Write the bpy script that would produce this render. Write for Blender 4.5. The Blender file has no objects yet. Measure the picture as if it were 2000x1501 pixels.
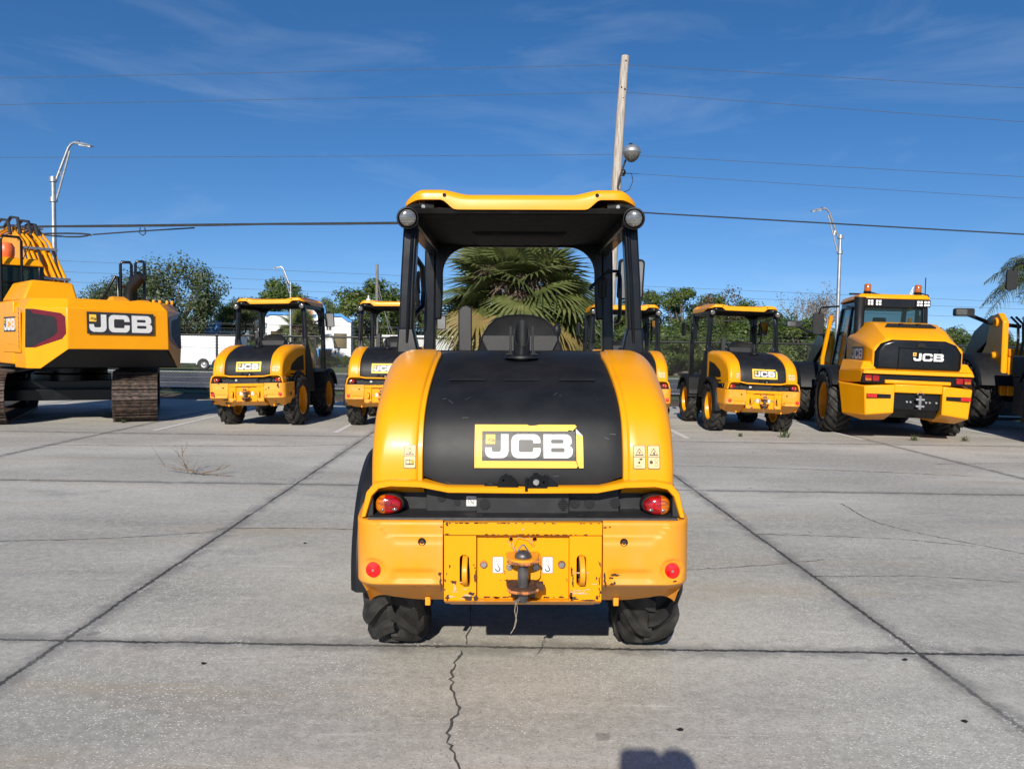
import bpy, bmesh, math, random
from mathutils import Vector, Matrix, noise
from mathutils.geometry import tessellate_polygon
R = math.radians
PI = math.pi
S = bpy.context.scene
COL = S.collection

# ------------------------------------------------------------------ camera
cd = bpy.data.cameras.new('camera')
cam = bpy.data.objects.new('camera', cd)
COL.objects.link(cam)
cd.sensor_width = 36.0
cd.lens = 1502.0 / 2000.0 * 36.0
cd.clip_start = 0.05
cd.clip_end = 5000
cam.matrix_world = (Matrix.Translation((0, 0, 1.58)) @ Matrix.Rotation(R(90 - 2.725), 4, 'X')
                    @ Matrix.Rotation(0.015, 4, 'Z'))
S.camera = cam

# ------------------------------------------------------------------ light
SUN_EL = R(27.5)
SUN_AZ = R(9.5)            # the light travels towards +y, leaning to +x
S.view_settings.view_transform = 'Standard'
S.view_settings.look = 'None'
S.view_settings.gamma = 1.0
S.view_settings.use_curve_mapping = False
S.view_settings.exposure = 0.5
w = bpy.data.worlds.new('World')
S.world = w
w.use_nodes = True
nt = w.node_tree
for n in list(nt.nodes):
    nt.nodes.remove(n)
out = nt.nodes.new('ShaderNodeOutputWorld')
bg = nt.nodes.new('ShaderNodeBackground')
bg.inputs['Strength'].default_value = 0.088
sky = nt.nodes.new('ShaderNodeTexSky')
sky.sky_type = 'NISHITA'
sky.sun_disc = False
sky.sun_elevation = SUN_EL
sky.sun_rotation = R(180) + SUN_AZ
sky.altitude = 0
sky.air_density = 1.0
sky.dust_density = 0.25
sky.ozone_density = 4.0
tc = nt.nodes.new('ShaderNodeTexCoord')
# lift the lookup a little so the clear blue reaches down to the roofs
lift = nt.nodes.new('ShaderNodeVectorMath')
lift.operation = 'MULTIPLY_ADD'
lift.inputs[1].default_value = (1, 1, 1.3)
lift.inputs[2].default_value = (0, 0, 0.075)
nt.links.new(tc.outputs['Generated'], lift.inputs[0])
nrm = nt.nodes.new('ShaderNodeVectorMath')
nrm.operation = 'NORMALIZE'
nt.links.new(lift.outputs[0], nrm.inputs[0])
nt.links.new(nrm.outputs[0], sky.inputs['Vector'])
# thin cirrus streaks, laid out on the sky dome
mp = nt.nodes.new('ShaderNodeMapping')
mp.inputs['Rotation'].default_value = (0, R(-20), R(28))
mp.inputs['Scale'].default_value = (1.3, 1.0, 6.5)
nz = nt.nodes.new('ShaderNodeTexNoise')
nz.inputs['Scale'].default_value = 2.3
nz.inputs['Detail'].default_value = 9
nz.inputs['Roughness'].default_value = 0.6
nz.inputs['Distortion'].default_value = 0.7
rp = nt.nodes.new('ShaderNodeValToRGB')
rp.color_ramp.elements[0].position = 0.53
rp.color_ramp.elements[0].color = (0, 0, 0, 1)
rp.color_ramp.elements[1].position = 0.86
rp.color_ramp.elements[1].color = (0.15, 0.15, 0.15, 1)
mixc = nt.nodes.new('ShaderNodeMixRGB')
mixc.inputs['Color2'].default_value = (6.2, 6.9, 7.6, 1)
nt.links.new(tc.outputs['Generated'], mp.inputs['Vector'])
nt.links.new(mp.outputs['Vector'], nz.inputs['Vector'])
nt.links.new(nz.outputs['Fac'], rp.inputs['Fac'])
nt.links.new(rp.outputs['Color'], mixc.inputs['Fac'])
hs = nt.nodes.new('ShaderNodeHueSaturation')
hs.inputs['Saturation'].default_value = 1.24
nt.links.new(sky.outputs['Color'], hs.inputs['Color'])
tint = nt.nodes.new('ShaderNodeMixRGB')
tint.blend_type = 'MULTIPLY'
tint.inputs['Fac'].default_value = 1.0
tint.inputs['Color2'].default_value = (1.10, 0.97, 1.0, 1)
nt.links.new(hs.outputs['Color'], tint.inputs['Color1'])
nt.links.new(tint.outputs['Color'], mixc.inputs['Color1'])
nt.links.new(mixc.outputs['Color'], bg.inputs['Color'])
nt.links.new(bg.outputs['Background'], out.inputs['Surface'])

sd = bpy.data.lights.new('sun', 'SUN')
sd.energy = 4.4
sd.angle = R(0.5)
sd.color = (1.0, 0.93, 0.82)
sun = bpy.data.objects.new('sun', sd)
COL.objects.link(sun)
dvec = Vector((math.sin(SUN_AZ) * math.cos(SUN_EL), math.cos(SUN_AZ) * math.cos(SUN_EL), -math.sin(SUN_EL)))
sun.rotation_euler = dvec.to_track_quat('-Z', 'Y').to_euler()


# ------------------------------------------------------------------ materials
MATS = {}


def lin(c):
    return tuple(c) + (1.0,) if len(c) == 3 else c


def base_mat(name):
    m = bpy.data.materials.new(name)
    m.use_nodes = True
    b = m.node_tree.nodes['Principled BSDF']
    MATS[name] = m
    return m, m.node_tree, b


def vary(name, c1, c2, scale=3.0, rough=0.5, rvar=0.0, metal=0.0, spec=0.5, bump=0.0, bscale=80.0, coat=0.0,
         lo=0.35, hi=0.68, detail=5, stretch=None):
    """Two-tone noise material with optional fine bump and roughness variation."""
    m, t, b = base_mat(name)
    co = t.nodes.new('ShaderNodeTexCoord')
    n1 = t.nodes.new('ShaderNodeTexNoise')
    n1.inputs['Scale'].default_value = scale
    n1.inputs['Detail'].default_value = detail
    src = co.outputs['Object']
    if stretch:
        mpn = t.nodes.new('ShaderNodeMapping')
        mpn.inputs['Scale'].default_value = stretch
        t.links.new(src, mpn.inputs['Vector'])
        src = mpn.outputs['Vector']
    t.links.new(src, n1.inputs['Vector'])
    r1 = t.nodes.new('ShaderNodeValToRGB')
    r1.color_ramp.elements[0].position = lo
    r1.color_ramp.elements[0].color = lin(c1)
    r1.color_ramp.elements[1].position = hi
    r1.color_ramp.elements[1].color = lin(c2)
    t.links.new(n1.outputs['Fac'], r1.inputs['Fac'])
    t.links.new(r1.outputs['Color'], b.inputs['Base Color'])
    b.inputs['Roughness'].default_value = rough
    b.inputs['Metallic'].default_value = metal
    b.inputs['Specular IOR Level'].default_value = spec
    if coat:
        b.inputs['Coat Weight'].default_value = coat
        b.inputs['Coat Roughness'].default_value = 0.08
    if rvar:
        mr = t.nodes.new('ShaderNodeMapRange')
        mr.inputs['To Min'].default_value = max(0.02, rough - rvar)
        mr.inputs['To Max'].default_value = min(1, rough + rvar)
        n3 = t.nodes.new('ShaderNodeTexNoise')
        n3.inputs['Scale'].default_value = scale * 2.7
        n3.inputs['Detail'].default_value = 6
        t.links.new(co.outputs['Object'], n3.inputs['Vector'])
        t.links.new(n3.outputs['Fac'], mr.inputs['Value'])
        t.links.new(mr.outputs['Result'], b.inputs['Roughness'])
    if bump:
        n2 = t.nodes.new('ShaderNodeTexNoise')
        n2.inputs['Scale'].default_value = bscale
        n2.inputs['Detail'].default_value = 4
        t.links.new(co.outputs['Object'], n2.inputs['Vector'])
        bp = t.nodes.new('ShaderNodeBump')
        bp.inputs['Strength'].default_value = bump
        bp.inputs['Distance'].default_value = 0.01
        t.links.new(n2.outputs['Fac'], bp.inputs['Height'])
        t.links.new(bp.outputs['Normal'], b.inputs['Normal'])
    return m


vary('yellow', (0.77, 0.308, 0.0015), (0.73, 0.288, 0.0015), 2.2, 0.34, 0.06, spec=0.3, coat=0.04)
vary('yellow_worn', (0.74, 0.290, 0.004), (0.70, 0.30, 0.03), 3.4, 0.42, 0.10, lo=0.42, hi=0.72, spec=0.3)
vary('yellow_faded', (0.72, 0.268, 0.006), (0.66, 0.285, 0.045), 5.0, 0.48, 0.12, lo=0.38, hi=0.66, spec=0.3)
vary('yellow_chipped', (0.74, 0.31, 0.03), (0.02, 0.014, 0.010), 7.0, 0.5, 0.1, lo=0.60, hi=0.615, spec=0.3)
vary('yellow_far', (0.76, 0.285, 0.003), (0.70, 0.26, 0.003), 1.5, 0.36, 0.1, spec=0.3)
vary('black_plastic', (0.0060, 0.0068, 0.0085), (0.011, 0.0118, 0.0135), 9.0, 0.50, 0.03, bump=0.08, bscale=420, spec=0.3)
vary('black_paint', (0.0045, 0.0052, 0.0062), (0.008, 0.0086, 0.0096), 5.0, 0.22, 0.06, spec=0.3)
vary('black_dusty', (0.0065, 0.008, 0.0105), (0.020, 0.0215, 0.0235), 14.0, 0.62, 0.1, lo=0.45, hi=0.85, bump=0.12, bscale=200)
vary('ceiling_black', (0.006, 0.006, 0.0058), (0.012, 0.0115, 0.0105), 9.0, 0.7, 0.1, lo=0.5, hi=0.7, spec=0.08)
vary('crack_dark', (0.05, 0.048, 0.045), (0.09, 0.086, 0.08), 30, 0.95)
vary('black_hole', (0.004, 0.004, 0.004), (0.006, 0.006, 0.006), 5, 0.9)
vary('seat_vinyl', (0.010, 0.0105, 0.0115), (0.015, 0.0155, 0.016), 12, 0.5, 0.08, bump=0.15, bscale=150)
vary('rubber', (0.012, 0.0118, 0.0115), (0.050, 0.047, 0.043), 9.0, 0.72, 0.1, bump=0.5, bscale=120, lo=0.4, hi=0.75, spec=0.35)
vary('rust', (0.030, 0.014, 0.009), (0.085, 0.035, 0.016), 40, 0.85, 0.1, bump=0.5, bscale=160)
vary('rust_orange', (0.45, 0.15, 0.035), (0.12, 0.045, 0.018), 26, 0.7, 0.1, lo=0.45, hi=0.56)
vary('scratched', (0.62, 0.42, 0.24), (0.40, 0.25, 0.15), 60, 0.7)
vary('steel', (0.30, 0.30, 0.30), (0.48, 0.47, 0.46), 30, 0.38, 0.1, metal=0.85)
vary('dark_steel', (0.07, 0.068, 0.07), (0.16, 0.15, 0.145), 22, 0.45, 0.12, metal=0.6)
vary('track_steel', (0.035, 0.028, 0.024), (0.13, 0.085, 0.062), 14, 0.55, 0.12, metal=0.35, lo=0.4, hi=0.72)
vary('galvanised', (0.36, 0.37, 0.38), (0.46, 0.47, 0.48), 6, 0.42, 0.08, metal=0.75)
vary('white_decal', (0.62, 0.62, 0.61), (0.52, 0.52, 0.51), 30, 0.5, lo=0.4, hi=0.8)
vary('yellow_decal', (0.86, 0.52, 0.045), (0.80, 0.46, 0.04), 20, 0.45)
vary('decal_black', (0.020, 0.020, 0.021), (0.028, 0.028, 0.029), 30, 0.45)
vary('beige_sticker', (0.74, 0.50, 0.24), (0.66, 0.44, 0.20), 40, 0.5)
vary('chrome_glass', (0.30, 0.30, 0.29), (0.13, 0.13, 0.125), 60, 0.14, metal=0.6, stretch=(0.3, 1, 3))
vary('red_lens', (0.36, 0.003, 0.005), (0.17, 0.002, 0.003), 50, 0.10, coat=0.8, lo=0.42, hi=0.6, stretch=(0.4, 1, 2))
vary('red_reflector', (0.85, 0.006, 0.006), (0.72, 0.005, 0.005), 120, 0.16, coat=0.6)
vary('amber_lens', (0.50, 0.13, 0.003), (0.27, 0.055, 0.002), 50, 0.10, coat=0.8, lo=0.42, hi=0.6, stretch=(0.4, 1, 2))
vary('dark_red', (0.13, 0.004, 0.010), (0.10, 0.003, 0.008), 10, 0.3)
vary('white_led', (0.92, 0.93, 0.95), (0.85, 0.87, 0.9), 10, 0.2)
vary('white_wall', (0.72, 0.73, 0.74), (0.64, 0.65, 0.66), 1.2, 0.7)
vary('white_panel', (0.70, 0.71, 0.72), (0.62, 0.63, 0.64), 0.8, 0.4)
vary('blue_trim', (0.03, 0.19, 0.50), (0.035, 0.22, 0.54), 3, 0.5)
vary('sign_orange', (0.80, 0.22, 0.06), (0.75, 0.2, 0.05), 5, 0.5)
vary('grey_mural', (0.12, 0.17, 0.19), (0.16, 0.21, 0.23), 2, 0.6)
vary('bronze_glass', (0.10, 0.08, 0.045), (0.22, 0.18, 0.10), 0.8, 0.08)
vary('pale_siding', (0.55, 0.56, 0.55), (0.48, 0.49, 0.48), 2, 0.7)
vary('wood_pole', (0.42, 0.375, 0.325), (0.19, 0.165, 0.14), 7, 0.85, bump=0.6, bscale=30, stretch=(6, 6, 0.35), lo=0.45, hi=0.7)
vary('wood_pole_far', (0.20, 0.18, 0.16), (0.14, 0.125, 0.11), 4, 0.85)
vary('cable', (0.018, 0.018, 0.02), (0.03, 0.03, 0.03), 5, 0.5)
vary('cable_thin', (0.05, 0.06, 0.075), (0.08, 0.09, 0.10), 5, 0.6)
vary('cable_grey', (0.16, 0.17, 0.18), (0.22, 0.22, 0.23), 5, 0.45)
vary('fence_black', (0.012, 0.012, 0.013), (0.02, 0.02, 0.021), 5, 0.45)
vary('chain_wire', (0.05, 0.05, 0.052), (0.10, 0.10, 0.10), 2, 0.4, metal=0.4)
vary('asphalt', (0.050, 0.052, 0.057), (0.075, 0.077, 0.080), 3.0, 0.9, bump=0.3, bscale=40)
vary('line_paint', (0.62, 0.61, 0.58), (0.40, 0.39, 0.37), 16, 0.75, lo=0.5, hi=0.72)
vary('grass', (0.050, 0.085, 0.018), (0.115, 0.12, 0.038), 1.6, 0.95, bump=0.5, bscale=60)
vary('mulch', (0.060, 0.036, 0.022), (0.13, 0.085, 0.055), 12, 0.95, bump=0.9, bscale=50)
vary('twig', (0.10, 0.07, 0.045), (0.2, 0.15, 0.10), 30, 0.9)
vary('bark', (0.085, 0.068, 0.05), (0.16, 0.13, 0.10), 3, 0.95, bump=0.6, bscale=20)
vary('bark_pale', (0.30, 0.26, 0.225), (0.2, 0.17, 0.14), 3, 0.95)
vary('palm_bark', (0.12, 0.092, 0.07), (0.05, 0.037, 0.028), 16, 0.95, bump=0.8, bscale=40)
vary('car_blue', (0.012, 0.022, 0.045), (0.014, 0.026, 0.05), 2, 0.25, coat=0.6)
vary('car_dark', (0.012, 0.014, 0.013), (0.016, 0.018, 0.017), 2, 0.25, coat=0.6)
vary('red_paint', (0.20, 0.008, 0.018), (0.15, 0.006, 0.014), 3, 0.4)
vary('skin', (0.45, 0.26, 0.18), (0.40, 0.22, 0.15), 10, 0.55)
vary('cloth_navy', (0.03, 0.04, 0.07), (0.04, 0.05, 0.085), 20, 0.9)
vary('orange_cap', (0.75, 0.14, 0.03), (0.6, 0.1, 0.02), 8, 0.4)
vary('string', (0.35, 0.30, 0.22), (0.25, 0.2, 0.15), 30, 0.9)
vary('dust_white', (0.60, 0.59, 0.56), (0.45, 0.44, 0.42), 60, 0.9)


def leaf_mat(name, c1, c2, c3, scale, transl=0.35, rough=0.5):
    m, t, b = base_mat(name)
    co = t.nodes.new('ShaderNodeTexCoord')
    n1 = t.nodes.new('ShaderNodeTexNoise')
    n1.inputs['Scale'].default_value = scale
    n1.inputs['Detail'].default_value = 6
    n1.inputs['Roughness'].default_value = 0.7
    t.links.new(co.outputs['Object'], n1.inputs['Vector'])
    r1 = t.nodes.new('ShaderNodeValToRGB')
    e = r1.color_ramp.elements
    e[0].position = 0.36
    e[0].color = lin(c1)
    e[1].position = 0.66
    e[1].color = lin(c3)
    k = e.new(0.5)
    k.color = lin(c2)
    t.links.new(n1.outputs['Fac'], r1.inputs['Fac'])
    t.links.new(r1.outputs['Color'], b.inputs['Base Color'])
    b.inputs['Roughness'].default_value = rough
    tr = t.nodes.new('ShaderNodeBsdfTranslucent')
    t.links.new(r1.outputs['Color'], tr.inputs['Color'])
    mx = t.nodes.new('ShaderNodeMixShader')
    mx.inputs['Fac'].default_value = transl
    t.links.new(b.outputs['BSDF'], mx.inputs[1])
    t.links.new(tr.outputs['BSDF'], mx.inputs[2])
    t.links.new(mx.outputs['Shader'], t.nodes['Material Output'].inputs['Surface'])
    return m


leaf_mat('leaf_olive', (0.045, 0.066, 0.024), (0.075, 0.105, 0.038), (0.130, 0.155, 0.066), 0.9)
leaf_mat('leaf_green', (0.046, 0.080, 0.012), (0.085, 0.130, 0.022), (0.145, 0.180, 0.040), 0.9)
leaf_mat('leaf_dark', (0.034, 0.060, 0.014), (0.062, 0.098, 0.022), (0.105, 0.138, 0.036), 0.9)
leaf_mat('leaf_dry', (0.12, 0.085, 0.05), (0.10, 0.085, 0.04), (0.17, 0.13, 0.08), 1.2)
leaf_mat('frond', (0.066, 0.088, 0.026), (0.115, 0.140, 0.044), (0.195, 0.205, 0.078), 2.2, 0.3, 0.38)
leaf_mat('frond_yellow', (0.17, 0.15, 0.04), (0.23, 0.18, 0.055), (0.30, 0.21, 0.09), 2.2, 0.3, 0.5)
leaf_mat('frond_dead', (0.14, 0.085, 0.05), (0.22, 0.14, 0.085), (0.32, 0.22, 0.14), 3.0, 0.2, 0.8)
leaf_mat('frond_queen', (0.045, 0.062, 0.022), (0.08, 0.10, 0.04), (0.13, 0.145, 0.07), 1.8, 0.3, 0.4)
leaf_mat('flower_stalk', (0.11, 0.075, 0.055), (0.16, 0.115, 0.085), (0.22, 0.16, 0.12), 5.0, 0.1, 0.9)


def glass_mat(name, col, mixf):
    m, t, b = base_mat(name)
    b.inputs['Base Color'].default_value = lin(col)
    b.inputs['Roughness'].default_value = 0.03
    tr = t.nodes.new('ShaderNodeBsdfTransparent')
    tr.inputs['Color'].default_value = (0.55, 0.68, 0.66, 1)
    n1 = t.nodes.new('ShaderNodeTexNoise')
    n1.inputs['Scale'].default_value = 1.5
    mr = t.nodes.new('ShaderNodeMapRange')
    mr.inputs['To Min'].default_value = mixf - 0.05
    mr.inputs['To Max'].default_value = mixf + 0.05
    t.links.new(n1.outputs['Fac'], mr.inputs['Value'])
    mx = t.nodes.new('ShaderNodeMixShader')
    t.links.new(mr.outputs['Result'], mx.inputs['Fac'])
    t.links.new(b.outputs['BSDF'], mx.inputs[1])
    t.links.new(tr.outputs['BSDF'], mx.inputs[2])
    t.links.new(mx.outputs['Shader'], t.nodes['Material Output'].inputs['Surface'])


glass_mat('cab_glass', (0.02, 0.035, 0.035), 0.66)
vary('mirror_glass', (0.7, 0.7, 0.7), (0.62, 0.62, 0.63), 4, 0.06, metal=1.0)
vary('car_glass', (0.01, 0.012, 0.014), (0.02, 0.022, 0.025), 2, 0.05)


def concrete_mat():
    m, t, b = base_mat('concrete')
    L = t.links.new
    co = t.nodes.new('ShaderNodeTexCoord')
    P = co.outputs['Object']

    def N(scale, detail=4, rough=0.5, vec=P, dist=0.0):
        n = t.nodes.new('ShaderNodeTexNoise')
        n.inputs['Scale'].default_value = scale
        n.inputs['Detail'].default_value = detail
        n.inputs['Roughness'].default_value = rough
        n.inputs['Distortion'].default_value = dist
        L(vec, n.inputs['Vector'])
        return n.outputs['Fac']

    def M(op, a, c=None, d=None, clamp=False):
        n = t.nodes.new('ShaderNodeMath')
        n.operation = op
        n.use_clamp = clamp
        for i, v in enumerate((a, c, d)):
            if v is None:
                continue
            if isinstance(v, (int, float)):
                n.inputs[i].default_value = v
            else:
                L(v, n.inputs[i])
        return n.outputs[0]

    def ramp(f, lo, hi, a=0.0, c=1.0):
        n = t.nodes.new('ShaderNodeMapRange')
        n.interpolation_type = 'SMOOTHSTEP'
        n.inputs['From Min'].default_value = lo
        n.inputs['From Max'].default_value = hi
        n.inputs['To Min'].default_value = a
        n.inputs['To Max'].default_value = c
        L(f, n.inputs['Value'])
        return n.outputs['Result']

    def mix(f, c1, c2, mode='MIX'):
        n = t.nodes.new('ShaderNodeMixRGB')
        n.blend_type = mode
        for i, v in ((0, f), (1, c1), (2, c2)):
            if isinstance(v, (int, float)):
                n.inputs[i].default_value = v
            elif isinstance(v, tuple):
                n.inputs[i].default_value = lin(v)
            else:
                L(v, n.inputs[i])
        return n.outputs['Color']

    mpn = t.nodes.new('ShaderNodeMapping')
    mpn.inputs['Scale'].default_value = (0.45, 1.0, 1.0)
    L(P, mpn.inputs['Vector'])
    big = N(0.34, 6, 0.62, mpn.outputs['Vector'])
    mid = N(1.7, 6, 0.65, mpn.outputs['Vector'], 0.4)
    fine = N(55, 6, 0.85)
    grit = N(16, 5, 0.8)
    c = mix(ramp(big, 0.38, 0.62), (0.375, 0.359, 0.316), (0.580, 0.554, 0.488))
    c = mix(ramp(mid, 0.50, 0.78, 0, 0.55), c, (0.185, 0.183, 0.178))
    c = mix(ramp(N(0.8, 5, 0.6, mpn.outputs['Vector'], 1.0), 0.60, 0.78, 0, 0.35), c, (0.42, 0.36, 0.285))
    c = mix(ramp(fine, 0.30, 0.66, 0.55, 0.0), c, (0.17, 0.165, 0.155))
    c = mix(ramp(grit, 0.46, 0.70, 0, 0.45), c, (0.60, 0.585, 0.54))
    c = mix(ramp(grit, 0.50, 0.30, 0, 0.35), c, (0.20, 0.195, 0.18))
    # faint tyre scuffs in two directions and pale scrapes
    for ang, sc_, thr, colr, amt in ((38, (0.55, 5.5, 1), 0.60, (0.16, 0.158, 0.152), 0.40), (-30, (0.5, 6.0, 1), 0.62, (0.17, 0.165, 0.16), 0.34), (-62, (0.9, 9.0, 1), 0.60, (0.72, 0.70, 0.65), 0.65), (15, (0.35, 2.4, 1), 0.52, (0.40, 0.32, 0.22), 0.38)):
        mq = t.nodes.new('ShaderNodeMapping')
        mq.inputs['Rotation'].default_value = (0, 0, R(ang))
        mq.inputs['Scale'].default_value = sc_
        mq.inputs['Location'].default_value = (ang * 1.7, ang * .3, 0)
        L(P, mq.inputs['Vector'])
        st = ramp(N(0.9, 6, 0.72, mq.outputs['Vector'], 0.3), thr, thr + 0.16, 0, amt)
        c = mix(st, c, colr)
    # exposed aggregate: pale and dark pebbles
    vo = t.nodes.new('ShaderNodeTexVoronoi')
    vo.inputs['Scale'].default_value = 78
    L(P, vo.inputs['Vector'])
    sep = t.nodes.new('ShaderNodeSeparateColor')
    L(vo.outputs['Color'], sep.inputs['Color'])
    patch = ramp(N(0.75, 5, 0.65), 0.42, 0.60)
    peb = M('MULTIPLY', ramp(vo.outputs['Distance'], 0.40, 0.28), M('GREATER_THAN', sep.outputs[0], 0.66))
    c = mix(M('MULTIPLY', peb, M('MULTIPLY_ADD', patch, 0.58, 0.13)), c, (0.80, 0.78, 0.70))
    dk = M('MULTIPLY', ramp(vo.outputs['Distance'], 0.36, 0.26), M('LESS_THAN', sep.outputs[0], 0.14))
    c = mix(M('MULTIPLY', dk, 0.5), c, (0.15, 0.148, 0.145))
    # joints between the slabs, wandering slightly
    sx = t.nodes.new('ShaderNodeSeparateXYZ')
    L(P, sx.inputs['Vector'])
    wob = M('MULTIPLY_ADD', N(2.2, 5, 0.75), 0.05, -0.025)
    u = M('ADD', M('MULTIPLY_ADD', sx.outputs['Y'], 0.0185, sx.outputs['X']), wob)
    v = M('ADD', sx.outputs['Y'], wob)

    def joint(coord, off, sp):
        f = M('FRACT', M('DIVIDE', M('SUBTRACT', coord, off), sp))
        return M('MULTIPLY', M('MINIMUM', f, M('SUBTRACT', 1.0, f)), sp)
    dj = M('MINIMUM', joint(u, 2.247, 4.52), joint(v, 4.0, 4.66))
    rough_n = ramp(N(26, 4, 0.7), 0.3, 0.7, -0.007, 0.008)
    jm = ramp(M('ADD', dj, rough_n), 0.019, 0.007)
    halo = ramp(M('ADD', dj, ramp(N(5, 5, 0.7), 0.3, 0.7, -0.05, 0.05)), 0.13, 0.0, 0, 0.62)
    c = mix(halo, c, (0.17, 0.168, 0.16))
    edge = M('MULTIPLY', ramp(dj, 0.06, 0.02), M('MULTIPLY', ramp(N(3.0, 4, 0.6), 0.55, 0.62), ramp(N(60, 3), 0.5, 0.6)))
    c = mix(M('MULTIPLY', edge, 0.85), c, (0.68, 0.66, 0.60))
    c = mix(M('MULTIPLY', jm, ramp(N(1.1, 3, 0.6), 0.32, 0.55, 0.45, 0.95)), c, (0.045, 0.044, 0.042))
    v2 = t.nodes.new('ShaderNodeTexVoronoi')
    v2.inputs['Scale'].default_value = 1.9
    L(P, v2.inputs['Vector'])
    s2 = t.nodes.new('ShaderNodeSeparateColor')
    L(v2.outputs['Color'], s2.inputs['Color'])
    spot = M('MULTIPLY', ramp(M('ADD', v2.outputs['Distance'], ramp(N(14, 3, 0.6), 0.3, 0.7, -0.02, 0.02)), 0.075, 0.045), M('GREATER_THAN', s2.outputs[1], 0.62))
    c = mix(M('MULTIPLY', spot, 0.55), c, (0.13, 0.128, 0.122))
    # dark oil drips and tyre scuffs
    oil = ramp(N(1.05, 3, 0.5, P, 0.6), 0.70, 0.77, 0, 0.34)
    c = mix(oil, c, (0.12, 0.12, 0.118))
    L(c, b.inputs['Base Color'])
    b.inputs['Roughness'].default_value = 0.86
    b.inputs['Specular IOR Level'].default_value = 0.3
    bp = t.nodes.new('ShaderNodeBump')
    bp.inputs['Strength'].default_value = 0.45
    bp.inputs['Distance'].default_value = 0.012
    hgt = M('SUBTRACT', M('ADD', M('MULTIPLY', fine, 0.35), M('MULTIPLY', peb, 0.22)), M('MULTIPLY', jm, 1.6))
    L(hgt, bp.inputs['Height'])
    L(bp.outputs['Normal'], b.inputs['Normal'])
    return m


concrete_mat()


# ------------------------------------------------------------------ mesh helpers
def arc(cx, cy, r, a0, a1, n=6):
    return [(cx + r * math.cos(R(a0 + (a1 - a0) * i / n)), cy + r * math.sin(R(a0 + (a1 - a0) * i / n))) for i in range(n + 1)]


def rrect(x0, y0, x1, y1, r, n=4):
    return (arc(x1 - r, y1 - r, r, 0, 90, n) + arc(x0 + r, y1 - r, r, 90, 180, n)
            + arc(x0 + r, y0 + r, r, 180, 270, n) + arc(x1 - r, y0 + r, r, 270, 360, n))


def circ(cx, cy, r, n=20, ry=None):
    ry = ry or r
    return [(cx + r * math.cos(2 * PI * i / n), cy + ry * math.sin(2 * PI * i / n)) for i in range(n)]


def blotch(cx, cy, w, h, seed, n=16):
    rnd = random.Random(seed)
    pts = []
    for i in range(n):
        k = rnd.uniform(0.35, 1.0)
        a = 2 * PI * i / n
        pts.append((cx + w * 0.5 * k * math.cos(a), cy + h * 0.5 * k * math.sin(a)))
    return pts


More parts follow.
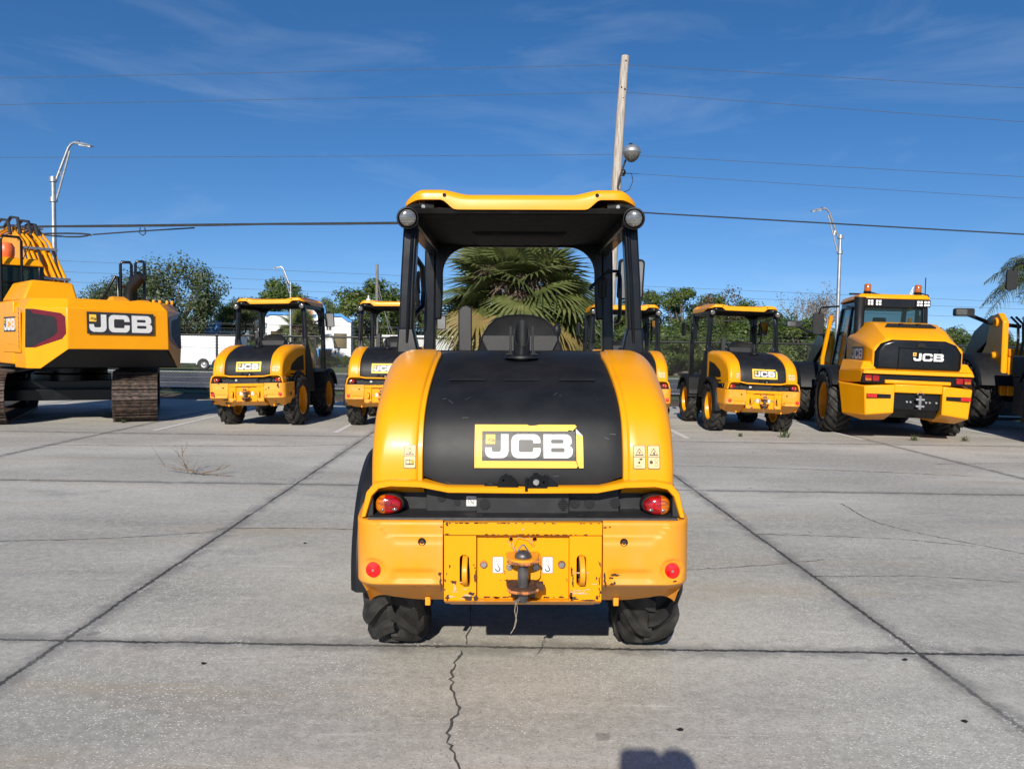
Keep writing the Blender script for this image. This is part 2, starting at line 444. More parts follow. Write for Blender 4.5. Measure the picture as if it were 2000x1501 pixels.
class MB:
    def __init__(self):
        self.v, self.f, self.m = [], [], []

    def add(self, verts, faces, m=0):
        o = len(self.v)
        self.v += [tuple(p) for p in verts]
        for f in faces:
            self.f.append([i + o for i in f])
            self.m.append(m)
        return self

    def box(self, x0, x1, y0, y1, z0, z1, m=0):
        return self.add([(x0, y0, z0), (x1, y0, z0), (x1, y1, z0), (x0, y1, z0), (x0, y0, z1), (x1, y0, z1), (x1, y1, z1), (x0, y1, z1)],
                        [(0, 3, 2, 1), (4, 5, 6, 7), (0, 1, 5, 4), (1, 2, 6, 5), (2, 3, 7, 6), (3, 0, 4, 7)], m)

    def hexa(self, b, t, m=0):
        """Box from a bottom ring and a top ring of points."""
        n = len(b)
        return self.add(list(b) + list(t), [list(range(n))[::-1], list(range(n, 2 * n))]
                        + [(i, (i + 1) % n, n + (i + 1) % n, n + i) for i in range(n)], m)

    def prism(self, loops, axis, a0, a1, m=0, mside=None):
        """Extrude 2-D loops (outer first, then holes). axis 'y': loops are (x,z); 'x': (y,z); 'z': (x,y)."""
        if not isinstance(loops[0][0], (tuple, list)):
            loops = [loops]
        def P(p, a):
            return {'y': (p[0], a, p[1]), 'x': (a, p[0], p[1]), 'z': (p[0], p[1], a)}[axis]
        flat = [p for l in loops for p in l]
        tris = tessellate_polygon([[Vector((p[0], p[1], 0)) for p in l] for l in loops])
        n = len(flat)
        self.add([P(p, a0) for p in flat] + [P(p, a1) for p in flat],
                 [tuple(t) for t in tris] + [tuple(i + n for i in t)[::-1] for t in tris], m)
        k = 0
        base = len(self.v) - 2 * n
        for l in loops:
            for i in range(len(l)):
                j = (i + 1) % len(l)
                self.f.append([base + k + i, base + k + j, base + n + k + j, base + n + k + i])
                self.m.append(m if mside is None else mside)
            k += len(l)
        return self

    def flat(self, loops, fn, m=0, cuts=None):
        """Fill 2-D loops and map each point with fn(u,v) -> xyz; cuts: v values to split along."""
        if not isinstance(loops[0][0], (tuple, list)):
            loops = [loops]
        flat = [p for l in loops for p in l]
        tris = tessellate_polygon([[Vector((p[0], p[1], 0)) for p in l] for l in loops])
        if cuts:
            bm = bmesh.new()
            vs = [bm.verts.new((p[0], p[1], 0)) for p in flat]
            for t in tris:
                try:
                    bm.faces.new([vs[i] for i in t])
                except ValueError:
                    pass
            for c in cuts:
                bmesh.ops.bisect_plane(bm, geom=bm.verts[:] + bm.edges[:] + bm.faces[:], plane_co=(0, c, 0), plane_no=(0, 1, 0))
            bm.verts.index_update()
            self.add([fn(v.co.x, v.co.y) for v in bm.verts], [[v.index for v in f.verts] for f in bm.faces], m)
            bm.free()
            return self
        return self.add([fn(p[0], p[1]) for p in flat], [tuple(t) for t in tris], m)

    def loft(self, rows, m=0, close_u=False, cap0=False, cap1=False):
        n = len(rows[0])
        vs = [p for r in rows for p in r]
        fs = []
        for i in range(len(rows) - 1):
            for j in range(n if close_u else n - 1):
                k = (j + 1) % n
                fs.append((i * n + j, i * n + k, (i + 1) * n + k, (i + 1) * n + j))
        if cap0:
            fs.append(list(range(n))[::-1])
        if cap1:
            fs.append([(len(rows) - 1) * n + j for j in range(n)])
        return self.add(vs, fs, m)

    def tube(self, pts, r, n=8, m=0, caps=True):
        pts = [Vector(p) for p in pts]
        rows = []
        up = None
        for i, p in enumerate(pts):
            a = pts[max(0, i - 1)]
            b = pts[min(len(pts) - 1, i + 1)]
            d = (b - a).normalized()
            if up is None:
                up = d.orthogonal().normalized()
            else:
                up = (up - d * up.dot(d))
                up = up.normalized() if up.length > 1e-6 else d.orthogonal().normalized()
            s = d.cross(up)
            rr = r[i] if isinstance(r, (list, tuple)) else r
            rows.append([p + (up * math.cos(2 * PI * k / n) + s * math.sin(2 * PI * k / n)) * rr for k in range(n)])
        return self.loft(rows, m, True, caps, caps)

    def lathe(self, prof, c, axis='x', n=32, m=0, sx=1.0, caps=False):
        """prof: (radius, offset along axis)."""
        rows = []
        for r, h in prof:
            row = []
            for k in range(n):
                a = 2 * PI * k / n
                u, v = r * math.cos(a), r * math.sin(a)
                if axis == 'x':
                    row.append((c[0] + h * sx, c[1] + u, c[2] + v))
                elif axis == 'y':
                    row.append((c[0] + u, c[1] + h * sx, c[2] + v))
                else:
                    row.append((c[0] + u, c[1] + v, c[2] + h * sx))
            rows.append(row)
        return self.loft(rows, m, True, caps, caps)

    def disc(self, c, r, axis, n=20, m=0, h=0.004):
        return self.lathe([(r, 0), (r, h)], c, axis, n, m, 1.0, True)

    def ellipsoid(self, c, rx, ry, rz, nu=20, nv=12, m=0):
        rows = []
        for i in range(nv + 1):
            a = -PI / 2 + PI * i / nv
            rows.append([(c[0] + rx * max(1e-4, math.cos(a)) * math.cos(2 * PI * k / nu), c[1] + ry * max(1e-4, math.cos(a)) * math.sin(2 * PI * k / nu), c[2] + rz * math.sin(a)) for k in range(nu)])
        return self.loft(rows, m, True, True, True)

    def mirror(self):
        o = MB()
        o.v = [(-p[0], p[1], p[2]) for p in self.v]
        o.f = [f[::-1] for f in self.f]
        o.m = list(self.m)
        return o

    def join(self, o, m=None, off=(0, 0, 0)):
        k = len(self.v)
        self.v += [(p[0] + off[0], p[1] + off[1], p[2] + off[2]) for p in o.v]
        self.f += [[i + k for i in f] for f in o.f]
        self.m += o.m if m is None else [m] * len(o.f)
        return self

    def mesh(self, name, mats, smooth=35, fixn=True):
        me = bpy.data.meshes.new(name)
        me.from_pydata(self.v, [], self.f)
        me.polygons.foreach_set('material_index', self.m)
        if isinstance(mats, str):
            mats = [mats]
        for x in mats:
            me.materials.append(MATS[x])
        if fixn:
            bm = bmesh.new()
            bm.from_mesh(me)
            bmesh.ops.remove_doubles(bm, verts=bm.verts, dist=1e-5)
            bmesh.ops.recalc_face_normals(bm, faces=bm.faces)
            bm.to_mesh(me)
            bm.free()
        if smooth:
            me.shade_smooth()
            me.set_sharp_from_angle(angle=R(smooth))
        me.update()
        return me

    def build(self, name, mats, parent=None, bevel=0, smooth=35, seg=2, fixn=True, bang=35):
        me = self.mesh(name, mats, smooth, fixn)
        o = bpy.data.objects.new(name, me)
        COL.objects.link(o)
        if parent is not None:
            o.parent = parent
        if bevel:
            b = o.modifiers.new('bevel', 'BEVEL')
            b.width = bevel
            b.segments = seg
            b.limit_method = 'ANGLE'
            b.angle_limit = R(bang)
            b.harden_normals = False
        return o


def tag(o, label=None, cat=None, group=None, kind=None):
    for k, x in (('label', label), ('category', cat), ('group', group), ('kind', kind)):
        if x:
            o[k] = x
    return o


def empty(name, loc, rz=0.0, ry=0.0, scale=1.0):
    o = bpy.data.objects.new(name, None)
    COL.objects.link(o)
    o.empty_display_size = 0.3
    o.location = loc
    o.rotation_euler = (0, ry, rz)
    o.scale = (scale,) * 3
    return o


def copy_tree(o, parent=None):
    c = o.copy()
    COL.objects.link(c)
    if parent is not None:
        c.parent = parent
    for ch in list(o.children):
        copy_tree(ch, c)
    return c


def smooth01(x, a, b):
    t = max(0.0, min(1.0, (x - a) / (b - a)))
    return t * t * (3 - 2 * t)


# ------------------------------------------------------------------ lettering (unit height 1)
L_J = [[(0, .44), (.27, .44), (.27, .36)] + arc(.36, .35, .09, 180, 270, 4) + [(.58, .26)] + arc(.58, .35, .09, 270, 360, 4)
       + [(.67, 1), (.99, 1)] + arc(.71, .28, .28, 0, -90, 7) + arc(.28, .28, .28, 270, 180, 7)]
L_C = [[(1.24, .62)] + arc(.96, .72, .28, 0, 90, 7) + arc(.28, .72, .28, 90, 180, 7) + arc(.28, .28, .28, 180, 270, 7)
       + arc(.96, .28, .28, 270, 360, 7) + [(1.24, .42), (.93, .42)] + arc(.85, .33, .08, 0, -90, 4) + arc(.39, .33, .08, 270, 180, 4)
       + arc(.39, .68, .08, 180, 90, 4) + arc(.85, .68, .08, 90, 0, 4) + [(.93, .62)]]
L_B = [[(0, 0)] + arc(.98, .27, .27, 270, 360, 7) + [(1.25, .37), (1.20, .46), (1.10, .515), (1.18, .57), (1.205, .65)]
       + arc(.955, .75, .25, 0, 90, 7) + [(0, 1)],
       rrect(.32, .61, .86, .77, .06), rrect(.32, .25, .90, .42, .06)]


def word(x, y, h, gap=0.13):
    """Loop lists for the three letters, lower left at (x, y), height h."""
    r = []
    cx = x
    for L, wd in ((L_J, .99), (L_C, 1.24), (L_B, 1.25)):
        r.append([[(cx + p[0] * h, y + p[1] * h) for p in lp] for lp in L])
        cx += (wd + gap) * h
    return r


WORD_W = .99 + 1.24 + 1.25 + .26

# ================================================================== compact wheel loader
# local frame: origin on the ground under the rear bumper face, x right, y forward, z up
HP = [(.085, .980), (.088, 1.05), (.100, 1.13), (.125, 1.205), (.165, 1.280), (.235, 1.350), (.335, 1.408), (.45, 1.452), (.62, 1.505), (.83, 1.545), (1.05, 1.560), (1.38, 1.562)]


def dense(pts, n=60):
    """Catmull-Rom resample of a 2-D polyline, evenly by arc length: list of (y, z, ny, nz, s)."""
    P = [Vector(p) for p in pts]
    P = [P[0] * 2 - P[1]] + P + [P[-1] * 2 - P[-2]]
    raw = []
    for i in range(1, len(P) - 2):
        for k in range(12):
            t = k / 12
            a, b, c, d = P[i - 1], P[i], P[i + 1], P[i + 2]
            raw.append(0.5 * ((2 * b) + (c - a) * t + (2 * a - 5 * b + 4 * c - d) * t * t + (3 * b - a - 3 * c + d) * t ** 3))
    raw.append(P[-2])
    S_ = [0]
    for i in range(1, len(raw)):
        S_.append(S_[-1] + (raw[i] - raw[i - 1]).length)
    out = []
    j = 0
    for k in range(n + 1):
        s = S_[-1] * k / n
        while j < len(S_) - 2 and S_[j + 1] < s:
            j += 1
        t = (s - S_[j]) / max(1e-9, S_[j + 1] - S_[j])
        p = raw[j].lerp(raw[j + 1], min(1, max(0, t)))
        d = (raw[j + 1] - raw[j]).normalized()
        out.append((p.x, p.y, -d.y, d.x, s))
    return out


HD = dense(HP)


def hood_at(s):
    for i in range(len(HD) - 1):
        if HD[i + 1][4] >= s or i == len(HD) - 2:
            a, b = HD[i], HD[i + 1]
            t = (s - a[4]) / (b[4] - a[4])
            return tuple(a[k] + (b[k] - a[k]) * t for k in range(4))


def hood_s(z):
    for a, b in zip(HD, HD[1:]):
        if b[1] >= z:
            return a[4] + (b[4] - a[4]) * (z - a[1]) / (b[1] - a[1])
    return HD[-1][4]


XI = .432


def xk(z, y=0.0):
    k = 1 - .03 * smooth01(z, 1.25, 1.55)
    return k * max(1.0, (3.2 + y) / 4.05)




def hood_xo(y):
    return .652 + .062 * max(0.0, y) / 1.38


def hood_map(off):
    def fn(u, s):
        y, z, ny, nz = hood_at(s)
        return (u, y + ny * off, z + nz * off)
    return fn


def logo(off, mapper, x0, y0, wd, ht, peeled, border=True, bw=.016):
    """The maker's badge as layered film; returns MB with slots white, black, yellow."""
    m = MB()
    cuts = [y0 + ht * k / 8 for k in range(1, 8)]
    x1, y1 = x0 + wd, y0 + ht
    if border:
        bx, by = wd * .068, ht * .16
        ix0, ix1, iy0, iy1 = x0 + bx, x1 - bx * 1.05, y0 + by, y1 - by
        if peeled:
            ra = random.Random(4)
            m.flat([[(x0, y0), (x1 - .030, y0), (x1 - .024, y0 + .008), (ix1, iy0), (ix0, iy0), (ix0, iy1), (x1 - .066, iy1), (x1 - .060, iy1 + .006), (x1 - .044, iy1 + .002),
                     (x1 - .036, y1 - .018), (x1 - .026, y1 - .009), (x1 - .034, y1), (x0 + .28, y1), (x0 + .262, y1 - .004), (x0 + .238, y1 - .005), (x0 + .225, y1), (x0, y1)]], mapper(off), 2, cuts)
            m.flat([[(x1 - .018, y0), (x1, y0), (x1 - .001, y0 + .135), (x1 - .030, y0 + .143), (x1 - .030, iy0)]], mapper(off + .0015), 2, cuts)
            m.flat([[(x1 - .001, y0 + .135), (x1 - .030, y0 + .143), (x1 - .031, y0 + .168), (x1 - .024, y0 + .160)]], mapper(off + .006), 0, cuts)
        else:
            m.flat([[(x0, y0), (x1, y0), (x1, y1), (x0, y1)], [(ix0, iy0), (ix1, iy0), (ix1, iy1), (ix0, iy1)]], mapper(off), 2, cuts)
    else:
        ix0, ix1, iy0, iy1 = x0, x1, y0, y1
    m.flat([rrect(ix0 + .002 * wd, iy0, ix1, iy1, ht * .02)], mapper(off + .0016), 1, cuts)
    h = (iy1 - iy0) * .80
    sc = (ix1 - ix0) * .935 / (WORD_W * h)
    lx = ix0 + (ix1 - ix0) * .035
    ly = iy0 + (iy1 - iy0) * .09
    for loops in word(0, 0, h):
        m.flat([[(lx + p[0] * sc, ly + p[1]) for p in lp] for lp in loops], mapper(off + .0034), 0, cuts)
    # the little square emblem over the J
    q = h * .40
    ex0, ey0 = lx + .002, ly + h * .585
    m.flat([[(ex0, ey0), (ex0 + q * sc * 1.0, ey0), (ex0 + q * sc, ey0 + q), (ex0, ey0 + q)]], mapper(off + .0034), 2, cuts)
    eh = q * .32
    for loops in word(0, 0, eh, .2):
        m.flat([[(ex0 + q * sc * .17 + (p[0] + p[1] * .12) * sc * .62, ey0 + q * .36 + p[1] - p[0] * .16) for p in lp] for lp in loops], mapper(off + .005), 1, None)
    if peeled:
        for i, (a, b, c, d) in enumerate([(.36, .80, .012, .008), (.42, .81, .012, .006), (.725, .78, .016, .010), (.50, .80, .006, .010)]):
            m.flat([blotch(x0 + a * wd, y0 + b * ht, c, d, 40 + i, 9)], mapper(off + .005), 1)
    return m


def flat_map(fx, fy, fz):
    """mapper factory for flat decals: (u,v) -> origin + u*ax + v*ay + off*n."""
    def mk(off):
        def fn(u, v):
            return tuple(Vector(fx) + Vector(fy) * u + Vector(fz) * v + Vector(fy).cross(Vector(fz)) * off)
        return fn
    return mk


def warning_sticker(m, mapper, off, x0, y0, wd, ht, variant):
    """Slots: 0 beige, 1 black, 2 yellow."""
    m.flat([rrect(x0, y0, x0 + wd, y0 + ht, wd * .12)], mapper(off), 1)
    g = wd * .05
    m.flat([rrect(x0 + g, y0 + g, x0 + wd - g, y0 + ht - g, wd * .10)], mapper(off + .0006), 0)
    cx = x0 + wd / 2
    ty, th, tw = y0 + ht * .57, ht * .32, wd * .36
    m.flat([[(cx - tw, ty), (cx + tw, ty), (cx, ty + th)]], mapper(off + .0012), 1)
    m.flat([[(cx - tw * .74, ty + th * .13), (cx + tw * .74, ty + th * .13), (cx, ty + th * .80)]], mapper(off + .0018), 0)
    m.flat([blotch(cx + .001, ty + th * .32, tw * .75, th * .42, 70 + variant, 11)], mapper(off + .0024), 1)
    m.flat([[(x0 + g, y0 + ht * .505), (x0 + wd - g, y0 + ht * .505), (x0 + wd - g, y0 + ht * .52), (x0 + g, y0 + ht * .52)]], mapper(off + .0012), 1)
    if variant == 0:      # open manual
        bx, by, bw_, bh = x0 + wd * .15, y0 + ht * .15, wd * .68, ht * .26
        m.flat([[(bx, by), (bx + bw_, by), (bx + bw_, by + bh * .8), (bx + bw_ / 2, by + bh * .9), (bx, by + bh * .8)],
                [(bx + .003, by + .004), (bx + bw_ / 2 - .0012, by + .006), (bx + bw_ / 2 - .0012, by + bh * .8), (bx + .003, by + bh * .72)],
                [(bx + bw_ / 2 + .0012, by + .006), (bx + bw_ - .003, by + .004), (bx + bw_ - .003, by + bh * .72), (bx + bw_ / 2 + .0012, by + bh * .8)]], mapper(off + .0012), 1)
        m.flat([circ(bx + bw_ * .85, by + bh * .5, wd * .16, 12)], mapper(off + .0018), 2)
    elif variant == 1:    # hand and arrows over a line
        m.flat([blotch(cx + wd * .12, y0 + ht * .42, wd * .45, ht * .10, 81, 11)], mapper(off + .0012), 1)
        m.flat([blotch(cx, y0 + ht * .27, wd * .26, ht * .15, 82, 9)], mapper(off + .0012), 1)
        m.flat([[(x0 + wd * .2, y0 + ht * .12), (x0 + wd * .65, y0 + ht * .12), (x0 + wd * .65, y0 + ht * .135), (x0 + wd * .2, y0 + ht * .135)]], mapper(off + .0012), 1)
    else:                 # belt rings and hand
        for dy in (.39, .19):
            m.flat([circ(x0 + wd * .70, y0 + ht * dy, wd * .15, 14), circ(x0 + wd * .70, y0 + ht * dy, wd * .125, 14)], mapper(off + .0012), 1)
        m.flat([circ(x0 + wd * .28, y0 + ht * .29, wd * .14, 14)], mapper(off + .0012), 1)


def wheel_mesh(rad, hw, rim_r, nl, lug_h, style):
    """Tyre with shaped lugs (returned first) and dished rim; axle along x, outer side at +x."""
    t = MB()
    rc = rad - lug_h
    prof = [(rim_r, -hw * .70), (rim_r + .015, -hw * .80), (rim_r + (rc - rim_r) * .45, -hw * .99), (rc - .05, -hw * .96), (rc - .014, -hw * .86), (rc, -hw * .6), (rc + .004, 0),
            (rc, hw * .6), (rc - .014, hw * .86), (rc - .05, hw * .96), (rim_r + (rc - rim_r) * .45, hw * .99), (rim_r + .015, hw * .80), (rim_r, hw * .70)]
    t.lathe(prof, (0, 0, 0), 'x', 48)
    rnd = random.Random(11)
    for side in (-1, 1):
        for k in range(nl):
            a0 = 2 * PI * (k + (0.5 if side > 0 else 0)) / nl
            rows = []
            ns = 6
            for i in range(ns + 1):
                q = i / ns
                if style == 'block':
                    x = side * (-.012 + (hw * 1.0 + .012) * q)
                    a = a0 + (.34 * q - .05 * math.sin(q * 5)) * (0.5 / rad)
                    wa = (.030 + .016 * math.sin(q * PI * .9 + .3)) / rad
                else:
                    x = side * (.01 + (hw * 1.0 - .01) * q)
                    a = a0 - (.62 * q) * (0.36 / rad)
                    wa = (.030 + .010 * q) / rad
                drop = .050 * max(0, (q - .72) / .28) ** 2
                top = rad - drop - .004 * q
                lo = top - lug_h - .012
                row = []
                for aa, rr in ((a - wa * 1.15, lo), (a - wa * .85, top), (a + wa * .85, top), (a + wa * 1.15, lo)):
                    row.append((x, rr * math.sin(aa), rr * math.cos(aa)))
                rows.append(row)
            t.loft(rows, 0, True, True, True)
    r = MB()
    rp = [(rim_r + .012, hw * .74), (rim_r + .012, hw * .80), (rim_r - .012, hw * .80), (rim_r - .022, hw * .66), (rim_r - .03, -hw * .02), (rim_r * .84, -hw * .12), (rim_r * .58, -hw * .06),
          (rim_r * .50, hw * .20), (rim_r * .30, hw * .24), (.001, hw * .26)]
    r.lathe(rp, (0, 0, 0), 'x', 36)
    r.lathe([(rim_r + .012, -hw * .74), (rim_r + .012, -hw * .80), (rim_r - .012, -hw * .80), (rim_r - .025, -hw * .5), (rim_r - .05, -hw * .1), (.001, -hw * .1)], (0, 0, 0), 'x', 36)
    for k in range(8):
        a = 2 * PI * k / 8
        r.lathe([(.011, 0), (.011, .02)], (-hw * .09, rim_r * .68 * math.sin(a), rim_r * .68 * math.cos(a)), 'x', 6, 0, 1, True)
    return t, r


def fender(x0, x1, yc, zc, rad, a0, a1, lip=.05):
    m = MB()
    rows = []
    n = 22
    for i in range(n + 1):
        a = R(a0 + (a1 - a0) * i / n)
        c, s = math.cos(a), math.sin(a)
        pts = [(x0, rad), (x1 - .03, rad), (x1, rad - .03), (x1, rad - lip - .02), (x1 - .015, rad - lip - .02), (x1 - .02, rad - .035), (x1 - .04, rad - .018), (x0, rad - .018)]
        rows.append([(x, yc + c * r, zc + s * r) for x, r in pts])
    m.loft(rows, 0, True, True, True)
    return m


def bumper_corner():
    """Right corner casting; plan curve swept over height rows with embossing."""
    x0 = .338
    plan = [(x0 + (.600 - x0) * i / 22, .0) for i in range(23)]
    plan += [(.600 + .118 * math.sin(R(a)), .135 - .135 * math.cos(R(a))) for a in range(8, 81, 8)]
    plan += [(.722, .16), (.732, .25), (.744, .36), (.752, .50)]
    n = len(plan)
    nr = []
    for i, p in enumerate(plan):
        a, b = plan[max(0, i - 1)], plan[min(n - 1, i + 1)]
        d = Vector((b[0] - a[0], b[1] - a[1])).normalized()
        nr.append((d.y, -d.x))
    zs = [(.853, .035), (.851, .012), (.845, .003), (.838, 0)]
    zs += [(.838 - .252 * i / 34, 0) for i in range(1, 35)]
    zs += [(.582, .003), (.577, .010), (.568, .026), (.525, .110), (.455, .248), (.405, .348)]
    rows = []
    for z, ins in zs:
        row = []
        for (x, y), (nx, ny) in zip(plan, nr):
            d = 0.0
            if y < .02:
                lx = x - x0
                # raised crease: upper strip pressed in, slanting up at the outer end
                zc = .782 + max(0, (x - .575)) * 1.6
                d += .008 * smooth01(z, zc, zc + .008) * smooth01(.62 - x, 0, .02)
                zc2 = .752 + max(0, (x - .545)) * 1.7
                d += .006 * smooth01(z, zc2 - .004, zc2 + .016) * (1 - smooth01(z, zc - .004, zc + .004)) * 0.8
                # long shallow scoop low on the face
                d += .010 * smooth01(z, .588, .606) * (1 - smooth01(z, .628, .655)) * smooth01(x, .36, .38) * (1 - smooth01(x, .53, .56))
                rr = math.hypot(x - .632, z - .643)
                d += .012 * (1 - smooth01(rr, .040, .052))
            else:
                rr = math.hypot(x - .632, z - .643)
                d += .012 * (1 - smooth01(rr, .040, .052))
            i2 = ins
            lift = (0.015 * smooth01(x, .46, .64) + .040 * smooth01(x, .60, .725)) * smooth01(.60 - z, .01, .15)
            row.append((x - nx * i2 * .12 * (1 if x > x0 + .03 else 0), y - ny * (i2 + d), z + lift))
        rows.append(row)
    m = MB()
    m.loft(rows)
    # back closing of top and inner cheek
    top = rows[0]
    m.add([top[0], top[-1], (top[-1][0] - .05, .50, top[-1][2]), (x0, .50, top[0][2])] + list(top[1:-1]), [[0] + list(range(4, 4 + n - 2)) + [1, 2, 3]])
    bot = rows[-1]
    m.add([bot[0], bot[-1], (bot[-1][0] - .05, .50, bot[-1][2]), (x0, .50, bot[0][2])] + list(bot[1:-1]), [[0] + list(range(4, 4 + n - 2)) + [1, 2, 3]])
    inner = [r[0] for r in rows]
    m.add(inner + [(x0, .3, .853)], [list(range(len(inner) + 1))])
    return m


def chips(m, slot, fy, spec):
    for i, (x, z, w_, h_) in enumerate(spec):
        m.flat([blotch(x, z, w_, h_, int(x * 9000 + z * 700) + i)], lambda u, v: (u, fy(u, v), v), slot)


def make_compact_loader():
    root = empty('wheel_loader', (0, 0, 0))
    cx = .0

    # ---- hood: black centre panel
    m = MB()
    rows = []
    for (y, z, ny, nz, s) in HD:
        cr = .012 * smooth01(abs(s - hood_s(1.425)), .0, .03) - .012      # shallow crease across the top
        row = []
        for k in range(25):
            x = (-XI + 2 * XI * k / 24) * xk(z, y)
            e = .012 + (.0 if 0 < k < 24 else .006)
            crown = .014 * (1 - (k / 12 - 1) ** 2)
            o = crown - e + cr * .5
            zz = z
            row.append((x, y + ny * o, z + nz * o))
        rows.append(row)
    # clip the two lower corners diagonally
    for i, r_ in enumerate(rows):
        for k in range(25):
            x = abs(r_[k][0])
            zmin = .992 + .035 * smooth01(x, .325, .44)
            if r_[k][2] < zmin:
                r_[k] = (r_[k][0], r_[k][1] + .002, zmin)
    m.loft(rows)
    s0 = hood_s(1.425)
    for c, hwid in ((-.255, .085), (0.0, .085), (.255, .085)):             # three raised louvres
        rws = []
        for (ds, o) in ((-.012, .0), (-.006, .0035), (.006, .0045), (.012, .0)):
            rws.append([hood_map(o + .002)(c - hwid + 2 * hwid * k / 8, s0 + ds + .02) for k in range(9)])
        m.loft(rws)
    hood = m.build('hood_panel', 'black_plastic', root, smooth=40)

    # scratches and dust on the black hood
    sc = MB()
    rs = random.Random(3)
    for i in range(14):
        x, s = rs.uniform(-.38, .38), rs.uniform(hood_s(1.0), hood_s(1.38))
        ln, a = rs.uniform(.006, .03), rs.uniform(-.9, .9)
        wv = rs.uniform(.0005, .0011)
        dx, ds = math.cos(a) * ln, math.sin(a) * ln
        sc.flat([[(x, s), (x + dx, s + ds), (x + dx, s + ds + wv), (x, s + wv)]], hood_map(.0045), 0)
    sc.build('scratch_marks', 'cable_grey', hood, smooth=0, fixn=False)

    b = logo(.010, lambda o: (lambda u, s, f=hood_map(o): f(u, s)), -.208, hood_s(1.065), .468, hood_s(1.243) - hood_s(1.065), True)
    badge = b.build('badge', ['white_decal', 'decal_black', 'yellow_decal'], root, smooth=0, fixn=False)

    # ---- yellow side panels
    def side_panel():
        m = MB()
        rows = []
        edge = []
        for (y, z, ny, nz, s) in HD:
            rr = .055 + .055 * smooth01(z, 1.05, 1.45)
            xo = hood_xo(y)
            cols = [(XI, -.03), (XI, -.006), (XI + .003, -.002), (XI + .020, -.002), (XI + .026, .006), (XI + .032, .008)]
            kk = XI * (1 - xk(z, y))
            pts = [(x - kk, y + ny * o, z + nz * o) for x, o in cols]
            xa = xo - rr
            for k in range(1, 5):
                x = XI - kk + .032 + (xa - XI + kk - .032) * k / 4
                pts.append((x, y + ny * .008, z + nz * .008))
            for k in range(1, 10):
                a = PI / 2 * k / 9
                o = .008 - rr * (1 - math.cos(a))
                yy = y + ny * o
                pts.append((min(xa + rr * math.sin(a), hood_xo(yy)), yy, z + nz * o))
            edge.append(pts[-1])
            rows.append(pts)
        m.loft(rows)
        e = [p for p in edge]
        lowf = (hood_xo(1.36), 1.36, .945)
        lowr = (hood_xo(.16), .16, .945)
        m.add(e + [lowf, lowr], [list(range(len(e) + 2))])
        # underside and front end closing
        m.add([rows[0][0], rows[0][9], lowr, (XI, .16, .945)], [(0, 1, 2, 3)])
        fr = rows[-1]
        m.add(list(fr) + [lowf, (XI, 1.36, .945)], [list(range(len(fr) + 2))])
        return m

    def side_grille():
        m = MB()
        def px(y): return hood_xo(y) + .002
        def P(lp, dx, slot):
            m.flat([lp], lambda u, v: (px(u) + dx, u, v), slot)
        P([(1.26, 1.36), (.94, 1.315), (.62, 1.20), (.545, 1.145), (.52, 1.075), (.60, 1.06), (1.27, 1.045)], .001, 0)
        P([(1.235, 1.335), (.95, 1.292), (.64, 1.185), (.575, 1.14), (.555, 1.095), (.62, 1.082), (1.245, 1.068)], .003, 1)
        P([(.50, 1.012), (1.24, .992), (1.24, .963), (.50, .985)], .002, 1)
        return m

    spm = side_panel()
    for s in (1, -1):
        sp = (spm if s > 0 else spm.mirror()).build('side_panel', 'yellow', root, smooth=38)
        g = side_grille()
        (g if s > 0 else g.mirror()).build('side_grille', ['black_paint', 'black_plastic'], sp, smooth=0)
        hm = lambda o: (lambda u, v, f=hood_map(o): f(u, v))
        sv = hood_s(1.062)
        if s < 0:
            k = MB()
            warning_sticker(k, hm, .0105, -.512, sv, .052, .100, 0)
            k.build('warning_sticker', ['beige_sticker', 'decal_black', 'yellow'], sp, smooth=0, fixn=False)
        else:
            for j, xx in enumerate((.474, .536)):
                k = MB()
                warning_sticker(k, hm, .0105, xx, sv, .053, .100, 1 + j)
                k.build('warning_sticker', ['beige_sticker', 'decal_black', 'yellow'], sp, smooth=0, fixn=False)

    # ---- yellow trim round the light recess
    lo_ = [(-.668, .862), (-.640, .950), (-.610, .980), (-.56, .989), (-.43, .984), (-.315, .962), (.0, .960)]
    up_ = [(-.690, .862), (-.668, .965), (-.635, 1.005), (-.57, 1.018), (-.45, 1.016), (-.325, .992), (.0, .990)]
    lo_ = lo_ + [(-x, z) for x, z in lo_[-2::-1]]
    up_ = up_ + [(-x, z) for x, z in up_[-2::-1]]
    m = MB()
    rws = []
    for y, k in ((.26, .0), (.060, .0), (.046, .0015), (.040, .005)):
        rws.append([(a[0] + (b_[0] - a[0]) * k / .03, y, a[1] + (b_[1] - a[1]) * k / .03) for a, b_ in zip(lo_, up_)])
    for y, k in ((.040, .006), (.046, .0015), (.060, .0), (.26, .0)):
        rws.append([(b_[0] + (a[0] - b_[0]) * k / .03, y, b_[1] + (a[1] - b_[1]) * k / .03) for a, b_ in zip(lo_, up_)])
    m.loft(rws, 0, False)
    m.build('hood_trim', 'yellow', root, smooth=50)

    # ---- black light panel in the recess
    m = MB()
    m.box(-.63, .63, .17, .20, .83, 1.03)
    m.box(-.42, .42, .135, .17, .84, .965)
    m.box(-.20, .20, .105, .135, .84, .962)
    m.hexa([(-.21, .055, .968), (.21, .055, .968), (.23, .20, .968), (-.23, .20, .968)], [(-.165, .06, .990), (.165, .06, .990), (.18, .20, .994), (-.18, .20, .994)])
    m.hexa([(-.66, .03, .848), (.66, .03, .848), (.66, .2, .848), (-.66, .2, .848)], [(-.655, .034, .862), (.655, .034, .862), (.655, .2, .874), (-.655, .2, .874)])
    for x in (-.18, .25):
        m.disc((x, .075, .863), .016, 'z', 12)
    m.box(-.666, -.640, .06, .20, .86, .96)
    m.box(.640, .666, .06, .20, .86, .96)
    lp = m.build('light_panel', 'black_dusty', root, bevel=.004, smooth=30)
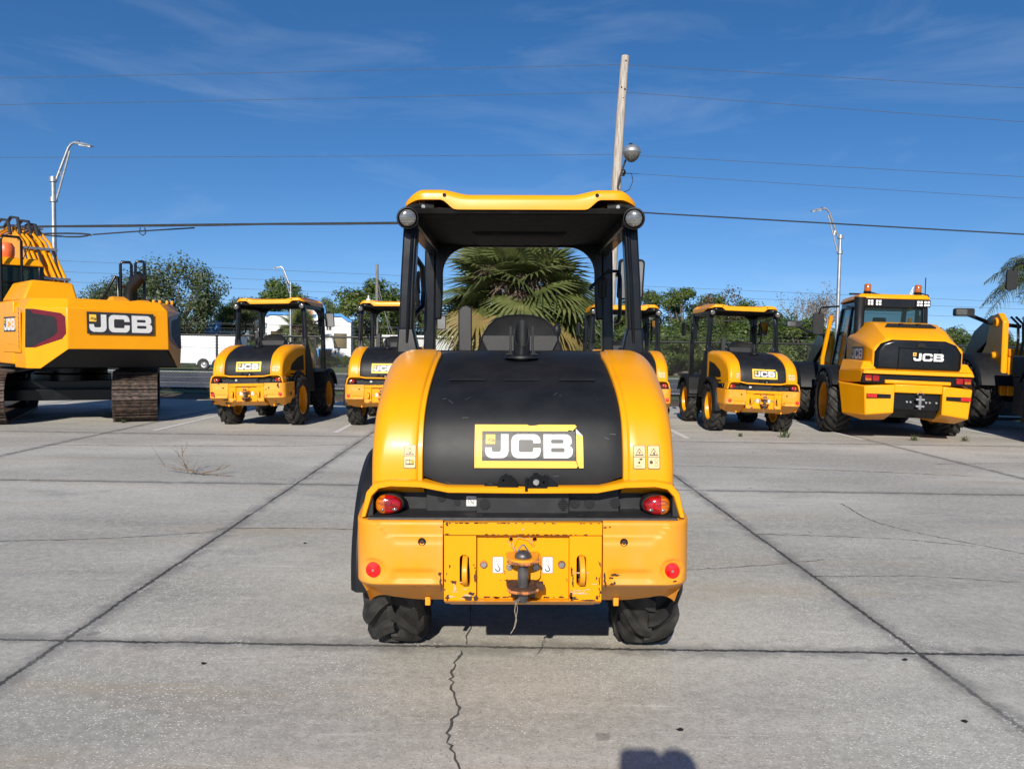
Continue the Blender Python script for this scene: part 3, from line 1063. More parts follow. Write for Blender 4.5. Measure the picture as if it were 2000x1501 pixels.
    for (x, z, r_, y) in ((-.355, .925, .017, .133), (-.286, .905, .014, .133), (-.165, .905, .023, .101), (.228, .905, .023, .133), (.292, .905, .023, .133), (.405, .905, .022, .133)):
        MB().disc((x, y - .003, z), r_, 'y', 18, 0, .004).build('blanking_plug', 'black_plastic', lp, smooth=30)
    d = MB()
    for k, wd in enumerate((.018, .034, .044, .044, .034, .018)):
        d.box(.155 - wd / 2 + .02, .155 + wd / 2 + .02, .099, .106, .878 + k * .0095, .882 + k * .0095)
    d.box(.173, .177, .100, .106, .878, .93)
    d.build('vent_slots', 'black_hole', lp, smooth=0)
    k = MB()
    k.prism(rrect(-.246, .890, -.202, .934, .004), 'y', .1315, .1345, 0)
    k.flat([[(-.238, .905), (-.212, .905), (-.212, .920), (-.238, .920)], [(-.2365, .9065), (-.2135, .9065), (-.2135, .9185), (-.2365, .9185)]], lambda u, v: (u, .1308, v), 1)
    k.flat([[(-.236, .926), (-.214, .897), (-.2125, .8985), (-.2345, .9275)]], lambda u, v: (u, .1304, v), 1)
    k.build('battery_sticker', ['white_decal', 'decal_black'], lp, smooth=0)

    # ---- oval tail lights, amber outboard and red inboard
    for s in (-1, 1):
        X, Z = s * .575, .907
        h = MB()
        h.lathe([(.066, .05), (.066, .02), (.062, .008), (.001, .006)], (0, 0, 0), 'y', 24)
        h.v = [(X + p[0] * .98, .085 + p[1], Z + p[2] * .70) for p in h.v]
        tl = h.build('tail_light', 'black_plastic', root, smooth=40)
        for nm, mt, sgn in (('amber_lens', 'amber_lens', s), ('red_lens', 'red_lens', -s)):
            rows = []
            for i in range(13):
                t = i / 12
                u = t if sgn > 0 else -t
                wdt = .062 * math.sqrt(max(0.0, 1 - t * t)) if True else 0
                row = []
                for j in range(17):
                    a = PI * j / 16
                    hz = math.cos(a)
                    dep = math.sin(a)
                    zz = hz * .0415 * math.sqrt(max(0, 1 - t ** 2.3))
                    yy = -.034 * (dep ** .55) * math.sqrt(max(0, 1 - t ** 2.6))
                    row.append((X + s * .016 + u * (.043 if sgn == s else .073) + 0, .086 + yy, Z + zz))
                rows.append(row)
            lm = MB().loft(rows)
            lm.build(nm, mt, tl, smooth=70)
        q = MB()
        q.ellipsoid((X + s * .024, .054, Z - .018), .008, .004, .007, 10, 6)
        q.ellipsoid((X - s * .028, .053, Z - .016), .011, .004, .007, 10, 6)
        q.build('bulb', 'chrome_glass', tl)

    # ---- latch brackets above the panel
    m = MB()
    m.prism([[(-.11, .985), (-.105, 1.012), (-.095, 1.035), (-.080, 1.042), (-.072, 1.052), (-.066, 1.041), (-.05, 1.040), (-.026, 1.018), (-.018, .985)], circ(-.083, 1.018, .005, 10)], 'y', .045, .052)
    m.prism([[(.020, .985), (.020, 1.015), (.030, 1.034), (.040, 1.040), (.046, 1.052), (.062, 1.054), (.070, 1.043), (.084, 1.040), (.092, 1.046), (.104, 1.034), (.104, .985)],
             circ(.056, 1.010, .0165, 18), circ(.088, 1.011, .005, 10)], 'y', .040, .048)
    m.box(-.165, -.10, .06, .08, .975, 1.0)
    m.hexa([(-.165, .05, .972), (-.02, .05, .972), (-.02, .12, .972), (-.165, .12, .972)], [(-.10, .055, .992), (-.03, .055, 1.0), (-.03, .12, 1.0), (-.10, .12, .992)])
    m.hexa([(.104, .05, .972), (.17, .05, .972), (.17, .12, .972), (.104, .12, .972)], [(.104, .055, 1.04), (.120, .055, 1.024), (.12, .12, 1.024), (.104, .12, 1.04)])
    m.box(.008, .02, .03, .09, .975, 1.03)
    m.lathe([(.014, 0), (.014, .03)], (.056, .052, 1.010), 'y', 14, 1, 1, True)
    m.build('latch_bracket', ['black_paint', 'steel'], root, bevel=.002)

    # ---- bumper
    cm = bumper_corner()
    for s in (1, -1):
        q = MB().join(cm if s > 0 else cm.mirror())
        q.m = [0] * len(q.m)
        ch = [(.345, .83, .02, .008), (.365, .832, .012, .006), (.345, .62, .010, .05), (.349, .585, .014, .04)]
        if s > 0:
            ch += [(.386, .628, .055, .016), (.372, .615, .03, .010), (.377, .588, .026, .016), (.388, .592, .014, .02), (.345, .60, .012, .03), (.640, .602, .024, .010)]
        else:
            ch = [(-.345, .83, .02, .006), (-.350, .628, .020, .030), (-.346, .60, .012, .06), (-.344, .57, .010, .05), (-.40, .577, .02, .004), (-.46, .576, .03, .004)]
        for i, (x, z, w_, h_) in enumerate(ch):
            q.flat([blotch(x, z, w_, h_, 200 + i * 7 + (50 if s > 0 else 0))], lambda u, v: (u, -.0015, v), 1)
        bc = q.build('bumper_corner', ['yellow_faded', 'rust'], root, smooth=28, fixn=True)
        rf = MB()
        rf.lathe([(.0001, -.011), (.010, -.011), (.031, -.006), (.033, .006)], (s * .632, .012, .643), 'y', 28)
        rf.lathe([(.0001, -.003), (.005, -.003), (.006, .0)], (s * .632, .001, .643), 'y', 10, 1)
        rf.build('reflector', ['red_reflector', 'steel'], bc)
        bo = MB()
        bo.lathe([(.0165, -.002), (.0165, .001), (.011, .004), (.001, .004)], (s * .425, -.001, .766), 'y', 20, 0)
        bo.lathe([(.009, -.004), (.009, .006), ], (s * .425, .001, .766), 'y', 6, 1, 1, True)
        bo.build('bolt', ['black_hole', 'rust'], bc)
        tabm = MB().box(s * .43 - .012, s * .43 + .012, .26, .285, .405, .45)
        tabm.build('tow_tab', 'yellow_faded', bc, bevel=.003)

    m = MB()
    c = .0
    m.box(-.333, .333, -.004, .12, .796, .848)
    for s in (-1, 1):
        xa, xb = (s * .333, s * .197) if s < 0 else (s * .197, s * .333)
        xs = s * .247
        m.prism([[(xa, .512), (xb, .512), (xb, .795), (xa, .795)], rrect(xs - .020, .575, xs + .020, .708, .018)], 'y', .010, .045)
        m.box(xs - .03, xs + .03, .09, .095, .56, .72, 2)
    m.prism([[(-.196, .512), (.196, .512), (.196, .795), (-.196, .795)], circ(-.051, .766, .0095, 14), circ(.051, .766, .0095, 14)], 'y', .038, .06)
    m.box(-.08, .08, .061, .063, .75, .78, 2)
    m.hexa([(-.333, .075, .478), (.333, .075, .478), (.333, .3, .478), (-.333, .3, .478)], [(-.333, .004, .511), (.333, .004, .511), (.333, .3, .511), (-.333, .3, .511)])
    m.hexa([(-.32, .22, .425), (.32, .22, .425), (.32, .4, .425), (-.32, .4, .425)], [(-.333, .10, .477), (.333, .10, .477), (.333, .4, .477), (-.333, .4, .477)])
    rs = random.Random(8)
    for i in range(26):      # chipped paint along edges of lip and plates
        x = rs.uniform(-.32, .32)
        m.flat([blotch(x, .846, rs.uniform(.006, .03), .007, 300 + i, 9)], lambda u, v: (u, -.0055, v), 1)
    for i in range(34):
        x = rs.gauss(.05, .13)
        if abs(x) < .32:
            m.flat([blotch(x, .7985, rs.uniform(.006, .024), .007, 340 + i, 9)], lambda u, v: (u, -.0055, v), 1)
    for i in range(22):
        x = rs.uniform(-.19, .19)
        m.flat([blotch(x, .516 + rs.uniform(0, .004), rs.uniform(.01, .04), .010, 380 + i, 10)], lambda u, v: (u, .0365, v), 1)
    for (x, z, w_, h_) in ((-.288, .590, .030, .020), (-.296, .594, .03, .008), (-.232, .526, .07, .030), (-.215, .540, .04, .024), (-.200, .52, .02, .05), (-.318, .525, .022, .03), (-.202, .61, .012, .05),
                           (.214, .522, .05, .024), (.205, .530, .02, .05), (.212, .60, .012, .08), (.206, .64, .01, .05), (.315, .528, .015, .03), (.324, .60, .008, .05), (.27, .515, .08, .010), (-.32, .842, .02, .02), (-.32, .80, .03, .008)):
        m.flat([blotch(x, z, w_, h_, int(abs(x) * 1000 + z * 500))], lambda u, v: (u, .0085 if v < .79 else -.0055, v), 1)
    for (x, z, w_, h_) in ((-.288, .560, .018, .045), (.245, .545, .09, .016), (.23, .558, .05, .008), (-.235, .535, .05, .012), (.25, .632, .10, .008), (.0, .822, .018, .012)):
        m.flat([blotch(x, z, w_, h_, int(abs(x) * 2000 + z * 900) + 5, 18)], lambda u, v: (u, .0078 if v < .79 else -.0056, v), 3)
    rs = random.Random(19)
    for i in range(40):      # rust creeping round the hitch and the lower plate edges
        a = rs.uniform(0, 2 * PI)
        x, z = .0 + math.cos(a) * rs.uniform(.06, .10), .60 + math.sin(a) * rs.uniform(.07, .11)
        if z > .52:
            m.flat([blotch(x, z, rs.uniform(.004, .014), rs.uniform(.004, .012), 500 + i, 9)], lambda u, v: (u, .0366, v), 1)
    for i in range(30):
        s_ = rs.choice((-1, 1))
        x = s_ * rs.choice((.203, .325)) + rs.gauss(0, .006)
        m.flat([blotch(x, rs.uniform(.52, .68), rs.uniform(.004, .012), rs.uniform(.006, .03), 560 + i, 10)], lambda u, v: (u, .0086, v), 1)
    for i in range(12):
        s_ = rs.choice((-1, 1))
        m.flat([blotch(s_ * rs.uniform(.21, .31), rs.uniform(.515, .60), rs.uniform(.015, .05), rs.uniform(.003, .008), 600 + i, 10)], lambda u, v: (u, .0074, v), 3)
    hp = m.build('hitch_panel', ['yellow', 'rust', 'black_hole', 'scratched'], root, bevel=.004, smooth=25, bang=60)
    for s in (-1, 1):
        e = MB()
        xs = s * .247 + (.004 if s < 0 else .002)
        outer = [(.05 - .105 * math.sin(R(a)) ** .8, .640 + .066 * math.cos(R(a))) for a in range(0, 181, 15)]
        inner = [(.05 - .075 * math.sin(R(a)) ** .8, .640 + .042 * math.cos(R(a))) for a in range(180, -1, -15)]
        e.prism([outer + inner], 'x', xs - .011, xs + .011)
        e.build('lifting_eye', 'yellow_worn', hp, bevel=.003)
        b_ = MB()
        b_.lathe([(.017, 0), (.017, .004)], (s * .166, .0335, .660), 'y', 20, 0, 1, True)
        b_.lathe([(.0125, -.010), (.0135, -.006), (.0135, 0)], (s * .166, .034, .660), 'y', 6, 1, 1, True)
        b_.build('bolt', ['rust_orange', 'steel'], hp, smooth=30)
        k = MB()
        xx = s * .106
        k.prism(rrect(xx - .023, .622, xx + .023, .694, .004), 'y', .0362, .0375, 1)
        k.flat([rrect(xx - .0215, .6235, xx + .0215, .6925, .0035)], lambda u, v: (u, .0355, v), 0)
        k.flat([circ(xx, .672, .015, 20), circ(xx, .672, .0141, 20)], lambda u, v: (u, .0349, v), 2)
        k.flat([[(xx - .004, .660), (xx + .004, .660), (xx + .004, .674), (xx + .009, .674), (xx, .684), (xx - .009, .674), (xx - .004, .674)],
                [(xx - .003, .661), (xx - .003, .675), (xx - .0065, .675), (xx, .682), (xx + .0065, .675), (xx + .003, .675), (xx + .003, .661)]], lambda u, v: (u, .0349, v), 2)
        hk = [(xx + .007 * math.cos(R(a)), .640 + .007 * math.sin(R(a))) for a in range(-190, 61, 25)] + [(xx, .655)]
        hk += [(xx + .003, .655)] + [(xx + .011 * math.cos(R(a)), .6395 + .0105 * math.sin(R(a))) for a in range(55, -196, -25)]
        k.flat([hk], lambda u, v: (u, .0349, v), 1)
        k.build('hook_sticker', ['white_decal', 'decal_black', 'cable_grey'], hp, smooth=0)

    # ---- tow hitch with pin
    m = MB()
    m.prism([rrect(-.075, .600, .075, .716, .02), circ(-.056, .655, .014, 12), circ(.056, .655, .014, 12)], 'y', .012, .036, 1)
    for z0, thick in ((.694, .022), (.575, .020)):
        ol = [(-.070, .02)] + [(.060 * math.cos(R(a)), -.055 + .055 * math.sin(R(a))) for a in range(180, 361, 15)] + [(.070, .02)]
        m.prism([ol], 'z', z0, z0 + thick, 0 if z0 < .6 else 1)
    m.prism([[(.02, .603), (-.10, .592), (-.06, .55), (.02, .53)]], 'x', -.05, .05, 0)
    m.box(.055, .085, -.06, -.02, .578, .606, 0)
    for i in range(16):
        a = R(195 + 10 * i)
        for z in (.586, .705):
            mx = Matrix.Rotation(a, 4, 'Z')
            m.ellipsoid((.061 * math.cos(a), -.055 + .056 * math.sin(a), z - .004), .009, .004, .007, 7, 5, 2)
    for s in (-1, 1):
        m.lathe([(.014, -.006), (.014, .01)], (s * .056, .012, .655), 'y', 6, 3, 1, True)
    th = m.build('tow_hitch', ['rust', 'yellow_worn', 'rust_orange', 'steel'], hp, bevel=.003, smooth=30, bang=50)
    p = MB()
    p.lathe([(.0215, .545), (.0225, .55), (.0225, .715), (.034, .717), (.036, .723), (.031, .736), (.015, .745), (.001, .746)], (0, -.058, 0), 'z', 20)
    p.lathe([(.020, .545), (.018, .530), (.001, .528)], (0, -.058, 0), 'z', 16)
    p.tube([(-.025, -.062, .735), (-.016, -.066, .755), (-.004, -.066, .770), (.004, -.066, .770), (.016, -.064, .752), (.026, -.058, .735)], .0038, 6, 1)
    p.tube([(-.034, -.085, .540), (-.012, -.07, .546), (.02, -.055, .553)], .006, 6, 1)
    p.build('hitch_pin', ['dark_steel', 'steel'], th, smooth=40)
    p = MB()
    p.tube([(-.030, -.07, .742), (-.060, -.03, .770), (-.052, .01, .800), (-.02, .02, .808), (.02, .02, .795), (.045, .0, .76)], .0012, 5)
    p.tube([(-.030, -.06, .742), (-.045, -.02, .765), (-.02, .01, .785), (.02, .01, .775), (.04, .0, .752)], .0012, 5)
    p.tube([(-.030, -.085, .54), (-.034, -.085, .50), (-.026, -.082, .46), (-.034, -.08, .43), (-.05, -.08, .405)], .0016, 5)
    p.tube([(-.028, -.085, .54), (-.022, -.085, .51), (-.028, -.082, .47), (-.038, -.08, .425)], .0013, 5)
    p.build('hitch_string', 'string', th)

    # ---- chassis, lower body and axles
    m = MB()
    m.box(-.32, .32, .25, 3.3, .50, .80)
    m.box(-.55, .55, .9, 1.05, .42, .56)
    m.box(-.55, .55, 2.85, 3.0, .42, .56)
    for y in (.97, 2.92):
        m.lathe([(.09, -.62), (.09, .62)], (0, y, .48), 'x', 14, 0, 1, True)
        m.ellipsoid((0, y, .48), .2, .2, .17, 16, 10)
    for s in (-1, 1):
        xa, xb = sorted((s * .60, s * .712))
        m.box(xa, xb, .30, .60, .62, .94)
    m.build('chassis', 'black_paint', root, bevel=.01)

    # ---- cab base beside and ahead of the hood
    m = MB()
    for s in (-1, 1):
        ol = [(1.385, .60), (1.385, 1.55), (1.50, 1.585), (1.62, 1.56), (1.80, 1.22), (1.95, .80), (1.95, .60)]
        xa, xb = sorted((s * .60, s * .73))
        m.prism([ol], 'x', xa, xb)
    m.box(-.62, .62, 1.385, 1.56, .9, 1.565)
    m.box(-.62, .62, 1.56, 2.62, .60, .72)
    m.hexa([(-.45, 2.55, .70), (.45, 2.55, .70), (.45, 2.78, .70), (-.45, 2.78, .70)], [(-.35, 2.52, 1.48), (.35, 2.52, 1.48), (.32, 2.66, 1.52), (-.32, 2.66, 1.52)])
    m.build('cab_base', 'black_plastic', root, bevel=.015)

    # ---- wheels
    tyre, rim = wheel_mesh(.485, .150, .27, 14, .040, 'block')
    tme = tyre.mesh('wheel', 'rubber', 24)
    rme = rim.mesh('rim', 'yellow', 35)
    for i, (y, s) in enumerate(((.97, 1), (.97, -1), (2.92, 1), (2.92, -1))):
        o = bpy.data.objects.new('wheel', tme)
        COL.objects.link(o)
        o.parent = root
        o.location = (s * .648, y, .478)
        o.rotation_euler = (R(7 + 31 * i), 0, 0 if s > 0 else PI)
        r_ = bpy.data.objects.new('rim', rme)
        COL.objects.link(r_)
        r_.parent = o

    # ---- fenders
    fm = fender(.47, .805, .97, .48, .575, 48, 186)
    ff = fender(.45, .835, 2.92, .48, .575, 20, 165, .07)
    fl = fender(.47, .815, .97, .48, .575, 48, 186)
    fm = fender(.47, .735, .97, .48, .575, 48, 186)
    for s in (1, -1):
        (fm if s > 0 else fl.mirror()).build('rear_fender', 'black_plastic', root, smooth=40)
        q = MB().join(ff)
        q.box(.47, .822, 2.40, 2.47, .56, .98)
        (q if s > 0 else q.mirror()).build('front_fender', 'black_plastic', root, bevel=.006, smooth=40)

    # ---- loader arm and carriage ahead
    m = MB()
    for s in (-1, 1):
        xa, xb = sorted((s * .20, s * .30))
        m.prism([[(2.75, 1.25), (2.95, 1.42), (3.45, 1.15), (4.05, .45), (3.95, .32), (3.35, .85), (2.75, 1.0)]], 'x', xa, xb)
        xa, xb = sorted((s * .30, s * .36))
        m.prism([[(2.55, .6), (2.62, 1.42), (2.95, 1.5), (3.1, 1.2), (3.2, .6)]], 'x', xa, xb)
    m.build('loader_arm', 'yellow', root, bevel=.01)
    m = MB()
    m.hexa([(-.55, 3.95, .15), (.55, 3.95, .15), (.55, 4.1, .15), (-.55, 4.1, .15)], [(-.55, 3.9, .75), (.55, 3.9, .75), (.55, 4.02, .75), (-.55, 4.02, .75)])
    m.build('tool_carriage', 'black_paint', root, bevel=.01)

    # ---- exhaust
    m = MB()
    ey, r_ = .70, .041
    zb = 1.49
    n = 24
    rows = []
    for z_, f in ((zb, 0), (zb + .10, 0), (1.655, 1)):
        rows.append([(r_ * math.cos(2 * PI * k / n), ey + r_ * math.sin(2 * PI * k / n), z_ + f * 1.0 * r_ * math.sin(2 * PI * k / n) * 1.7) for k in range(n)])
    rin = [(p[0] * .80, ey + (p[1] - ey) * .80, p[2] - .001) for p in rows[-1]]
    rows.append(rin)
    rows.append([(p[0] * .80, ey + (p[1] - ey) * .80, 1.56) for p in rows[0]])
    m.loft(rows, 0, True)
    m.v[-n:] = [(p[0], p[1], 1.56) for p in m.v[-n:]]
    m.add([m.v[-n + k] for k in range(n)], [list(range(n))], 1)
    m.lathe([(.088, 0), (.084, .012), (.06, .018), (.044, .018)], (0, ey, 1.528), 'z', 28)
    for s in (-1, 1):
        m.box(s * .056 - .006, s * .056 + .006, ey + .0, ey + .03, 1.53, 1.69)
        m.box(s * .062 - .018, s * .062 + .018, ey - .04, ey + .03, 1.546, 1.553)
        m.lathe([(.007, 0), (.007, .008)], (s * .066, ey - .028, 1.553), 'z', 6, 0, 1, True)
    m.build('exhaust_pipe', ['black_plastic', 'black_hole'], root, bevel=.002, smooth=35)

    # ---- canopy posts, frame and roof
    RY0, RY1 = 1.40, 2.86
    for s in (-1, 1):
        m = MB()
        def ring(x, y, wx, wy, z):
            return [(s * (x - wx), y, z), (s * x, y, z), (s * x, y + wy, z), (s * (x - wx), y + wy, z)]
        m.loft([ring(.735, RY0 + .02, .085, .10, 1.55), ring(.722, RY0 + .035, .085, .10, 1.95), ring(.700, RY0 + .06, .085, .10, 2.38)], 0, True, True, True)
        m.loft([ring(.690, RY0 + .005, .022, .03, 1.60), ring(.676, RY0 + .018, .022, .03, 1.95), ring(.655, RY0 + .045, .022, .03, 2.33)], 0, True, True, True)
        m.hexa(ring(.742, RY0, .135, .12, 1.545), ring(.735, RY0 + .02, .092, .10, 1.70))
        m.build('rear_post', 'black_paint', root, bevel=.012, smooth=40)
        m = MB()
        m.loft([ring(.735, RY1 - .10, .095, .09, 1.0), ring(.735, RY1 - .10, .085, .09, 1.56), ring(.725, RY1 - .08, .085, .09, 2.38)], 0, True, True, True)
        m.build('front_post', 'black_paint', root, bevel=.012, smooth=40)
    m = MB()
    op = arc(.385, 2.155, .203, 0, 90, 8) + arc(-.385, 2.155, .203, 90, 180, 8)
    m.prism([[(-.66, 1.80), (-.66, 2.40), (.66, 2.40), (.66, 1.80), (.60, 1.80)] + [(.588, 2.0)] + op + [(-.588, 2.0), (-.60, 1.80)]], 'y', RY1 - .07, RY1 - .03)
    for s in (-1, 1):
        xa, xb = sorted((s * .61, s * .70))
        m.box(xa, xb, RY0 + .05, RY1 - .03, 2.30, 2.38)
    m.build('canopy_frame', 'black_paint', root, bevel=.012, smooth=40)

    m = MB()
    m.hexa([(-.66, RY0 + .02, 2.372), (.66, RY0 + .02, 2.372), (.62, RY1 - .02, 2.372), (-.62, RY1 - .02, 2.372)], [(-.67, RY0 + .01, 2.41), (.67, RY0 + .01, 2.41), (.66, RY1, 2.41), (-.66, RY1, 2.41)])
    m.hexa([(-.30, 2.15, 2.355), (.30, 2.15, 2.355), (.30, 2.6, 2.345), (-.30, 2.6, 2.345)], [(-.33, 2.1, 2.371), (.33, 2.1, 2.371), (.33, 2.65, 2.371), (-.33, 2.65, 2.371)])
    m.build('ceiling', 'ceiling_black', root, bevel=.008)

    # roof shell: perimeter rows
    per = []
    hw_, y0, y1, rc = .700, RY0, RY1 + .12, .13
    yr = 2.0
    npt = 60
    pl = []
    for i in range(61):
        pl.append((-(hw_ - rc) + 2 * (hw_ - rc) * i / 60, y0))
    pl += arc(hw_ - rc, y0 + rc, rc, -90, 0, 10)[1:]
    pl += [(hw_, y0 + rc + (y1 - y0 - 2 * rc) * i / 12) for i in range(1, 13)]
    pl += arc(hw_ - rc, y1 - rc, rc, 0, 90, 8)[1:]
    pl += [(hw_ - rc - 2 * (hw_ - rc) * i / 12, y1) for i in range(1, 13)]
    pl += arc(-hw_ + rc, y1 - rc, rc, 90, 180, 8)[1:]
    pl += [(-hw_, y1 - rc - (y1 - y0 - 2 * rc) * i / 12) for i in range(1, 13)]
    pl += arc(-hw_ + rc, y0 + rc, rc, 180, 270, 10)[1:-1]

    def ztop(x, y):
        a = abs(x)
        h = 2.470 + .028 * smooth01(a, .30, .47) - .055 * smooth01(a, .56, .71) ** 2
        return h + .022 + .02 * smooth01(y, RY0, RY0 + .6)

    def zbot(x, y):
        a = abs(x)
        z = 2.392 + .060 * smooth01(a, .385, .475) - .026 * smooth01(a, .60, .71)
        f = smooth01(y, RY0 + .25, RY0 + .6)
        return z * (1 - f) + 2.372 * f

    def inset(p, d):
        v = Vector((p[0], p[1]))
        c_ = Vector((max(-hw_ + rc, min(hw_ - rc, p[0])), max(y0 + rc, min(y1 - rc, p[1]))))
        dd = (c_ - v)
        return v + dd.normalized() * min(d, dd.length * .999) if dd.length > 1e-6 else v
    rows = []
    for d, kz in ((.03, -.5), (.006, -.01), (.0, .06), (.0, .55), (.006, .80), (.022, .95), (.05, 1.0), (.12, 1.02)):
        row = []
        for p in pl:
            q = inset(p, d)
            zt, zb_ = ztop(p[0], p[1]), zbot(p[0], p[1])
            z = zb_ + (zt - zb_) * kz if kz >= 0 else zb_ + .004
            if kz < 0:
                z = zb_ + .006
            row.append((q.x, q.y, z))
        rows.append(row)
    # centre of the roof: shrink towards the middle line
    for k in (.35, .7, .97):
        row = []
        for p in rows[7]:
            x, y = p[0] * (1 - k * .02), p[1] + (2.15 - p[1]) * k
            row.append((x, y, ztop(x, y) + .012 * k))
        rows.append(row)
    m = MB()
    m.loft(rows, 0, True, False, True)
    rf = m.build('canopy_roof', 'yellow', root, smooth=50)
    q = MB()
    for s in (-1, 1):
        q.disc((s * .452, RY0 - .003, 2.482), .0115, 'y', 16, 0, .006)
    q.build('mounting_hole', 'black_hole', rf)

    # ---- work lights under the roof corners
    for s in (-1, 1):
        m = MB()
        X, Y, Z = s * .672, RY0 + .0, 2.345
        m.lathe([(.057, -.052), (.064, -.050), (.065, -.030), (.060, .0), (.045, .045), (.02, .065), (.001, .066)], (0, 0, 0), 'y', 26)
        m.tube([(0, .0, .055), (-s * .05, .03, .075), (-s * .11, .05, .075)], .016, 8)
        m.box(min(-s * .16, -s * .07), max(-s * .16, -s * .07), .03, .07, .045, .095)
        m.lathe([(.014, .015), (.014, .03)], (-s * .095, 0, .072), 'y', 6, 1, 1, True)
        m.hexa([(-.05 - s * .24, .02, .03), (.05 - s * .24, .02, .03), (.05 - s * .24, .1, .03), (-.05 - s * .24, .1, .03)], [(-.02 - s * .2, .02, .07), (.02 - s * .2, .02, .07), (.02 - s * .2, .1, .07), (-.02 - s * .2, .1, .07)])
        wl = m.build('work_light', ['black_plastic', 'steel'], root, bevel=.002, smooth=40)
        wl.location = (X, Y, Z)
        wl.rotation_euler = (R(6), 0, R(-s * 10))
        l_ = MB().lathe([(.001, -.060), (.028, -.058), (.044, -.053), (.049, -.047)], (0, 0, 0), 'y', 26)
        l_.build('lens', 'chrome_glass', wl, smooth=60)

    # ---- seat, console, steering wheel
    m = MB()
    m.box(-.24, .24, 1.72, 2.2, 1.10, 1.24)
    m.box(-.30, .30, 1.6, 2.2, .72, 1.10)
    seat = m.build('seat', 'seat_vinyl', root, bevel=.03)
    m = MB()
    bk = [(-.27, 1.50), (-.262, 1.58), (-.235, 1.66), (-.20, 1.72), (-.15, 1.765), (-.08, 1.785), (.0, 1.79)]
    bk = bk + [(-x, z) for x, z in bk[-2::-1]]
    def ringb(y, k, dz=0):
        return [(x * k, y, 1.5 + (z - 1.5) * k + dz) for x, z in bk] + [(.27 * k, y, 1.2), (-.27 * k, y, 1.2)]
    m.loft([ringb(1.59, .94), ringb(1.575, .985), ringb(1.60, 1.0), ringb(1.70, 1.0), ringb(1.73, .95)], 0, True, True, True)
    m.prism([[(-.232, 1.63), (-.225, 1.655), (.225, 1.655), (.232, 1.63), (.20, 1.565), (-.20, 1.565)]], 'y', 1.568, 1.59)
    m.build('backrest', 'seat_vinyl', seat, smooth=60)
    m = MB()
    m.prism([[(-.385, 1.4), (-.385, 1.815), (-.37, 1.835), (-.325, 1.845), (-.305, 1.835), (-.303, 1.4)]], 'y', 1.60, 1.70)
    m.build('armrest', 'seat_vinyl', seat, bevel=.012)
    m = MB()
    m.tube([(.23, 2.15, 1.15), (.26, 2.12, 1.50), (.26, 2.12, 1.66)], .018, 8)
    m.ellipsoid((.26, 2.12, 1.70), .03, .03, .05, 12, 8)
    m.box(.30, .42, 1.75, 2.25, .9, 1.42)
    m.build('control_console', 'black_plastic', root, bevel=.01)
    m = MB()
    ringp = [(.19 * math.cos(2 * PI * k / 24), 2.40 + .16 * math.sin(2 * PI * k / 24), 1.66 + .09 * math.sin(2 * PI * k / 24)) for k in range(25)]
    m.tube(ringp, .016, 8)
    for a in (90, 210, 330):
        m.tube([(0, 2.40, 1.64), (.19 * math.cos(R(a)), 2.40 + .16 * math.sin(R(a)), 1.66 + .09 * math.sin(R(a)))], .012, 6)
    m.tube([(0, 2.40, 1.64), (0, 2.52, 1.40)], .03, 10)
    m.build('steering_wheel', 'black_plastic', root, smooth=50)

    # ---- mirrors and grab rails at the front posts
    for s in (-1, 1):
        m = MB()
        if s > 0:
            m.prism([rrect(-.10, -.155, .10, .155, .03, 5)], 'y', 0, .04)
            m.tube([(-.09, .03, .06), (-.17, .04, .06), (-.205, .04, .03), (-.21, .04, -.03)], .012, 8)
            m.tube([(-.21, .04, .0), (-.21, .04, -.14)], .032, 10)
            m.tube([(-.21, .04, .02), (-.30, -.02, -.04), (-.33, -.04, -.07)], .013, 8)
        else:
            m.prism([rrect(-.09, -.145, .09, .145, .03, 5)], 'y', 0, .04)
            m.tube([(.08, .03, -.03), (.18, -.02, -.04), (.22, -.06, -.08)], .013, 8)
        mr = m.build('mirror', 'black_plastic', root, bevel=.006)
        mr.location = (.865, 2.74, 2.105) if s > 0 else (-.83, 2.98, 2.03)
        mr.rotation_euler = (R(11), 0, R(6)) if s > 0 else (0, 0, R(100))
        g = MB().prism([rrect(-.085, -.14, .085, .14, .02, 5)], 'y', -.004, -.001) if s > 0 else MB().prism([rrect(-.075, -.13, .075, .13, .02, 5)], 'y', -.004, -.001)
        g.build('mirror_glass', 'mirror_glass', mr)
    for s in (-1, 1):
        m = MB()
        x = s * .755
        y = RY1 - .12
        zt, zb_ = 2.14, 1.78
        p = [(x, y, zt), (x, y - .12, zt), (x, y - .165, zt - .045), (x, y - .175, zt - .12), (x, y - .175, zb_ + .1), (x, y - .15, zb_ + .03), (x, y - .08, zb_), (x, y, zb_)]
        m.tube(p, .016, 8)
        m.build('grab_rail', 'black_paint', root, smooth=50)
        m = MB()
        if s < 0:
            p = [(s * .70, RY0 + .12, 2.15), (s * .655, RY0 + .22, 2.145), (s * .620, RY0 + .30, 2.09), (s * .612, RY0 + .32, 1.95), (s * .618, RY0 + .31, 1.84), (s * .655, RY0 + .22, 1.79), (s * .71, RY0 + .12, 1.785)]
            m.tube(p, .018, 8)
            m.build('grab_rail', 'black_paint', root, smooth=50)
            m = MB()
            p = [(s * .70, RY0 + .12, 2.06), (s * .66, RY0 + .20, 2.055), (s * .64, RY0 + .24, 1.99), (s * .635, RY0 + .25, 1.92)]
            m.tube(p, .011, 8)
            m.build('grab_rail', 'black_paint', root, smooth=50)
    return root, badge

# ================================================================== the ground
def sheet(name, pts, z, mat, kind='structure', sub=1):
    m = MB()
    m.flat([pts], lambda u, v: (u, v, z))
    o = m.build(name, mat, None, smooth=0)
    tag(o, kind=kind)
    return o


EDGE = 21.6                      # far edge of the concrete lot


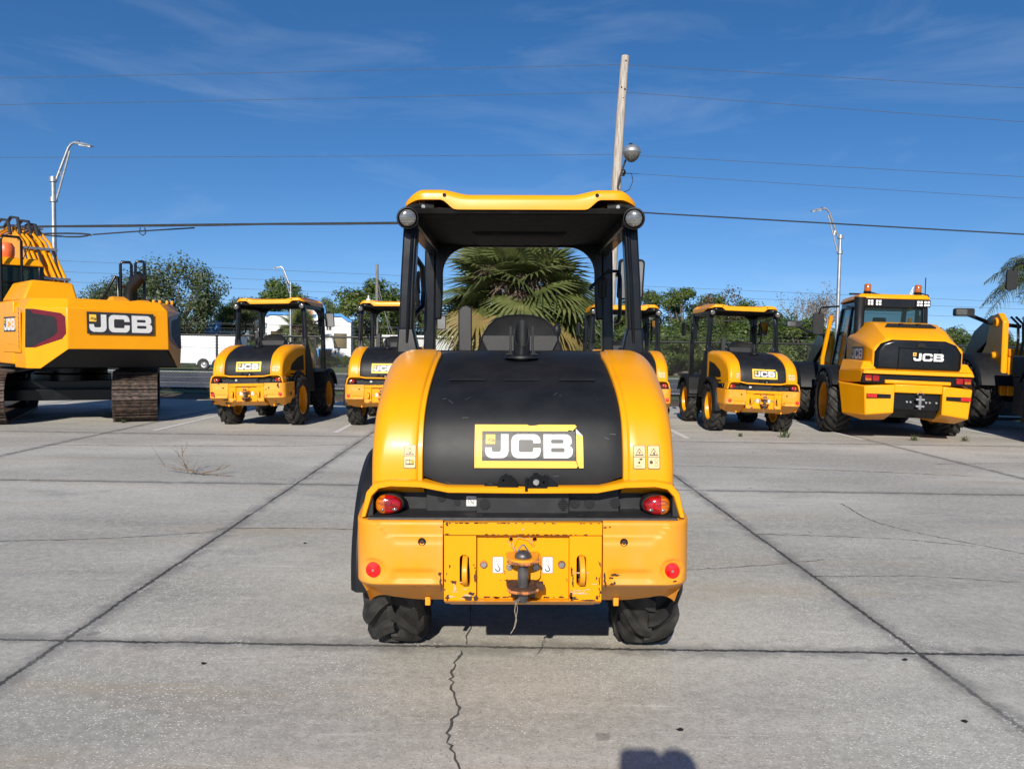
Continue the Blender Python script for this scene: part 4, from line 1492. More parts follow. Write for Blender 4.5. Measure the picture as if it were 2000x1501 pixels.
def crack(m, pts, w0, seed, slot=1, z=.004, jag=.022):
    rnd = random.Random(seed)
    P = []
    q = [Vector((p[0], p[1])) for p in pts]
    q = [q[0] * 2 - q[1]] + q + [q[-1] * 2 - q[-2]]
    sm = []
    for i in range(1, len(q) - 2):
        for k in range(6):
            t_ = k / 6
            a, b, c_, d = q[i - 1:i + 3]
            v = 0.5 * (2 * b + (c_ - a) * t_ + (2 * a - 5 * b + 4 * c_ - d) * t_ ** 2 + (3 * b - a - 3 * c_ + d) * t_ ** 3)
            sm.append((v.x, v.y))
    pts = sm + [pts[-1]]
    for (a, b) in zip(pts, pts[1:]):
        n = max(1, int(math.hypot(b[0] - a[0], b[1] - a[1]) / .035))
        for i in range(n):
            t = i / n
            P.append((a[0] + (b[0] - a[0]) * t + rnd.uniform(-jag, jag) * .5, a[1] + (b[1] - a[1]) * t + rnd.uniform(-jag, jag) * .5))
    P.append(pts[-1])
    L_, Rr = [], []
    for i, p in enumerate(P):
        a, b = P[max(0, i - 1)], P[min(len(P) - 1, i + 1)]
        d = Vector((b[0] - a[0], b[1] - a[1])).normalized()
        wd = w0 * rnd.uniform(.25, 1.1)
        L_.append((p[0] - d.y * wd, p[1] + d.x * wd, z))
        Rr.append((p[0] + d.y * wd, p[1] - d.x * wd, z))
    m.loft([L_, Rr], slot)


m = MB()
m.box(-60, 60, -20, EDGE, -.3, 0)
for pts, w_, sd_ in (
        ([(-.237, 3.93), (-.270, 3.72), (-.258, 3.52), (-.215, 3.30), (-.245, 3.10), (-.215, 2.95), (-.15, 2.72)], .006, 1),
        ([(-.25, 4.75), (-.222, 4.38), (-.222, 4.02)], .004, 2),
        ([(3.47, 8.0), (3.45, 7.05), (4.0, 6.2), (4.25, 5.9)], .006, 3),
        ([(2.15, 6.60), (2.80, 6.55), (3.35, 6.48), (3.85, 6.27)], .006, 4),
        ([(2.13, 5.35), (2.9, 5.40), (3.6, 5.28)], .004, 5),
        ([(2.1, 10.5), (3.4, 10.4), (4.8, 10.2), (6.0, 9.95)], .010, 6),
        ([(-2.5, 6.5), (-1.9, 6.55), (-1.2, 6.55)], .007, 7),
        ([(-4.3, 5.95), (-3.3, 6.1), (-2.45, 6.4)], .006, 8),
        ([(-7.5, 11.6), (-5.0, 11.75), (-3.5, 11.9), (-2.6, 12.2)], .012, 9),
        ([(1.2, 5.45), (1.8, 5.60), (2.4, 5.80)], .005, 10),
        ([(6.1, 11.0), (7.4, 11.2), (9.0, 11.2)], .010, 12)):
    crack(m, pts, w_, sd_)
lot = m.build('parking_lot', ['concrete', 'crack_dark'] if 'crack_dark' in MATS else ['concrete', 'black_hole'], None, smooth=0, fixn=False)
tag(lot, kind='structure')

# ------------------------------------------------------------------ site beyond the lot
EZ = -0.6


def gz(y):
    """Height of the ground beyond the lot, falling gently to the far side of the road."""
    return -.012 - (.6 * smooth01(y, 30, 85))


m = MB()
ys = [EDGE, 24.8, 27, 30, 36, 42, 50, 58, 66, 75, 85, 110, 200, 1500]
rows = [[(x, y, gz(y) - .05) for x in (-1500, -300, -120, -60, -20, 20, 60, 120, 300, 1500)] for y in ys]
m.loft(rows)
m.add([(-1500, -400, -.35), (1500, -400, -.35), (1500, EDGE, -.35), (-1500, EDGE, -.35)], [(0, 1, 2, 3)])
g = m.build('ground', 'grass', None, smooth=60)
tag(g, kind='structure')


def strip(name, y0, y1, dz, mat, x0=-90, x1=90, n=8):
    m = MB()
    ysn = [y0 + (y1 - y0) * i / n for i in range(n + 1)]
    m.loft([[(x0, y, gz(y) + dz), (x1, y, gz(y) + dz)] for y in ysn])
    o = m.build(name, mat, None, smooth=60)
    return tag(o, kind='structure')


strip('mulch_bed', EDGE + .02, 24.2, -.02, 'mulch')
strip('road', 27.5, 43.5, .0, 'asphalt')
strip('pavement', 43.8, 45.2, .06, 'pale_siding')
strip('kerb', 43.5, 43.8, .05, 'pale_siding')
strip('kerb', 27.2, 27.5, .05, 'pale_siding')
for y in (31.0, 36.5):
    strip('road_marking', y, y + .16, .004, 'line_paint')
strip('road_marking', 28.2, 28.34, .004, 'line_paint')

for i, (x0, y0, x1, y1, wd) in enumerate(((-6.405, 13.70, -6.46, 21.3, .055), (-3.18, 13.80, -3.28, 21.3, .055), (3.17, 13.75, 3.10, 21.3, .055), (6.42, 13.95, 6.22, 21.3, .055),
                                          (9.6, 13.95, 9.4, 21.3, .055), (-9.65, 13.7, -9.75, 21.3, .055), (-.05, 13.8, -.15, 21.3, .055))):
    m = MB()
    m.add([(x0 - wd, y0, .005), (x0 + wd, y0, .005), (x1 + wd, y1, .005), (x1 - wd, y1, .005)], [(0, 1, 2, 3)])
    o = m.build('parking_line', 'line_paint', None, smooth=0)
    tag(o, kind='structure')

# ------------------------------------------------------------------ chain-link fence
FY = 23.4
fence = empty('chain_link_fence', (0, FY, -.03))
tag(fence, 'long black chain link fence behind the row of parked machines', 'fence')
m = MB()
FX0, FX1, FH = -27.0, 27.0, 1.86
pitch, hw_ = .090, .0036
n = int((FX1 - FX0 + FH) / pitch)
for d in (1, -1):
    for k in range(n + 1):
        xb = FX0 - (FH if d > 0 else 0) + k * pitch
        a, b = (xb, 0.04), (xb + d * FH, FH) if d > 0 else (xb - FH, FH)
        # clip in x
        (ax, az), (bx, bz) = a, b
        if bx < ax:
            pass
        lo, hi = min(ax, bx), max(ax, bx)
        if hi < FX0 or lo > FX1:
            continue
        def atx(x):
            return az + (bz - az) * (x - ax) / (bx - ax)
        nax, nbx = max(FX0, min(FX1, ax)), max(FX0, min(FX1, bx))
        p0, p1 = (nax, 0, atx(nax)), (nbx, 0, atx(nbx))
        off = .003 * d
        m.add([(p0[0] - hw_, off - hw_, p0[2]), (p0[0] + hw_, off - hw_, p0[2]), (p0[0], off + hw_, p0[2]),
               (p1[0] - hw_, off - hw_, p1[2]), (p1[0] + hw_, off - hw_, p1[2]), (p1[0], off + hw_, p1[2])],
              [(0, 1, 4, 3), (1, 2, 5, 4), (2, 0, 3, 5)])
m.build('wire_mesh', 'chain_wire', fence, smooth=0, fixn=False)
m = MB().tube([(FX0, 0, FH), (FX1, 0, FH)], .032, 8)
m.build('top_rail', 'fence_black', fence)
m = MB().tube([(FX0, 0, .08), (FX1, 0, .08)], .012, 6)
m.build('bottom_wire', 'fence_black', fence)
pm = MB()
pm.tube([(0, .03, -.1), (0, .03, FH + .05)], .036, 10)
pm.tube([(0, .03, FH), (0, .30, FH + .36)], .016, 6)
pme = pm.mesh('fence_post', 'fence_black')
x = FX0
while x <= FX1 + .1:
    o = bpy.data.objects.new('fence_post', pme)
    COL.objects.link(o)
    o.parent = fence
    o.location = (x, 0, 0)
    x += 3.0
for k in range(3):
    m = MB()
    z, y = FH + .10 + .12 * k, .10 + .09 * k
    m.tube([(FX0, y, z), (FX1, y, z)], .004, 4)
    for i in range(int((FX1 - FX0) / .16)):
        xx = FX0 + i * .16
        m.add([(xx - .02, y, z - .02), (xx, y + .004, z), (xx + .02, y, z + .02), (xx, y - .004, z)], [(0, 1, 2, 3)])
    m.build('barbed_wire', 'chain_wire', fence, smooth=0, fixn=False)


# ------------------------------------------------------------------ poles, lamps and lines
def street_lamp(px, py, z0, h, armdir, label, sc=1.0):
    """Tapered metal pole with a truss arm and flat head; armdir +1 leans right, -1 left."""
    r = empty('street_lamp', (px, py, z0), 0, 0, sc)
    tag(r, label, 'street lamp', 'tall metal street lamps along the road')
    m = MB().tube([(0, 0, 0), (0, 0, h)], [.125, .085], 14)
    m.build('pole', 'galvanised', r)
    for z in (h - .12, h - .92):
        MB().lathe([(.15, -.09), (.15, .09)], (0, 0, z), 'z', 12, 0, 1, True).build('clamp', 'galvanised', r)
    a = armdir
    m = MB()
    m.tube([(a * 0.120, 0, h - .12), (a * 0.624, 0, h + 1.15), (a * 0.744, 0, h + 1.30), (a * 0.872, 0, h + 1.36), (a * 1.024, 0, h + 1.34)], .05, 10)
    m.tube([(a * 0.120, 0, h - .92), (a * 0.680, 0, h + 1.02)], .042, 8)
    m.tube([(a * 0.288, 0, h + .2), (a * 0.360, 0, h - .1)], .025, 6)
    m.build('arm', 'galvanised', r)
    m = MB()
    xs = [(1.12, .07, .07), (1.3, .13, .09), (1.7, .17, .07), (2.0, .10, .02)]
    m.loft([[(a * x, -w_, h + 1.30 - (x - .9) * .12), (a * x, w_, h + 1.30 - (x - .9) * .12), (a * x, w_ * .7, h + 1.30 + t - (x - .9) * .12), (a * x, -w_ * .7, h + 1.30 + t - (x - .9) * .12)] for x, w_, t in [(.12 + (q[0] - .12) * .80, q[1], q[2]) for q in xs]], 0, True, True, True)
    hd = m.build('lamp_head', 'galvanised', r)
    m = MB().hexa([(a * 1.088, -.10, h + 1.24), (a * 1.544, -.09, h + 1.175), (a * 1.544, .09, h + 1.175), (a * 1.088, .10, h + 1.24)],
                  [(a * 1.088, -.10, h + 1.28), (a * 1.544, -.09, h + 1.22), (a * 1.544, .09, h + 1.22), (a * 1.088, .10, h + 1.28)])
    m.build('lens', 'white_led', hd)
    m = MB()
    m.lathe([(.04, 0), (.045, .03), (.03, .06)], (a * 1.05, 0, h + 1.37), 'z', 10, 0, 1, True)
    m.build('photocell', 'cable', hd)
    return r


street_lamp(-15.62, 26.3, -.02, 7.15 / .84, 1, 'tall metal street lamp rising behind the yellow excavator', .84)
street_lamp(14.72, 35.0, -.05, 6.95 / .85, -1, 'tall metal street lamp rising behind the cabbed loader, its arm reaching left', .85)
street_lamp(-19.9, 69.0, -.48, 7.6, -1, 'distant metal street lamp seen above the canopy of the leftmost loader')
street_lamp(38.6, 76.0, -.55, 7.35, 1, 'distant metal street lamp seen between the two orange beacons')

pole = empty('utility_pole', (2.67, 22.6, 0))
tag(pole, 'weathered grey wooden utility pole leaning right behind the near canopy', 'utility pole')
m = MB()
P0 = [(.46 * z / 10.0 + .03 * math.sin(z * .6), 0, z) for z in (0, 1.7, 3.4, 5.1, 6.8, 8.5, 9.3, 10.02)]
m.tube(P0, [.165, .158, .150, .142, .134, .126, .121, .116], 14)
m.build('shaft', 'wood_pole', pole)
def on_pole(z):
    i = min(len(P0) - 2, max(0, [k for k in range(len(P0) - 1) if P0[k][2] <= z][-1]))
    t = (z - P0[i][2]) / (P0[i + 1][2] - P0[i][2])
    return Vector(P0[i]).lerp(Vector(P0[i + 1]), t)
m = MB()
rs = random.Random(5)
for z in (9.85, 9.05, 9.1, 8.8, 8.1, 7.3, 7.0, 6.6, 5.95, 5.8):
    p = on_pole(z)
    MB().ellipsoid((p.x + rs.uniform(-.05, .06), -.115, z), rs.uniform(.015, .03), .012, rs.uniform(.012, .035), 8, 6).build('bolt_head', 'rust', pole)
p = on_pole(6.2)
m = MB()
m.tube([(p.x + .12, -.14, 6.02), (p.x + .02, -.17, 6.25), (p.x + .06, -.25, 6.5), (p.x + .19, -.5, 6.95), (p.x + .30, -.62, 7.05)], .028, 8)
m.build('lamp_arm', 'dark_steel', pole)
m = MB()
lx, ly, lz = p.x + .33, -.66, 7.12
m.lathe([(.001, .21), (.10, .20), (.20, .15), (.255, .06), (.262, .0), (.25, -.02)], (lx, ly, lz), 'z', 24)
lh = m.build('yard_lamp', 'galvanised', pole, smooth=60)
m = MB().lathe([(.248, -.015), (.235, -.09), (.17, -.19), (.08, -.26), (.001, -.28)], (lx, ly, lz), 'z', 24)
m.build('lamp_bowl', 'chrome_glass', lh, smooth=60)
m = MB()
m.lathe([(.05, .20), (.05, .25)], (lx - .03, ly, lz), 'z', 10, 0, 1, True)
m.build('photocell', 'black_hole', lh)
m = MB()
q = on_pole(6.68)
m.box(q.x + .12, q.x + .22, -.10, -.02, 6.60, 6.77)
m.ellipsoid((q.x + .18, -.06, 6.69), .07, .06, .10, 10, 8)
m.tube([(q.x + .12, -.05, 6.68), (q.x + .42, -.05, 6.67), (q.x + .46, -.05, 6.45), (q.x + .36, -.08, 6.2), (q.x + .05, -.16, 6.05)], .012, 6)
m.build('service_bracket', 'cable', pole)


def wire(name, a, b, sag, r, mat, label, n=24, extra=None, group='overhead wires'):
    A, B = Vector(a), Vector(b)
    pts = []
    for i in range(n + 1):
        t = i / n
        q = A.lerp(B, t)
        q.z -= sag * 4 * t * (1 - t)
        pts.append(q)
    m = MB().tube(pts, r, 6)
    if extra:
        extra(m, pts)
    o = m.build(name, mat, None)
    tag(o, label, 'wire', group)
    return o


PX = pole.location.x
def pole_at(z):
    q = on_pole(z)
    return (PX + q.x, 22.6, z)


# spans from the wooden pole to poles out of frame on both sides
def along(z, zl, zr, lab, r=.0065, sag=.05):
    a = pole_at(z)
    wire('power_line', (-34, 23.0, zl), (a[0] - .1, 22.6, z), sag, r, 'cable_thin', lab + ' running left from the wooden pole')
    wire('power_line', (a[0] + .1, 22.6, z), (38, 22.3, zr), sag, r, 'cable_thin', lab + ' running right from the wooden pole')


along(9.78, 8.7, 8.3, 'topmost thin wire')
along(9.0, 7.95, 7.0, 'second thin wire from the top')
along(7.22, 6.7, 5.9, 'third thin wire, level with the yard lamp,')
wire('power_line', (pole_at(6.7)[0] + .3, 22.55, 6.68), (38, 22.3, 5.1), .05, .006, 'cable_thin', 'lowest thin wire leaving the pole bracket towards the right')


def bundle(m, pts):
    for k in range(3):
        pp = [(p.x, p.y - .01, p.z - .03 - .012 * math.sin(i * 1.3 + k)) for i, p in enumerate(pts)]
        m.tube(pp, .016, 6)


a = pole_at(5.55)
wire('telephone_cable', (-36, 23.0, 4.30), (a[0], 22.5, 5.30), -.06, .022, 'cable', 'thick dark cable bundle crossing the sky left of the canopy', 30, bundle)
wire('telephone_cable', (a[0], 22.5, 5.58), (36, 22.3, 4.25), .03, .020, 'cable', 'thick dark cable bundle crossing the sky right of the canopy', 30)
m = MB()
lp = [(-13.9 + 1.45 * math.cos(t * .35) * 1.0, 22.8 + .1 * math.sin(t), 4.70 + .055 * math.sin(t * .7)) for t in range(0, 19)]
m.tube(lp, .025, 6)
m.tube([(-12.4, 22.8, 4.72), (-11.0, 22.8, 4.84), (-9.4, 22.8, 4.96)], .02, 6)
o = m.build('cable_loop', 'cable', None)
tag(o, 'spare loop of black cable hanging from the thick cable near the left lamp', 'cable')
m = MB().tube([(-10.95, 22.7, 4.93), (-10.98, 22.7, 4.78), (-10.88, 22.7, 4.70), (-10.80, 22.7, 4.76), (-10.82, 22.7, 4.93)], .016, 6)
o = m.build('cable_loop', 'cable', None)
tag(o, 'small open loop of wire hanging from the thick cable above the excavator exhaust', 'cable')

# far lines across the road
for i, (zl, zr, lab) in enumerate(((7.4, 3.97, 'uppermost'), (6.6, 3.7, 'second'), (6.0, 3.1, 'third'), (5.35, 2.2, 'fourth'), (3.5, 1.7, 'lowest'))):
    wire('power_line', (-60, 47, zl), (62, 47, zr), .05, .009, 'cable_thin', lab + ' of the five far wires strung along the road', 20, None, 'far wires along the road')

fp = empty('utility_pole', (-10.95, 62, -.5))
tag(fp, 'distant grey wooden pole with a transformer left of the near canopy', 'utility pole')
m = MB().tube([(0, 0, 0), (0, 0, 8.6)], [.16, .11], 10)
m.build('shaft', 'wood_pole_far', fp)
m = MB()
m.lathe([(.2, 0), (.22, .1), (.22, .75), (.17, .9), (.06, .92)], (-.62, -.3, 4.9), 'z', 14, 0, 1, True)
m.lathe([(.05, 0), (.07, .12), (.05, .3)], (-.62, -.3, 5.8), 'z', 8, 0, 1, True)
m.build('transformer', 'white_panel', fp)
for i, (dx, lab) in enumerate(((1.2, 'inner'), (1.9, 'outer'))):
    m = MB().tube([(0, 0, 7.4 - i), (dx + .6, 0, 0)], .02, 5)
    m.build('guy_wire', 'cable_grey', fp)


# ------------------------------------------------------------------ building across the road
BX, BY, BZ = -24.0, 80.0, -.62
bl = empty('shop_building', (BX, BY, BZ))
tag(bl, 'white two storey shop with blue roof edge and round arched sign', 'building')
def bw(name, mb, mat, par=bl, **k):
    return mb.build(name, mat, par, **k)
m = MB()
W0, W1 = -2.3, 7.2
m.prism([[(W0, 0), (W1, 0), (W1, 4.75), (W1 - .9, 5.05), (-1.3, 5.25), (-1.3, 5.1), (W0, 4.9)]], 'y', 0, 9)
m.box(-5.4, W0, .8, 9, 0, 4.45)
wl = bw('wall', m, 'white_wall')
m = MB()
m.prism([[(-1.6, 5.05), (-1.3, 5.55), (2.9, 5.55), (W1 - .9, 5.45), (W1 - .65, 5.2), (W1 + .15, 4.75), (W1 + .15, 4.55), (W1 - .4, 4.7), (W1 - 1.0, 5.15), (2.9, 5.26), (-1.2, 5.26)]], 'y', -.18, .1)
m.box(-5.7, -1.5, .6, .9, 4.4, 4.7)
bw('roof_edge', m, 'blue_trim')
m = MB()
ax, az, ar = 3.1, 5.55, 1.55
m.prism([[(ax + ar * math.cos(R(t)), az + ar * math.sin(R(t))) for t in range(-15, 196, 10)] + [(ax + (ar - .3) * math.cos(R(t)), az + (ar - .3) * math.sin(R(t))) for t in range(195, -16, -10)]], 'y', -.25, .1, 0)
m.prism([[(ax + (ar - .3) * math.cos(R(t)), az - .3 + (ar - .0) * math.sin(R(t))) for t in range(0, 181, 10)] + [(ax - ar + .3, az - .9), (ax + ar - .3, az - .9)]], 'y', -.20, .05, 1)
sg = bw('arch_sign', m, ['blue_trim', 'white_wall'])
m = MB()
m.flat([[(ax + .95 * math.cos(R(t)), az - .1 + .95 * math.sin(R(t))) for t in range(0, 181, 12)] + [(ax + .55 * math.cos(R(t)), az - .1 + .55 * math.sin(R(t))) for t in range(180, -1, -12)]], lambda u, v: (u, -.205, v), 0)
m.flat([circ(ax, az, .22, 14)], lambda u, v: (u, -.206, v), 0)
m.flat([[(ax - .7, az - .35), (ax - .3, az - .1), (ax + .1, az - .35), (ax + .6, az - .15), (ax + .55, az - .5), (ax - .5, az - .6)]], lambda u, v: (u, -.207, v), 1)
bw('sign_emblem', m, ['sign_orange', 'blue_trim'], sg)
m = MB()
rs = random.Random(2)
xx = -.2
while xx < 5.2:            # illegible dark lettering under the arch
    wch = rs.uniform(.16, .3)
    bw('sign_letter', MB().box(xx, xx + wch, -.03, .0, 3.75, 3.75 + rs.choice((.26, .36, .36))), 'decal_black')
    xx += wch + rs.choice((.06, .06, .3))
for (x0, x1, z0, z1) in ((2.55, 3.75, 1.95, 3.35), (5.5, 6.7, 1.95, 3.35), (-1.05, -.1, 2.0, 3.5)):
    f = bw('window', MB().prism([[(x0 - .06, z0 - .06), (x1 + .06, z0 - .06), (x1 + .06, z1 + .06), (x0 - .06, z1 + .06)], [(x0, z0), (x0, z1), (x1, z1), (x1, z0)]], 'y', -.05, .02), 'black_paint')
    bw('pane', MB().box(x0, x1, -.02, .0, z0, z1), 'bronze_glass', f)
f = bw('window', MB().prism([[(-4.5 + .6 * math.cos(R(t)), 2.9 + .6 * math.sin(R(t))) for t in range(0, 181, 15)] + [(-5.1, 1.6), (-3.9, 1.6)]], 'y', .74, .8), 'black_paint')
bw('pane', MB().box(-5.0, -4.0, .71, .735, 1.65, 2.9), 'bronze_glass', f)
m = MB().box(-4.9 + .9, -1.5, -.02, .79, .3, 4.4)
mu = bw('mural_panel', m, 'grey_mural')
m = MB()
rs = random.Random(9)
for cx_, cz_, rr in ((-2.9, 3.2, .9), (-1.9, 3.6, .8), (-2.4, 2.2, .9)):
    for k in range(11):
        a = R(k * 33 + rs.uniform(-9, 9))
        r0, r1 = .25 * rr, rr * rs.uniform(.7, 1)
        dx, dz = math.cos(a), math.sin(a)
        m.flat([[(cx_ + dx * r0, cz_ + dz * r0), (cx_ + dx * (r0 + r1) / 2 - dz * .09, cz_ + dz * (r0 + r1) / 2 + dx * .09), (cx_ + dx * r1, cz_ + dz * r1), (cx_ + dx * (r0 + r1) / 2 + dz * .09, cz_ + dz * (r0 + r1) / 2 - dx * .09)]], lambda u, v: (u, -.026, v), 0)
bw('palm_stencil', m, 'white_wall', mu)
d = bw('door', MB().box(3.9, 5.2, -.06, .0, 0, 1.75), 'car_glass')
bw('door_frame', MB().box(3.72, 3.88, -.12, .0, 0, 1.85).box(3.9, 5.3, -.12, 0, 1.77, 1.85), 'blue_trim', d)
bw('canopy', MB().hexa([(1.7, -1.0, 1.7), (3.6, -1.0, 1.7), (3.6, 0, 1.7), (1.7, 0, 1.7)], [(1.7, -.6, 2.2), (3.5, -.6, 2.2), (3.5, 0, 2.3), (1.7, 0, 2.3)]), 'black_paint')
bw('notice_board', MB().box(1.9, 2.4, -.05, 0, .4, 1.5).box(2.9, 3.5, -.05, 0, .4, 1.5), 'black_paint')
m = MB()
rs = random.Random(4)
for i in range(14):
    x0 = rs.choice((1.95, 2.95)) + rs.uniform(0, .25)
    z0 = .5 + rs.uniform(0, .8)
    m.box(x0, x0 + rs.uniform(.08, .25), -.07, -.055, z0, z0 + rs.uniform(.04, .12))
bw('notice', m, 'white_wall')
bw('corner_pillar', MB().box(2.5, 2.75, -1.0, -.8, 0, 1.75), 'blue_trim')
bw('wall_lamp', MB().box(5.55, 5.68, -.2, 0, 1.3, 1.65), 'black_paint')

sh = empty('warehouse', (-8.6, 72, -.6))
tag(sh, 'low pale grey metal warehouse left of the palm', 'building')
MB().box(-3.5, 3.2, 0, 8, 0, 3.0).build('wall', 'pale_siding', sh)
MB().box(-3.6, 3.3, -.1, 8.1, 3.0, 3.2).build('roof', 'white_wall', sh)
MB().box(-1.6, -.4, -.05, 0, 0, 2.0).build('door', 'grey_mural', sh)
sh = empty('blue_sign_tower', (-27.2, 70, -.6))
tag(sh, 'slim blue sign tower with a grey wing left of the shop', 'sign')
MB().box(-.75, .45, 0, .8, 0, 4.2).build('tower', 'blue_trim', sh)
MB().box(.45, 3.2, .1, .7, 1.6, 3.4).build('wing', 'grey_mural', sh)

# white enclosed trailer on the road side
tr = empty('cargo_trailer', (-22.2, 50.0, gz(50) + .03))
tag(tr, 'long white enclosed cargo trailer parked beyond the fence', 'trailer')
MB().box(-7.5, 4.2, 0, 2.2, .42, 2.22).build('body', 'white_panel', tr, bevel=.04)
MB().box(-7.5, 4.2, -.01, 2.21, 2.23, 2.30).build('roof_rim', 'galvanised', tr)
m = MB()
for x in (2.15, 3.1):
    m.prism([[(x + .47 * math.cos(R(t)), .36 + .47 * math.sin(R(t))) for t in range(0, 181, 15)] + [(x + .40 * math.cos(R(t)), .36 + .40 * math.sin(R(t))) for t in range(180, -1, -15)]], 'y', -.12, .2)
m.build('mudguard', 'white_panel', tr)
for x in (2.15, 3.1):
    wq = MB().lathe([(.20, -.1), (.33, -.1), (.355, -.06), (.355, .06), (.33, .1), (.20, .1)], (x, .05, .355), 'y', 24)
    o = wq.build('wheel', 'rubber', tr)
    MB().lathe([(.20, -.10), (.19, -.06), (.12, -.05), (.06, -.09), (.001, -.09)], (x, .05, .355), 'y', 20).build('rim', 'galvanised', o)


def simple_car(loc, rz, paint, label):
    r = empty('parked_car', loc, rz)
    tag(r, label, 'car', 'dark cars parked across the road')
    m = MB()
    L = [(-2.1, .35), (-2.15, .75), (-2.0, .92), (-1.55, .98), (-1.0, 1.42), (-.4, 1.5), (.5, 1.47), (1.25, 1.0), (1.9, .88), (2.15, .7), (2.15, .35)]
    rows = []
    for y, k in ((-.86, .0), (-.84, .02), (-.72, .06), (.72, .06), (.84, .02), (.86, 0)):
        rows.append([(x * (1 - k * .1), y * (1 - max(0, z - .95) * .28), z + k * .3 * (1 if z > .6 else 0)) for x, z in L])
    m.loft(rows, 0, False, True, True)
    m.build('body', paint, r, smooth=40)
    m = MB()
    for s in (-1, 1):
        m.flat([[(-1.35, 1.02), (-.95, 1.36), (-.4, 1.43), (.45, 1.40), (1.0, 1.02)]], lambda u, v: (u, s * .868 * (1 - max(0, v - .95) * .28), v))
    m.build('window', 'car_glass', r, smooth=0)
    for x in (-1.35, 1.35):
        for s in (-1, 1):
            wq = MB().lathe([(.2, -.1), (.31, -.1), (.33, -.06), (.33, .06), (.31, .1), (.2, .1)], (x, s * .80, .33), 'y', 20)
            o = wq.build('wheel', 'rubber', r)
            MB().lathe([(.2, s * .1), (.16, s * .08), (.001, s * .1)], (x, s * .80, .33), 'y', 14).build('rim', 'galvanised', o)


simple_car((13.6, 62, gz(62) - .03), R(12), 'car_blue', 'dark blue car under the trees right of the near loader')
simple_car((16.2, 57, gz(57) - .03), R(100), 'car_dark', 'black car with its front facing the road under the trees')
rt = empty('skip_container', (12.9, 33.0, -.05))
tag(rt, 'low dark red container behind the fence between two loaders', 'container')
MB().hexa([(-.9, -.6, .3), (1.2, -.6, .3), (1.2, 1.2, .3), (-.9, 1.2, .3)], [(-1.1, -.8, 1.05), (1.4, -.8, 1.05), (1.4, 1.4, 1.05), (-1.1, 1.4, 1.05)]).build('body', 'red_paint', rt, bevel=.02)
MB().box(-1.15, 1.45, -.86, -.8, .98, 1.10).build('rim', 'red_paint', rt)

# ================================================================== trees
def tree_meshes(seed, wdt, hgt, trunk_h, leaf, nclump=60, per=95, lsz=.30, bark='bark', gaps=.0, flat_top=.0, wall=False):
    rnd = random.Random(seed)
    tm = MB()
    tm.tube([(0, 0, -.4), (rnd.uniform(-.1, .1), 0, trunk_h * .6), (rnd.uniform(-.2, .2), 0, trunk_h * 1.15)], [.30, .24, .18], 9)
    cm = MB()
    cz0 = trunk_h * .75
    rz = (hgt - cz0) / 2
    cc = cz0 + rz
    per = int(per * 2.3)
    lsz *= .80
    for c in range(nclump):
        while True:
            p = Vector((rnd.uniform(-1, 1), rnd.uniform(-1, 1), rnd.uniform(-1, 1)))
            if .25 < p.length < 1.0:
                break
        if p.length < .62 and rnd.random() < .75:
            p = p.normalized() * rnd.uniform(.62, .95)
        if gaps and noise.noise(p * 1.9 + Vector((seed, 0, 0))) > gaps:
            continue
        q = Vector((p.x * wdt / 2 * .86, p.y * wdt / 2 * .8, cc + p.z * rz * (.88 if p.z < 0 else .9)))
        rr = rnd.uniform(.55, 1.05) * wdt * .135
        if rnd.random() < .35:
            tm.tube([(0, 0, trunk_h * rnd.uniform(.7, 1.1)), (q.x * .45, q.y * .45, trunk_h + (q.z - trunk_h) * .42), (q.x, q.y, q.z)], [.13, .085, .02], 6)
        for k in range(per):
            d = Vector((rnd.gauss(0, 1), rnd.gauss(0, 1), rnd.gauss(0, .8))).normalized()
            pos = q + d * rr * rnd.uniform(.35, 1.12) ** .7
            nrm = (d + Vector((rnd.uniform(-.8, .8), rnd.uniform(-.8, .8), rnd.uniform(-.3, 1.0)))).normalized()
            u = nrm.orthogonal().normalized()
            v = nrm.cross(u)
            a = rnd.uniform(0, PI)
            u, v = u * math.cos(a) + v * math.sin(a), v * math.cos(a) - u * math.sin(a)
            s = lsz * rnd.uniform(.5, 1.25)
            cm.add([pos - u * s * .6, pos - v * s * .3 + u * s * .05, pos + u * s * .6, pos + v * s * .3], [(0, 1, 2, 3)])
    return tm.mesh('trunk', bark), cm.mesh('crown', leaf, 0, False)


TREES = {
    'broad': tree_meshes(1, 9.0, 8.4, 2.2, 'leaf_olive', 74, 105, .27, gaps=.26),
    'round': tree_meshes(2, 6.4, 7.4, 1.1, 'leaf_green', 78, 105, .27),
    'tall': tree_meshes(3, 5.6, 8.6, 1.8, 'leaf_green', 60, 105, .24, gaps=.36),
    'dark': tree_meshes(4, 6.8, 7.0, .9, 'leaf_dark', 80, 105, .27),
    'bush': tree_meshes(5, 5.6, 4.6, .3, 'leaf_green', 70, 115, .24),
    'dry': tree_meshes(6, 6.0, 6.6, 2.0, 'leaf_dry', 40, 80, .26, gaps=.05),
}


def plant(kind, px, Y, ptop, label, sx=1.0, rz=0.0, name='tree', group='trees beyond the road', zb=None, hscale=None):
    """Put a tree at distance Y under image column px with its top near image row ptop."""
    hh = {'broad': 8.4, 'round': 7.4, 'tall': 8.6, 'dark': 7.0, 'bush': 4.6, 'dry': 6.6}[kind]
    hor = 679 + (px - 1000) * .015
    top = 1.58 + (hor - ptop) / 1502 * Y
    zb = gz(Y) if zb is None else zb
    k = (top - zb) / hh
    r = empty(name, ((px - 1000) / 1502 * Y, Y, zb), rz)
    r.scale = (k * sx, k * sx, k)
    tag(r, label, 'tree' if name == 'tree' else 'shrub', group)
    t, c = TREES[kind]
    for nm, me in (('trunk', t), ('crown', c)):
        o = bpy.data.objects.new(nm, me)
        COL.objects.link(o)
        o.parent = r
    return r


